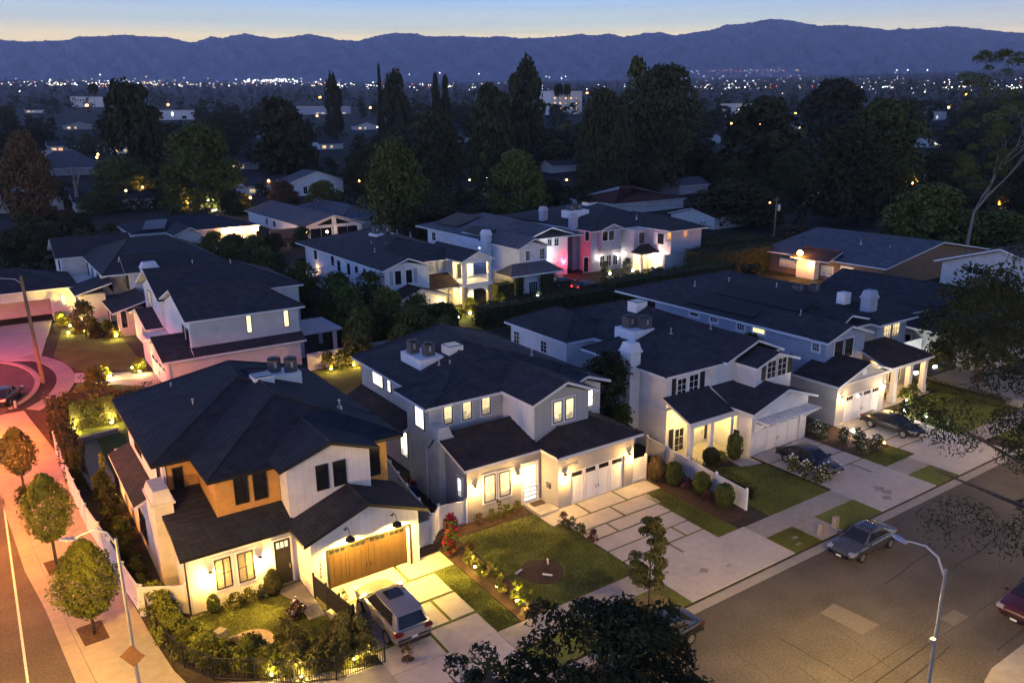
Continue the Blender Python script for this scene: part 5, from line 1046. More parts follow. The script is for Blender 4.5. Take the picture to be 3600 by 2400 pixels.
for x,w,lm in((23.9,.9,'rust'),(24.9,.8,'olive'),(26.0,.9,'yellow'),(26.9,.8,'olive'),(25.4,.5,'yellow')): bush((x,39.25,.1),w,.75 if w>.6 else 1.5,lm,'small plant in the narrow bed under the grey house windows',nl=420,leaf=.12,asp=.3,group='plants under the lit windows')
for x,y,lm in((28.3,35.3,'grey'),(28.25,34.3,'mid'),(28.3,33.2,'purple'),(28.2,36.0,'rust')): bush((x,y,.1),.8,.9,lm,'tufted grass at the left edge of the grey house driveway',nl=500,leaf=.2,asp=.14,group='driveway edge grasses')
for i,(x,y,w,hh,lm) in enumerate([(37.6,37.3,1.35,1.9,'rust'),(38.2,36.2,1.25,1.75,'mid'),(38.6,34.0,1.25,1.7,'mid'),(38.4,31.8,1.3,1.75,'mid')]): bush((x,y,.1),w,hh,lm,['reddish clipped bush nearest the white gate','round clipped bush second from the gate along the white fence','round clipped bush third along the white fence','round clipped bush nearest the pavement end of the white fence'][i],'round',.06,2600,name='clipped_bush',group='clipped bushes by the white fence',br=.2)
for x,y in((38.4,35.1),(38.1,33.0)): bush((x,y,.1),.9,.8,'purple','spiky wine coloured plant between the clipped bushes',nl=300,leaf=.3,asp=.1,group='spiky plants')
bush((42.9,37.0,.1),1.3,1.35,'dark','rounded dark bush left of the shuttered house porch opening','round',.06,2400); bush((45.0,36.6,.1),1.15,2.2,'mid','tall clipped bush by the lit yellow porch','column',.06,2600); bush((44.0,36.9,.1),.9,.8,'olive','low bush between the two porch bushes',nl=700,leaf=.07)
near_tree((38.6,44.2,0),7.2,5.2,'oval','dark','tall dark tree between the grey house and the shuttered house',5200,44,.22,.06,.14,seed=41); near_tree((38.3,41.8,0),4.2,2.8,'oval','mid','lower lit leafy tree standing over the white gate',2600,30,.16,.06,.08,seed=42)
near_tree((55.6,44.5,0),6.2,3.6,'oval','dark','dark tree between the shuttered house and the porch house',3600,36,.22,.05,.12,seed=43); bush((55.3,38.3,0),1.6,2.2,'dark','dark shrub in the gap beside the porch house garage',nl=1200)
for i,(x,y) in enumerate([(47.0,32.9),(46.7,31.6),(46.6,30.4),(47.6,30.6),(54.0,35.4),(54.7,33.9),(54.9,32.6),(55.8,33.2),(53.9,31.7),(55.5,31.6),(54.4,36.2)]): bush((x,y,.1),1.15,1.15,'mid','white flowering rose bush beside the driveways',nl=900,leaf=.08,flowers='white',nf=46,name='rose_bush',group='white rose bushes')
bush((56.4,31.9,.1),.7,.9,'yellow','small bush glowing orange from an up-light at the lawn corner',nl=500,leaf=.09)
for x,y in((64.4,32.9),(64.7,34.4),(64.0,31.0),(64.6,30.6)): bush((x,y,.1),.8,.9,'grey','small bush lit white by a garden spotlight on the lawn edge',nl=600,leaf=.09,group='spotlit lawn edge bushes')
bush((67.3,36.2,.1),1.3,1.3,'yellow','bushy plant lit from a pot at the porch corner',nl=900,leaf=.1); bush((68.6,36.2,.1),1.5,1.4,'mid','bush in front of the porch columns',nl=900,leaf=.1)
near_tree((26.6,26.55,.12),5.1,2.7,'oval','olive','slender young tree on the dry patch beside the pavement',7000,40,.12,.2,.05,seed=51,name='young_tree',br=.24,asp=.36)
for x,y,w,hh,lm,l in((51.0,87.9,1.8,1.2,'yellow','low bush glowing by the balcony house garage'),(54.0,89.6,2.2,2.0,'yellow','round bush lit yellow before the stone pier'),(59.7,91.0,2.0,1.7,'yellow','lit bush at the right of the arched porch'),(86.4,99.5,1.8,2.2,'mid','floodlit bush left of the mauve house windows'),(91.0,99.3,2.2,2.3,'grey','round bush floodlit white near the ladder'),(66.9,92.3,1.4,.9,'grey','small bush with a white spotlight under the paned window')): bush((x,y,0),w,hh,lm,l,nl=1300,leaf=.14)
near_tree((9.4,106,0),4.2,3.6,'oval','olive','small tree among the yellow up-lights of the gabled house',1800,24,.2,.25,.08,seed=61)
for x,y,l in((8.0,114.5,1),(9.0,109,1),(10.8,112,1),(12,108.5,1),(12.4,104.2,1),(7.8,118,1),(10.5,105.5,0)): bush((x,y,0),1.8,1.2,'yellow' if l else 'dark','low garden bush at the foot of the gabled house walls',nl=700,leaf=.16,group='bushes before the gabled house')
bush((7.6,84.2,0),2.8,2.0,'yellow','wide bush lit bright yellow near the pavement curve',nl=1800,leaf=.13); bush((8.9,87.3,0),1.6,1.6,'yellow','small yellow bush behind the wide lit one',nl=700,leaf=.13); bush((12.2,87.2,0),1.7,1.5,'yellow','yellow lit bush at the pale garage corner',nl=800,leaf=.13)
# forked bare tree and palms
def bare_tree(loc,hh,label,n=7,seed=1,name='bare_tree',r0=.35,crown=None):
    o=empty(name,loc,label,'tree'); rr=random.Random(seed); mb=MB()
    def br(p,d,L,r_,lv):
        q=p+d*L*.5+Vector((rr.uniform(-.1,.1),rr.uniform(-.1,.1),0))*L*.5; e=p+d*L; mb.tube([p,q,e],[r_,r_*.85,r_*.6],6 if lv<2 else 4,False)
        if lv<4:
            for k in range(2 if lv else 3): br(e,(d+Vector((rr.uniform(-.75,.75),rr.uniform(-.75,.75),rr.uniform(-.1,.35)))).normalized(),L*rr.uniform(.6,.85),r_*.55,lv+1)
    br(Vector((0,0,0)),Vector((.05,0,1)),hh*.3,r0,0); t=mb.build('trunk',M['palebark'],None,True); t.parent=o
    if crown:
        p,d=crown_pts('round',hh*.42,hh*1.06,crown/2,60,9000,.14,seed=seed); c_=bpy.data.objects.new('crown',mesh_from('crown',leaves(p,d,.36,.35),9000,[LM['mid']])); C.objects.link(c_); c_.parent=o
    return o
bare_tree((26,258,4),13,'leafless forked pale tree among the dark roofs at left',seed=4,r0=.7)
# ---------------------------------------------------------------- the dark wood of separate trees behind the houses
def at_dist(xF,yTop,wF,dist,kind,i,lm,label,name=None,group=None,top=None):
    dx,dy,e=dirF(xF,yTop); z=terr(dist); zt=H+dist*e; hh=max(3,zt-z); ww=wF/.653333/2789.6*math.hypot(dist,1)*1.02
    return far_tree(kind,i,lm,(dx*dist,dy*dist,z-.2),hh,ww,label,group=group,name=name)
for (x,yt,w,d,k,i,lm,l) in [(1522,174,185,265,'round',1,'dark','huge round headed dark tree right of centre, tallest of the wood'),(1388,226,112,240,'column',2,'dark','dark columnar tree clump in front of the huge round one'),(1470,152,90,300,'airy',1,'mid','spindly treetop poking out left of the huge round tree'),
 (1205,158,95,330,'round',2,'dark','tall feathery tree just left of the orange apartment block'),(1125,205,120,300,'dome',3,'dark','broad dark tree left of the feathery one'),(870,163,20,420,'cone',1,'dark','thin conifer spire standing above the city lights'),(907,178,70,400,'dome',1,'dark','dark rounded treetop beside the thin conifer spire'),(1000,180,40,420,'cone',2,'dark','pointed conifer left of centre above the valley lights'),(1022,186,34,430,'cone',3,'dark','second pointed conifer beside the first, slightly shorter'),(762,182,44,480,'round',3,'dark','small round treetop against the mountain foot'),
 (290,206,128,300,'round',1,'dark','large dark round tree between the two white buildings at left'),(1283,184,24,520,'palm',1,'dark','bushier palm above the apartment block, left of two'),(1303,184,22,520,'palm',2,'dark','thinner palm above the apartment block, right of two'),(440,300,190,240,'dome',4,'mid','dark green dome shaped tree above the lit garden at left'),(640,235,150,330,'dome',2,'dark','broad dark tree above the orange patch at left'),
 (210,185,24,700,'palm',1,'dark','lone palm breaking the city lights at far left'),(905,338,165,185,'dome',3,'mid','dull green dome tree in the middle of the wood'),(1190,360,150,200,'dome',1,'mid','rounded mid green tree before the dark columns'),(1010,470,190,172,'dome',4,'dark','dark leafy mass behind the balcony house roof'),(1000,270,150,280,'dome',1,'dark','broad dark crown in the middle distance'),(1760,235,190,300,'dome',2,'dark','broad dark crown right of the huge round tree'),(1920,190,150,420,'dome',3,'dark','low broad tree under the right hand hill lights'),(1965,300,200,210,'dome',4,'dark','dark mass of leaves above the white chimney blocks at right'),(2040,250,190,240,'dome',1,'mid','green tree crown left of the eucalyptus'),(2140,430,200,160,'dome',2,'mid','leafy tree above the long grey roof'),(1700,420,220,200,'dome',3,'dark','dark foliage behind the red tiled roof'),(1830,520,140,165,'dome',1,'rust','orange tinged tree beside the utility pole'),(45,310,110,230,'dome',2,'rust','rust tinged tree at the left edge above the grey roof'),(60,520,150,175,'dome',3,'dark','dark tree at the left edge before the grey roof'),(180,560,160,160,'dome',1,'dark','dark shrubby tree left of the gabled house'),(540,440,70,235,'dome',2,'dark','dark tree right of the garden lamp at left'),(650,420,80,235,'dome',3,'rust','reddish lit tree beside the white two window house'),(740,420,90,225,'dome',4,'olive','olive tree at the right of the white two window house'),(2020,560,110,175,'dome',4,'olive','yellow flecked tree behind the long grey roof')]:
    at_dist(x,yt,w,d,k,i,lm,l)
o=at_dist(2268,128,150,150,'airy',5,'grey','tall eucalyptus with pale bare limbs at the right edge'); bpy.data.objects.remove(o)
dx,dy,e=dirF(2285,130); bare_tree((dx*150,dy*150,0),33,'tall eucalyptus with pale bare limbs and feathery top at the right edge',seed=12,name='eucalyptus_tree',r0=.36,crown=15)
EXC=[(300,260,120,60,300),(640,395,110,80,300),(100,300,130,60,420),(85,360,130,60,380),(160,440,160,70,250),(-10,430,110,120,240),(230,440,150,60,240),(430,420,80,60,250),(1240,200,110,75,700),(165,215,100,40,900),(350,235,75,40,900),(690,230,110,40,1500),(1690,220,70,60,900),(2130,245,70,40,600),(2140,310,90,40,400),(1640,360,20,20,200),(1380,455,210,70,240),(1620,500,150,70,250),(1780,520,370,130,190),(1930,455,150,60,240),(2140,385,80,40,260),(565,460,310,110,240),(270,480,350,100,220),(480,350,60,90,300),(1850,370,120,30,260)]
EXC+=[(x-14,y-26,78,34,900) for _,x,y,_,_ in hz]
def projF(p):
    v=Vector(p)-Vector((0,0,H)); w=v.dot(fw); return (1800+FPX*v.dot(rt)/w)*.653333,(1200+FPX*v.dot(dn)/w)*.653333
kinds=[('dome','dark'),('dome','dark'),('round','dark'),('dome','mid'),('round','dark'),('dome','olive'),('cone','dark'),('oval','dark'),('dome','dark'),('column','dark')]
LAB={'cone':'dark conifer among the unlit trees behind the houses','column':'dark slim cypress among the unlit trees behind the houses'}
n=0; tries=0; placed=[]
while n<285 and tries<30000:
    tries+=1; d=165+(random.random()**.75)*560; xF=random.uniform(-60,2420); dx,dy,_=dirF(xF); x,y=dx*d,dy*d
    k,lm=random.choice(kinds); z=terr(d); hh=random.uniform(8,15)*(1 if d<350 else 1.1); ww=hh*random.uniform(.8,1.25)*(.45 if k in('cone','column') else 1)
    if d<260: hh*=.62; ww*=.9
    if k=='dome': ww*=1.25
    if any((x-a)**2+(y-b)**2<(c_*.25+ww*.25)**2 for a,b,c_ in placed): continue
    bx,by=projF((x,y,z)); tx,ty=projF((x,y,z+hh)); hw=ww/2/d*2789.6*.653
    if ty<185+random.uniform(0,25): continue
    if any(bx+hw>e0 and bx-hw<e0+e2 and by>e1 and ty<e1+e3 and d<e4 for e0,e1,e2,e3,e4 in EXC): continue
    if x<60 and y<172 and x>5: continue
    far_tree(k,n%4+1,lm,(x,y,z-.3),hh,ww,LAB.get(k,'dark leafy tree in the unlit wood behind the houses'),group={'cone':'conifers of the wood','column':'cypresses of the wood'}.get(k,'leafy trees of the wood')); placed.append((x,y,ww)); n+=1
# far wood that reads as one mass, with the scrub that fills the ground between the nearer trees
P_=[];D_=[]
for i in range(2300):
    d=128+470*random.random()**.8; xF=random.uniform(-100,2450); dx,dy,_=dirF(xF); x,y=dx*d,dy*d; z=terr(d); hh=random.uniform(1.8,3.2) if d<172 else random.uniform(2.2,6) if d<330 else random.uniform(3.5,8); w=random.uniform(4,8)
    bx,by=projF((x,y,z)); tx,ty=projF((x,y,z+hh)); hw=w/2/d*1822
    if any(bx+hw>e0 and bx-hw<e0+e2 and by>e1 and ty<e1+e3 and d<e4 for e0,e1,e2,e3,e4 in EXC) or any(a-w*.5<x<b+w*.5 and c_-w*.5<y<e_+w*.5 for a,b,c_,e_ in((-16,30,100,143),(26,55,170,202),(58,87,160,215),(42,62,85,126),(62,106,90,133),(104,150,60,90),(104,122,38,56),(80,101,30,60),(130,170,130,165))): continue
    if x<62 and y<235: hh=min(hh,3.4)
    p,q=crown_pts('dome',0,hh,w/2,9,90,.5,seed=i+5000); P_.append(p+np.array([x,y,z-.2])); D_.append(q)
nsc=len(P_)
P_=np.concatenate(P_); D_=np.concatenate(D_); o=bpy.data.objects.new('undergrowth',mesh_from('undergrowth',leaves(P_,D_,1.0,.8),len(P_),[LM['dark']])); C.objects.link(o); tag(o,'dark undergrowth filling the gaps between the trees of the wood','undergrowth',kind='stuff')
P_=[];D_=[]
for i in range(3600):
    d=340+6200*random.random()**2.0; xF=random.uniform(-150,2500); dx,dy,_=dirF(xF); hh=random.uniform(8,14) if d<1200 else random.uniform(7,12)*(1+d/6000); w=hh*random.uniform(.8,1.3); n_=110 if d<900 else 40
    
    if d<1200:
        bx,by=projF((dx*d,dy*d,terr(d))); tx,ty=projF((dx*d,dy*d,terr(d)+hh)); hw=w/2/d*1822
        if any(bx+hw>e0 and bx-hw<e0+e2 and by>e1 and ty<e1+e3 and d<e4 for e0,e1,e2,e3,e4 in EXC): continue
    p,q=crown_pts('dome',0,hh,w/2,9,n_,.45,seed=i); P_.append(p+np.array([dx*d,dy*d,terr(d)])); D_.append(q)
P_=np.concatenate(P_); D_=np.concatenate(D_); o=bpy.data.objects.new('distant_trees',mesh_from('distant_trees',leaves(P_,D_,2.3,.8),len(P_),[LM['dark']])); C.objects.link(o); tag(o,'far off wood of the valley floor, a dark mass under the city lights','trees',kind='stuff')
# city lights
mb=MB(); cm=[emit((1,.93,.82),9),emit((1,.97,.93),16),emit((1,.62,.25),9),emit((1,.12,.06),9),emit((.8,.92,1),7)]
def cl(x,y,r_,m):
    p,d=hitF(x,y,3); r_*=d/1900; mb.cur=m; a=[p+Vector(q)*r_ for q in((1,0,0),(0,1,0),(-1,0,0),(0,-1,0),(0,0,.7),(0,0,-.7))]
    for q in((0,1,4),(1,2,4),(2,3,4),(3,0,4),(1,0,5),(2,1,5),(3,2,5),(0,3,5)): mb.face([a[k] for k in q])
rm=lambda: random.choices([0,1,2,3,4],[46,20,22,4,8])[0]
CLU=[(random.uniform(0,2350),random.uniform(3,9)) for _ in range(46)]
for cx_,cs in CLU:
    yb=191+8*min(1,max(0,(cx_-650)/500)) 
    for q in range(random.randint(3,13)): cl(random.gauss(cx_,cs*2.4),random.gauss(yb,3.4),random.uniform(.35,1.15),rm())
for i in range(150): cl(random.gauss(260,190)%760,random.gauss(191,5),random.uniform(.35,1.0),rm())
for i in range(60): cl(random.uniform(560,700),random.gauss(185,2.5),random.uniform(.6,1.2),1)
for i in range(55): cl(random.uniform(740,1260),random.gauss(199,5),random.uniform(.45,1.2),rm())
for i in range(60): cl(random.uniform(1230,2350),random.gauss(203,7),random.uniform(.4,1.1),rm())
for i in range(70): cl(random.uniform(1500,1900),random.gauss(178,9),random.uniform(.3,.75),rm())
for i in range(45): cl(1560+i*6.5+random.uniform(-3,3),164-i*.08+random.uniform(-2,2),random.uniform(.3,.7),random.choice([0,0,2,3]))
for i in range(60): cl(random.uniform(1960,2352),random.gauss(188,10),random.uniform(.3,.7),rm())
for x,y in((2060,161),(2085,161),(2130,161),(2220,158),(1010,168),(940,171),(1100,170),(1255,176),(1262,178),(1290,180),(1300,176),(1690,187),(1710,186),(1730,186),(45,210),(230,172)): cl(x,y,1.0,1)
o=mb.build('city_lights',cm); tag(o,'scattered bright lights of the valley city below the mountains','lights',kind='stuff')
# brighter single lamps in the wood
def wood_lamp(x,y,r_,col,e,label,pw=0,group='lamps in the wood'):
    p,d=hitF(x,y,4); mb=MB(); zt=terr(d); mb.tube([(p.x,p.y,zt-.5),(p.x,p.y,p.z-r_)],.08,5); q=MB(); q.lathe([(r_*.3,r_),(r_,.3*r_),(r_,-.3*r_),(r_*.3,-r_)],10,p)
    o=empty('lamp_post',(p.x,p.y,zt),label,'lamp'); mb.build('post',M['black'],o); q.build('bulb',emit(col,e),o)
    if pw: light('POINT',(p.x,p.y-r_*2.2,p.z+.3),pw,col,o,.3)
for a in [(1119,409,.35,(.75,1,.5),40,'greenish white lamp shining among the trees in the middle',900),(641,289,.9,(1,.35,.03),8,'soft orange lamp patch in the trees above left',1500),(969,281,.5,(1,.4,.1),25,'small orange lamp left of centre in the wood',300),(482,463,.5,(1,.75,.35),40,'warm garden lamp lighting the green tree at left',4500),(1868,236,.9,(1,.35,.06),25,'orange lamp nearer the middle of the right hand wood',400),(1862,254,.7,(1,.35,.06),25,'lower orange lamp of the right hand wood',300),(1925,236,.7,(1,.5,.08),12,'dim amber lamp right of the orange pair',200),(1700,258,1.2,(.9,1,1),30,'white lamp right of the huge round tree',600),(1838,437,.3,(1,.65,.35),30,'small warm lamp over a house wall at right',250),(1510,350,.35,(1,.7,.4),25,'dim warm lamp by the tall pole behind the mauve house',300),(600,415,.4,(1,.6,.2),22,'yellow lamp on the wall of the lit house left of the patio roof',1200)]: wood_lamp(*a[:5],a[5],a[6])

bpy.context.view_layer.update(); dg_=bpy.context.evaluated_depsgraph_get(); nl_=0; tr_=0
while nl_<26 and tr_<900:
    tr_+=1; x=random.uniform(10,2320); y=random.uniform(215,470); d3=ray('F',x,y).normalized(); ok,loc,_,_,ob,_=SC.ray_cast(dg_,Vector((0,0,H)),d3)
    if not ok or ob.name.startswith(('roof','wall','fascia','garage')): continue
    dd=math.hypot(loc.x,loc.y); zt=terr(dd)
    if dd<160 or loc.z-zt>6.5: continue
    p=loc-d3*.7; r_=random.uniform(.0008,.0015)*dd; c_,e_=random.choice([((1,.45,.1),14),((1,.6,.22),12),((1,.8,.5),9),((1,.36,.06),12)])
    mb=MB(); mb.tube([(p.x,p.y,zt-.5),(p.x,p.y,p.z-r_)],.07,5); q=MB(); q.lathe([(r_*.3,r_),(r_,.3*r_),(r_,-.3*r_),(r_*.3,-r_)],8,(p.x,p.y,p.z))
    o=empty('lamp_post',(p.x,p.y,zt),'small warm lamp glimmering among the dark trees of the wood','lamp'); mb.build('post',M['black'],o); q.build('bulb',emit(c_,e_),o)
    if nl_%2==0: light('POINT',(p.x-d3.x*1.2,p.y-d3.y*1.2,p.z+r_*2),random.uniform(250,900),c_,o,.2)
    nl_+=1
for o in [o for o in bpy.data.objects if o.get('label')=='small warm lamp glimmering among the dark trees of the wood']: o['group']='warm lamps glimmering in the wood'
for i in range(26):
    x,y=random.uniform(6,24),random.uniform(146,230)
    near_tree((x,y,0),random.uniform(3,5),random.uniform(4,6),'dome',random.choice(['dark','dark','mid','rust']),'low bushy tree in the dark yards behind the gabled house',1500,30,.3,.05,.1,seed=700+i,group='low trees of the dark yards at left')
# ---------------------------------------------------------------- cars
def paintmat(name,col,metal=.4,rough=.25):
    m,n,l,b=newmat(name); b.inputs['Base Color'].default_value=(*col,1); b.inputs['Metallic'].default_value=metal; b.inputs['Roughness'].default_value=rough
    b.inputs['Coat Weight'].default_value=.6; b.inputs['Coat Roughness'].default_value=.05
    nz=n.new('ShaderNodeTexNoise'); nz.inputs['Scale'].default_value=60; mr=n.new('ShaderNodeMapRange'); mr.inputs[3].default_value=rough*.8; mr.inputs[4].default_value=rough*1.3; l.new(nz.outputs['Fac'],mr.inputs[0]); l.new(mr.outputs[0],b.inputs['Roughness']); return m
def car(kind,loc,head,paint,label,tail=0,lights=0,plate=None,group=None,sunroof=False,name='parked_car'):
    o=empty(name,loc,label,'car',group); o.rotation_euler=(0,0,R(head))
    if kind=='suv':
        st=[(-2.46,.55,.75,.80),(-2.42,.38,1.0,.92),(-2.2,.3,1.12,.97),(-1.4,.28,1.14,.99),(0,.28,1.12,.99),(.9,.28,1.1,.98),(1.35,.28,1.06,.97),(1.9,.3,1.02,.95),(2.25,.34,.95,.9),(2.44,.42,.78,.8),(2.48,.5,.65,.72)]
        cab=[(-2.36,1.1,.86),(-2.02,1.66,.68),(-1.5,1.74,.70),(-.2,1.75,.70),(.35,1.68,.68),(1.2,1.07,.86)]; wr=.38; wx=1.47; hw=.99
    elif kind=='pickup':
        st=[(-2.8,.5,1.0,.85),(-2.75,.45,1.1,.92),(-.9,.4,1.12,.95),(1.0,.4,1.1,.95),(2.2,.42,1.08,.93),(2.7,.5,.95,.85)]; cab=[(-.9,1.1,.85),(-.7,1.75,.7),(-.4,1.8,.7),(.3,1.8,.7),(.5,1.76,.7),(1.2,1.1,.85)]; wr=.4; wx=1.8; hw=.95
    else:
        st=[(-2.42,.5,.72,.72),(-2.38,.4,.92,.82),(-2.1,.3,1.0,.88),(-1.4,.25,1.0,.91),(0,.24,.97,.92),(.9,.24,.94,.91),(1.5,.25,.88,.9),(2.0,.28,.8,.86),(2.3,.34,.7,.76),(2.42,.42,.58,.62)]
        cab=[(-1.95,.98,.76),(-1.05,1.38,.58),(-.7,1.43,.6),(.05,1.45,.6),(.3,1.41,.59),(1.15,.93,.78)]; wr=.34; wx=1.42; hw=.91
    mb=MB(); n=len(st); rings=[]
    for (x,zb,zt,w) in st:
        h_=[(0,zb),(w*.75,zb),(w*.97,zb+.14),(w,zb+(zt-zb)*.45),(w*.985,zt-.14),(w*.93,zt-.04),(w*.6,zt+.005),(0,zt+.02)]
        rings.append([(x,a,z) for a,z in h_]+[(x,-a,z) for a,z in h_[-2:0:-1]])
    m=len(rings[0])
    for k in range(n-1):
        for q in range(m): mb.face([rings[k][q],rings[k+1][q],rings[k+1][(q+1)%m],rings[k][(q+1)%m]][::-1])
    mb.face(rings[0]); mb.face(rings[-1][::-1])
    # cabin
    L_=[(x,w,z) for x,z,w in cab]; Rr=[(x,-w,z) for x,z,w in cab]
    for k in range(5): mb.face([L_[k],L_[k+1],(L_[k+1][0],0,L_[k+1][2]+.03*(0<k+1<5)),(L_[k][0],0,L_[k][2]+.03*(0<k<5))]); mb.face([(L_[k][0],0,L_[k][2]+.03*(0<k<5)),(L_[k+1][0],0,L_[k+1][2]+.03*(0<k+1<5)),Rr[k+1],Rr[k]])
    mb.face(L_[::-1]); mb.face(Rr)
    me=mb.build('body',paint,None,True,True); me.parent=o
    import bmesh
    b_=bmesh.new(); b_.from_mesh(me.data); bmesh.ops.remove_doubles(b_,verts=b_.verts,dist=.003); bmesh.ops.recalc_face_normals(b_,faces=b_.faces); b_.to_mesh(me.data); b_.free()
    bv=me.modifiers.new('bevel','BEVEL'); bv.width=.09; bv.segments=3; bv.limit_method='ANGLE'; bv.angle_limit=R(22)
    def quad(name,pts,mt,off=.012,par=o):
        pv=[Vector(p) for p in pts]; nn=(pv[1]-pv[0]).cross(pv[2]-pv[0]).normalized(); c_=sum(pv,Vector())/len(pv)
        if nn.dot(c_-Vector((0,0,.9)))<0: nn=-nn
        q=MB(); a=[tuple(p+nn*off) for p in pv]; b=[tuple(p-nn*.01) for p in pv]; q.face(a); q.face(b[::-1])
        for k in range(len(a)): q.face([b[k],b[(k+1)%len(a)],a[(k+1)%len(a)],a[k]])
        r=q.build(name,mt,None,False,True); r.parent=par; return r
    lp=lambda a,b,t:tuple(a[i]+(b[i]-a[i])*t for i in range(3))
    def pane(name,a,b,c_,d,i=.07): quad(name,[lp(lp(a,b,i),lp(d,c_,i),i),lp(lp(a,b,1-i),lp(d,c_,1-i),i),lp(lp(a,b,1-i),lp(d,c_,1-i),1-i),lp(lp(a,b,i),lp(d,c_,i),1-i)],M['glass'],.03)
    pane('windscreen',L_[5],Rr[5],Rr[4],L_[4]); pane('rear_window',L_[0],Rr[0],Rr[1],L_[1])
    for S in(L_,Rr):
        mid=lp(S[2],S[3],.55); base=lp(S[0],S[5],.5)
        quad('side_window',[lp(base,mid,.12),lp(lp(S[0],S[5],.9),S[4],.1),lp(lp(base,mid,.88),S[4],.92),lp(base,mid,.88)],M['glass'],.03)
        quad('side_window',[lp(lp(S[0],S[5],.14),S[1],.12),lp(lp(S[0],S[5],.47),mid,.12),lp(lp(S[0],S[5],.47),mid,.88),lp(S[1],S[2],.6)],M['glass'],.03)
    if sunroof: zz=cab[3][1]+.05; MB().box(-.75,0,-.4,.4,zz-.03,zz+.005).build('sunroof',M['glass'],None,False,True).parent=o
    for sx in(1,-1):
        for sy in(1,-1):
            w=MB(); w.tube([(wx*sx,(hw-.22)*sy,wr),(wx*sx,(hw+.015)*sy,wr)],wr,20); w=w.build('wheel',M['rubber'],None,False,True); w.parent=o
            r=MB(); r.tube([(wx*sx,(hw+.016)*sy,wr),(wx*sx,(hw+.03)*sy,wr)],wr*.62,14); r.build('rim',M['rim'],None,False,True).parent=w
    xf=st[-1][0]; xr=st[0][0]; zf=st[-3][2]-.08; zr_=st[2][2]-.2
    for sy in(1,-1):
        w=st[-3][3]; MB().box(st[-3][0]-.18,st[-2][0]+.03,sy*w*.62,sy*w*.99,zf-.14,zf+.03).build('headlight',emit((1,.9,.7),lights) if lights else M['metal'],None,False,True).parent=o
        w=st[1][3]; MB().box(xr-.0,xr+.22,sy*w*.6,sy*w*1.04,zr_-.06,zr_+.1).build('tail_light',emit((1,.03,.02),tail) if tail else M['tail'],None,False,True).parent=o
        q=MB(); q.box(cab[5][0]-.28,cab[5][0]-.1,sy*(hw-.02),sy*(hw+.17),cab[5][1]+.0,cab[5][1]+.14); q.build('mirror',paint,None,False,True).parent=o
    MB().box(xf-.02,xf+.015,-.42,.42,st[-1][1]+.0,st[-1][2]-.02).build('grille',M['black'],None,False,True).parent=o
    MB().box(xf+.016,xf+.03,-.16,.16,.36,.47).build('number_plate',M['plate'],None,False,True).parent=o
    MB().box(xr-.03,xr-.005,-.16,.16,.62,.74).build('number_plate',M['plate'],None,False,True).parent=o
    MB().box(xr-.04,xr+.1,-.8,.8,.36,.5).build('bumper',M['black'],None,False,True).parent=o
    return o
M['tail']=mat('red_lamp_glass',(.12,.01,.01),.3,.1)
SILV=paintmat('silver_paint',(.30,.295,.285),.6,.22); GREY=paintmat('steel_grey_paint',(.07,.075,.085)); BLK=paintmat('black_paint',(.008,.008,.009),.0,.3); REDP=paintmat('dark_red_paint',(.04,.004,.005),0,.3); WHT=paintmat('white_paint',(.6,.6,.6),0,.3)
car('suv',(14.75,33.15,.135),90,SILV,'silver sport utility car nosed up to the bronze garage door',sunroof=True).scale=(1.07,1.05,1.05)
car('sedan',(41.25,23.55,.0),180,GREY,'grey saloon car parked at the far kerb, facing left',sunroof=True)
car('sedan',(48.6,32.6,.135),-90,BLK,'black low car on the shuttered house drive among white roses')
car('sedan',(60.1,33.0,.135),-90,BLK,'black car on the porch house drive under two garage lamps')
car('sedan',(24.7,24.0,.0),180,BLK,'dark car at the kerb mostly hidden by the big near tree crown')
car('suv',(43.0,14.75,.0),180,REDP,'dark maroon car cut off by the lower right edge')
car('sedan',(.1,85.4,.0),68,BLK,'dark car with a glowing tail lamp on the red lit cul-de-sac',tail=6)
car('sedan',(-2.0,72.0,.0),90,BLK,'black car just showing at the left edge beside the orange pavement')
car('sedan',(76.2,92.3,.0),8,REDP,'red car in the drive before the red lamp house',tail=5); car('sedan',(75.3,97.2,.0),5,BLK,'black car in the drive beside the red one')
car('suv',(92.3,93.6,.0),60,BLK,'dark car whose roof shows before the mauve house garage')
q,dd=hitF(510,493,0); car('pickup',(q.x,q.y,terr(dd)),200,WHT,'white pickup truck parked by a pale wall in the far left yard',name='pickup_truck')
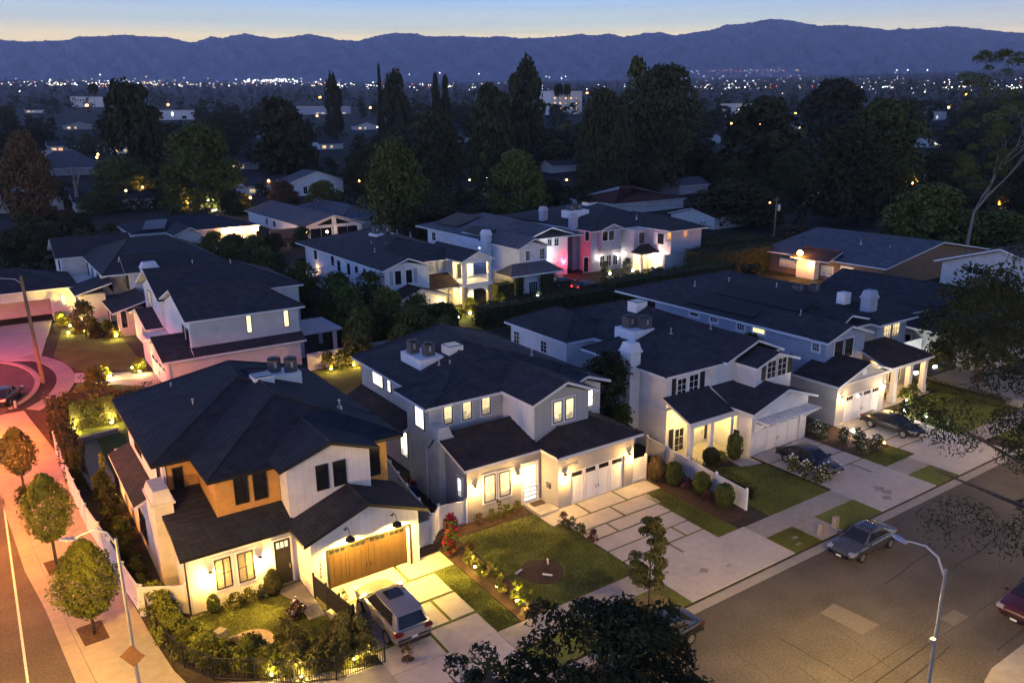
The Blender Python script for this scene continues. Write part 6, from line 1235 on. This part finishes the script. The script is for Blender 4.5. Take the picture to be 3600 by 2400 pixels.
# ---------------------------------------------------------------- street lamps and poles
def lampL(base,top,head,label,col,power,name='street_lamp',m='metal',spot=150,headm=None,lit=True,point=False):
    o=empty(name,(base[0],base[1],0),label,'street lamp'); b=Vector((base[0],base[1],0)); t=Vector((base[0],base[1],top)); hv=Vector(head)
    mb=MB(); mb.tube([b,b+Vector((0,0,.5)),t*.5+b*.5,t],[.10,.085,.07,.055],12); mb.build('pole',M[m],o)
    d=hv-t; a=MB(); a.tube([t-Vector((0,0,.35)),t+d*.2+Vector((0,0,.28)),t+d*.5+Vector((0,0,.42)),t+d*.85+Vector((0,0,.2)),hv+Vector((0,0,.06))],[.05,.045,.04,.035,.035],8); a.build('arm',M[m],o)
    u=Vector((d.x,d.y,0)).normalized(); s=Vector((-u.y,u.x,0)); hb=MB()
    sec=[(-.1,.05,.03),(.1,.13,.07),(.4,.16,.09),(.62,.11,.06),(.7,.03,.02)]; rg=[]
    for x,w,z in sec: rg.append([tuple(hv+u*x+s*w*math.cos(k*.7854)+Vector((0,0,max(-.03,z*math.sin(k*.7854))))) for k in range(8)])
    for k in range(4):
        for q in range(8): hb.face([rg[k][q],rg[k][(q+1)%8],rg[k+1][(q+1)%8],rg[k+1][q]])
    hb.face(rg[0][::-1]); hb.face(rg[-1]); hd=hb.build('lamp_head',M['metal'],o,True)
    if lit:
        c_=hv+u*.32; g=MB(); g.box(c_.x-.08,c_.x+.08,c_.y-.08,c_.y+.08,c_.z-.036,c_.z-.031); g.build('lens',emit(col,60),hd)
        light('POINT',c_+Vector((0,0,-.25)),power,col,o,.14) if point else light('SPOT',c_+Vector((0,0,-.1)),power,col,o,.14,spot,(0,0,-1),blend=.2)
    return o
STL=(1,.50,.06); STR=(1,.60,.16)
lp_=lampL((2.9,33.75),8.5,(1.52,34.7,8.45),'grey street lamp with a diamond sign on the side street corner',STL,3600,spot=165)
zs=1.0; dS=ray('5',1197,1308); tt=33.75/dS.y; zs=H+dS.z*tt
mb=MB(); u=Vector((.80,.60,0)); nn=Vector((.6,-.8,0)).normalized()*1; cS=Vector((2.9,33.75,zs))+Vector((-.35,-.55,0)).normalized()*.17
u=Vector((.84,-.54,0)); f=[cS+u*.54,cS+Vector((0,0,.54)),cS-u*.54,cS-Vector((0,0,.54))]; nv=Vector((-.54,-.84,0))*.02
mb.face([tuple(p+nv) for p in f]); mb.face([tuple(p-nv) for p in f[::-1]])
for k in range(4): mb.face([tuple(f[k]-nv),tuple(f[(k+1)%4]-nv),tuple(f[(k+1)%4]+nv),tuple(f[k]+nv)])
M['sign']=mat('brown_sign_plate',(.22,.12,.05),.6,.12,6); mb.build('warning_sign',M['sign'],lp_)  # plain brown colour for the sign plate
rp_=lampL((29.3,13.25),8.0,(29.95,15.3,8.0),'pale street lamp over the front street at lower right',STR,6500,spot=168); mb=MB(); mb.box(29.0,29.24,13.15,13.35,4.75,4.95); mb.build('cable_box',M['metal'],rp_)
lampL((64,13.1),8.0,(64.5,15.3,8.0),'further street lamp on the near pavement, beyond the right edge',STR,7000,spot=168); lampL((-6.2,31),8.5,(-4.5,31.5,8.4),'street lamp across the side street, beyond the left edge',STL,7000,point=True)
lampL((-7.5,73),6.3,(-5.6,73,6.3),'orange street lamp across the side street, beyond the left edge',(1,.17,.008),26000,spot=178); lampL((-7.5,53),8.5,(-5.6,53,8.4),'amber street lamp between the two others across the side street, beyond the left edge',(1,.30,.02),14000,spot=172); lampL((-11,95),6.3,(-9.2,95,6.3),'red tinted street lamp on the cul-de-sac, beyond the left edge',(1,.06,.05),17000,spot=178)
lampL((97,13.1),8.0,(97.5,15.3,8.0),'farthest street lamp on the near pavement, beyond the right edge',STR,3000); lampL((40,76),7,(40.5,74.5,7.0),'slim street lamp hidden in the backyard trees',STR,500) if False else None
o=empty('utility_pole',(3.5,89.5,0),'leaning brown wooden pole with a small lamp arm on the cul-de-sac','utility pole'); mb=MB(); mb.tube([(3.5,89.5,0),(3.35,89.7,5.5),(3.2,89.9,10.9)],[.21,.18,.14],10); mb.build('pole',M['wood'],o)
mb=MB(); mb.tube([(3.22,89.9,10.1),(2.7,90.1,10.65),(1.5,90.5,10.8)],.045,8); mb.build('arm',M['metal'],o); mb=MB(); mb.lathe([(.05,.12),(.2,.04),(.16,-.06),(.05,-.1)],10,(1.3,90.5,10.78)); mb.build('lamp_head',M['metal'],o)
bp=G('i',462,830,0); o=empty('utility_pole',(bp.x,bp.y,0),'dark pole carrying a grey transformer can and two wires','utility pole'); mb=MB(); mb.tube([(bp.x,bp.y,0),(bp.x,bp.y,10.6)],[.17,.12],8); mb.build('pole',M['wood'],o); mb=MB(); mb.lathe([(.1,-.7),(.32,-.65),(.32,.45),(.2,.55)],12,(bp.x+.45,bp.y-.3,8.7)); mb.build('transformer',M['metal'],o); MB().box(bp.x-.9,bp.x+.9,bp.y-.05,bp.y+.05,10.0,10.15).build('crossarm',M['wood'],o)
def cable(a,b,sag,label,r_=.025,n=20):
    a,b=Vector(a),Vector(b); mb=MB(); mb.tube([a+(b-a)*(k/n)-Vector((0,0,sag*4*(k/n)*(1-k/n))) for k in range(n+1)],r_,5); o=mb.build('cable',M['black']); return tag(o,label,'cable')
cable((29.3,13.25,4.85),(75,13.0,6.6),.5,'thin dark overhead cable running right from the street lamp',.03); cable((29.3,13.25,4.85),(-10,13.2,5.6),.5,'thin dark overhead cable running left from the street lamp',.03); cable((29.3,13.25,5.6),(-10,13.6,6.2),.45,'pale thin wire above the dark cable, left of the street lamp',.012)
cable((bp.x,bp.y,10.1),(86,135,8.5),.6,'wire from the transformer pole sloping left over the roofs',.03)
# ---------------------------------------------------------------- small garden things
def spotl(x,y,power,col,label,aim=(0,.25,1),z=.1,e=35,group=None,r_=.07,spot=110):
    o=empty('garden_spotlight',(x,y,z),label,'garden light',group); mb=MB(); mb.tube([(x,y,z-.05),(x,y,z+.12)],.02,6); mb.tube([(x,y,z+.1),(x+.02,y-.02,z+.28)],[.05,.065],10); mb.build('housing',M['black'],o)
    b=MB(); b.lathe([(r_*.3,-r_),(r_,-r_*.3),(r_,r_*.3),(r_*.3,r_)],8,(x,y,z+.33)); b.build('bulb',emit(col,e),o)
    light('SPOT',(x+aim[0]*.1,y+aim[1]*.1,z+.36+r_*1.2),power,col,o,.05,spot,aim); light('POINT',(x,y-.2,z+.45+r_),power*.3,col,o,.06); return o
for i,(x,y,w) in enumerate([(20.77,34.7,420),(20.73,32.35,520),(20.82,30.55,620)]): spotl(x,y,w,(1,.64,.12),['amber bed light farthest from the street','amber bed light in the middle of the planting bed','amber bed light nearest the pavement'][i],(.15,.4,1))
spotl(4.35,72.3,700,(1,.66,.20),'yellow up-light under the back hedge, left of two',(.2,.6,1),r_=.14); spotl(7.3,72.2,600,(1,.66,.20),'yellow up-light under the back hedge beside the black roof',(.1,.6,1),r_=.12)
spotl(9.2,86.6,800,(1,.7,.24),'white hot up-light by the wide yellow bush',(-.5,-.3,1),r_=.13); spotl(12.0,86.4,500,(1,.68,.22),'up-light at the pale garage corner bush',(.2,.3,1),r_=.11); spotl(11.6,88.4,90,(1,.68,.22),'dim path light above the garage corner up-light',(0,.3,1),r_=.09)
for i,(x,y,w) in enumerate([(7.9,116.8,1000),(8.4,112.8,700),(9.5,108.6,900),(12.35,103.6,1000),(7.8,108.9,420)]): spotl(x,y,w,(1,.70,.16),['up-light at the garage corner of the gabled house','up-light in the bushes left of the small tree','up-light right of the small tree trunk','bright up-light at the stucco corner of the gabled house','low light at the front of the gabled house bushes'][i],(.2,.6,1),r_=.13)
for i,(x,y,w,c_) in enumerate([(56.3,34.1,260,WHITE),(63.95,34.2,260,WHITE),(64.55,32.6,90,(.8,1,.85)),(64.1,30.9,70,(.8,1,.85)),(67.2,35.9,90,(1,.95,.6)),(56.5,31.5,50,(1,.55,.12))]): spotl(x,y,w,c_,['glaring white garden light among the roses','glaring white garden light beyond the black car roof','white light in the bush behind the car','white light at the lawn corner','pot light at the porch column','orange light at the lawn corner bush'][i],(0,.3,1),z=.3 if i<2 else .1,e=120 if i<2 else 40,r_=.13 if i<2 else .07)
for x,y,w,c_,l in((50.6,87.2,200,(1,.78,.36),'light in the bush by the balcony house garage'),(53.2,88.5,320,(1,.76,.3),'light at the stone pier of the arched porch'),(66.7,91.7,160,(.9,1,.9),'white light under the paned window'),(91.4,98.3,300,WHITE,'floodlight in the round bush near the ladder'),(86.6,98.6,160,WHITE,'floodlight in the bush left of the mauve house windows'),(59.4,90.2,90,(1,.76,.3),'light in the bush right of the arch')): spotl(x,y,w,c_,l,(0,.5,1),r_=.16,z=.05)
for i,(x,y) in enumerate([(8.2,31.9),(9.3,31.0),(11.8,30.75),(12.6,30.8)]): spotl(x,y+.35,260,(1,.66,.14),'small amber light behind the iron fence pickets',(0,.5,1),group='amber lights behind the iron fence',r_=.05)
spotl(31.0,75.6,620,(1,.62,.16),'amber light before the cream garden wall',(.1,.8,.7),r_=.1); spotl(5.3,56.8,45,(1,.68,.2),'small light by the lean-to sapling',(0,.3,1)); spotl(28.5,75.6,420,(1,.62,.16),'second amber light before the cream garden wall',(.1,.8,.7),r_=.1)
q,dd=hitF(600,430,0)
o=empty('fire_pit',(7.45,35.75,.12),'round stone fire pit bowl on the pale gravel','fire pit'); mb=MB(); mb.lathe([(.36,0),(.43,.2),(.42,.36),(.33,.36),(.31,.24),(.02,.24)],20,(7.45,35.75,.12)); mb.build('bowl',M['stone'],o); mb=MB(); mb.lathe([(.31,.24),(.2,.28),(.02,.3)],14,(7.45,35.75,.13)); mb.build('lava_rock',M['mulch'],o)
mb=MB(); mb.prism([(6.75,37.0),(7.2,37.25),(7.45,36.85),(7.0,36.6)],.11,.52); tag(mb.build('stone_block',M['stone']),'square pale stone block beside the fire pit','block')
for i,(x,y,a) in enumerate([(22.75,33.15,.3),(24.75,33.05,1.0),(23.9,31.95,2.3)]):
    c_,s_=math.cos(a)*.28,math.sin(a)*.28; mb=MB(); mb.tube([(x-c_,y-s_,.2),(x+c_,y+s_,.2)],.055,10); tag(mb.build('white_tube',M['trim']),['white tube lying at the left rim of the bark circle','white tube lying at the back right of the bark circle','white tube lying in the middle of the bark circle'][i],'tube')
mb=MB(); mb.box(20.95,21.35,30.4,30.6,.12,.22); tag(mb.build('white_tube',M['trim']),'small white box by the nearest amber bed light','box')
def bin_(x,y,label,m):
    o=empty('wheelie_bin',(x,y,0),label,'bin'); mb=MB(); mb.ext([(x-.28,0.05),(x+.28,.05),(x+.33,1.0),(x-.33,1.0)],'y',y-.33,y+.33); mb.build('body',M[m],o); mb=MB(); mb.ext([(x-.36,1.0),(x+.36,1.0),(x+.3,1.09),(x-.3,1.09)],'y',y-.38,y+.36); mb.build('lid',M[m],o); return o
bin_(19.35,39.6,'blue recycling bin at the corner house passage, nearer one','blue_bin'); bin_(19.4,40.4,'dark bin behind the blue recycling bin','acm'); mb=MB(); mb.box(28.0,29.0,38.9,39.5,.275,.29); tag(mb.build('door_mat',M['mulch']),'dark door mat before the slatted white door','mat')
o=empty('flower_pot',(24.35,45.9,0),'blue pot with a red flowering plant in the passage by the grey house','pot'); mb=MB(); mb.lathe([(.22,0),(.33,.5),(.36,.62),(.3,.62)],14,(22.6,45.9,0)); mb.build('pot',M['blue_bin'],o); p,d=crown_pts('round',.6,1.2,.4,8,160,.4,seed=3); c_=bpy.data.objects.new('plant',mesh_from('plant',leaves(p,d,.16,.6),160,[LM['red']])); C.objects.link(c_); c_.parent=o; c_.location=(22.6-24.35,0,0)
o=empty('rattan_chair',(66.2,37.9,.12),'brown rattan armchair in the lit porch','chair'); mb=MB(); mb.box(65.8,66.6,37.5,38.2,.2,.52); mb.build('seat',M['wood'],o); mb=MB(); mb.box(65.8,66.6,38.1,38.25,.52,1.1); mb.build('backrest',M['wood'],o)
for s in(65.75,66.52): MB().box(s,s+.12,37.5,38.1,.52,.75).build('arm',M['wood'],o)
o=empty('step_ladder',(92.3,97.3,0),'wooden step ladder standing open in front of the yellow entry','ladder')
for yy in(96.9,97.7):
    mb=MB()
    for s in(-.32,.32): mb.tube([(92.3+s,yy,0),(92.3+s*.6,97.3,2.6)],.035,6)
    if yy<97:
        for k in range(7): z=.3+k*.34; t=z/2.6; mb.box(92.3-.32+.13*t,92.3+.32-.13*t,yy+.4*t-.05,yy+.4*t+.05,z,z+.04)
    mb.build('leg_frame',M['wood'],o)
for x,l in((40.55,'left one'),(42.05,'right one')):
    mb=MB(); mb.ext([(x-.19,.12),(x+.19,.12),(x+.16,.85),(x-.16,.85)],'y',25.8,26.1); tag(mb.build('waste_bin',M['stone']),'stout pale bin standing at the kerb behind the grey car, '+l,'bin')
for x,y in((38.45,26.0),(38.9,26.6)): mb=MB(); mb.box(x-.25,x+.25,y-.13,y+.13,.11,.128); tag(mb.build('meter_cover',M['concrete']),'pale meter cover set in the kerbside grass','cover','meter covers')
mb=MB(); mb.tube([(.75,82.4,.1),(.75,82.4,.8)],.12,8); tag(mb.build('hydrant',M['metal']),'small hydrant stub near the red lit kerb','hydrant')
# ---------------------------------------------------------------- sky at dusk
w=bpy.data.worlds.new('World'); SC.world=w; w.use_nodes=True; n=w.node_tree.nodes; l=w.node_tree.links; bg=n['Background']
tc=n.new('ShaderNodeTexCoord'); sp=n.new('ShaderNodeSeparateXYZ'); nrm=n.new('ShaderNodeVectorMath'); nrm.operation='NORMALIZE'; l.new(tc.outputs['Generated'],nrm.inputs[0]); l.new(nrm.outputs[0],sp.inputs[0])
def wr(pts):
    r=ramp(n,pts); r.color_ramp.interpolation='EASE'; l.new(sp.outputs[2],r.inputs[0]); return r
ZEN=(.032,.055,.185)
r1=wr([(0,(1.1,.75,.3)),(.064,(2.1,1.38,.46)),(.088,(1.5,1.2,.62)),(.112,(.80,.95,.92)),(.14,(.48,.78,1.2)),(.26,(.24,.42,.95)),(.6,ZEN),(1,(.028,.06,.24))])
r2=wr([(0,(.9,.7,.40)),(.070,(1.7,1.25,.58)),(.097,(.85,.95,.92)),(.13,(.36,.64,1.2)),(.26,(.2,.38,.95)),(.6,ZEN),(1,(.028,.06,.24))])
sd=dirF(900); dt=n.new('ShaderNodeVectorMath'); dt.operation='DOT_PRODUCT'; l.new(nrm.outputs[0],dt.inputs[0]); dt.inputs[1].default_value=(sd[0],sd[1],0)
mr=n.new('ShaderNodeMapRange'); mr.inputs[1].default_value=.72; mr.inputs[2].default_value=.98; mr.interpolation_type='SMOOTHSTEP'; l.new(dt.outputs['Value'],mr.inputs[0])
mx=n.new('ShaderNodeMix'); mx.data_type='RGBA'; l.new(mr.outputs[0],mx.inputs[0]); l.new(r2.outputs[0],mx.inputs[6]); l.new(r1.outputs[0],mx.inputs[7])
# faint streaks of cloud low on the horizon
mpn=n.new('ShaderNodeMapping'); mpn.inputs['Scale'].default_value=(2,2,160); l.new(nrm.outputs[0],mpn.inputs[0]); cn=n.new('ShaderNodeTexNoise'); cn.inputs['Scale'].default_value=1.6; cn.inputs['Detail'].default_value=3; l.new(mpn.outputs[0],cn.inputs['Vector'])
cr=n.new('ShaderNodeMapRange'); cr.inputs[1].default_value=.4; cr.inputs[2].default_value=.75; cr.inputs[3].default_value=1; cr.inputs[4].default_value=.88; l.new(cn.outputs['Fac'],cr.inputs[0])
m2=n.new('ShaderNodeMix'); m2.data_type='RGBA'; m2.blend_type='MULTIPLY'; m2.inputs[0].default_value=1; l.new(mx.outputs[2],m2.inputs[6]); l.new(cr.outputs[0],m2.inputs[7])
sky=n.new('ShaderNodeTexSky'); sky.sky_type='NISHITA'; sky.sun_disc=False; sky.sun_elevation=R(-2.5); sky.sun_rotation=math.atan2(sd[0],sd[1])
ms=n.new('ShaderNodeMix'); ms.data_type='RGBA'; ms.blend_type='ADD'; ms.inputs[0].default_value=.08; l.new(m2.outputs[2],ms.inputs[6]); l.new(sky.outputs[0],ms.inputs[7])
d3=n.new('ShaderNodeVectorMath'); d3.operation='DOT_PRODUCT'; l.new(nrm.outputs[0],d3.inputs[0]); d3.inputs[1].default_value=(-.97,.12,.1)
bm=n.new('ShaderNodeMapRange'); bm.inputs[1].default_value=.1; bm.inputs[2].default_value=.8; bm.interpolation_type='SMOOTHSTEP'; l.new(d3.outputs['Value'],bm.inputs[0])
br_=wr([(0,(.3,.3,.3)),(.02,(1,1,1)),(.4,(.8,.8,.8)),(.8,(0,0,0))]); b2=n.new('ShaderNodeMath'); b2.operation='MULTIPLY'; l.new(bm.outputs[0],b2.inputs[0]); l.new(br_.outputs[0],b2.inputs[1])
m4=n.new('ShaderNodeMix'); m4.data_type='RGBA'; m4.blend_type='ADD'; l.new(b2.outputs[0],m4.inputs[0]); l.new(ms.outputs[2],m4.inputs[6]); m4.inputs[7].default_value=(.08,.175,.58,1)
l.new(m4.outputs[2],bg.inputs[0]); bg.inputs[1].default_value=1.0
sun=bpy.data.lights.new('afterglow','SUN'); sun.energy=.08; sun.angle=R(25); sun.color=(1,.8,.6); so=bpy.data.objects.new('afterglow',sun); C.objects.link(so); so.rotation_euler=Vector((-sd[0],-sd[1],-.12)).to_track_quat('-Z','Y').to_euler()
# haze over the valley
HZ=0.000075
if HZ:
    a=math.atan2(fw.y,fw.x); mb=MB(); pts=[(math.cos(a+t)*r_,math.sin(a+t)*r_) for t,r_ in ((R(60),260),(R(44),15500),(R(15),12400),(0,12000),(R(-15),12400),(R(-44),15500),(R(-60),260),(R(180),200))]
    mb.prism(pts,-8,1450); hz=mb.build('haze',M['black']); hz.data.materials.clear(); m=bpy.data.materials.new('haze'); m.use_nodes=True; m.node_tree.nodes.clear(); vo=m.node_tree.nodes.new('ShaderNodeVolumePrincipled'); ou=m.node_tree.nodes.new('ShaderNodeOutputMaterial'); m.node_tree.links.new(vo.outputs[0],ou.inputs['Volume'])
    vo.inputs['Color'].default_value=(.75,.78,1,1); vo.inputs['Density'].default_value=HZ; vo.inputs['Anisotropy'].default_value=.2; hz.data.materials.append(m); hz['kind']='stuff'; hz['label']='thin blue evening haze over the valley'
SC.view_settings.view_transform='Standard'; SC.view_settings.look='None'; SC.view_settings.exposure=0.38; SC.view_settings.gamma=1
SC.render.engine='CYCLES'; cy=SC.cycles; cy.use_denoising=True; cy.max_bounces=5; cy.diffuse_bounces=3; cy.glossy_bounces=2; cy.transmission_bounces=2; cy.volume_bounces=0; cy.sample_clamp_indirect=3; cy.use_light_tree=True; cy.caustics_reflective=False; cy.caustics_refractive=False
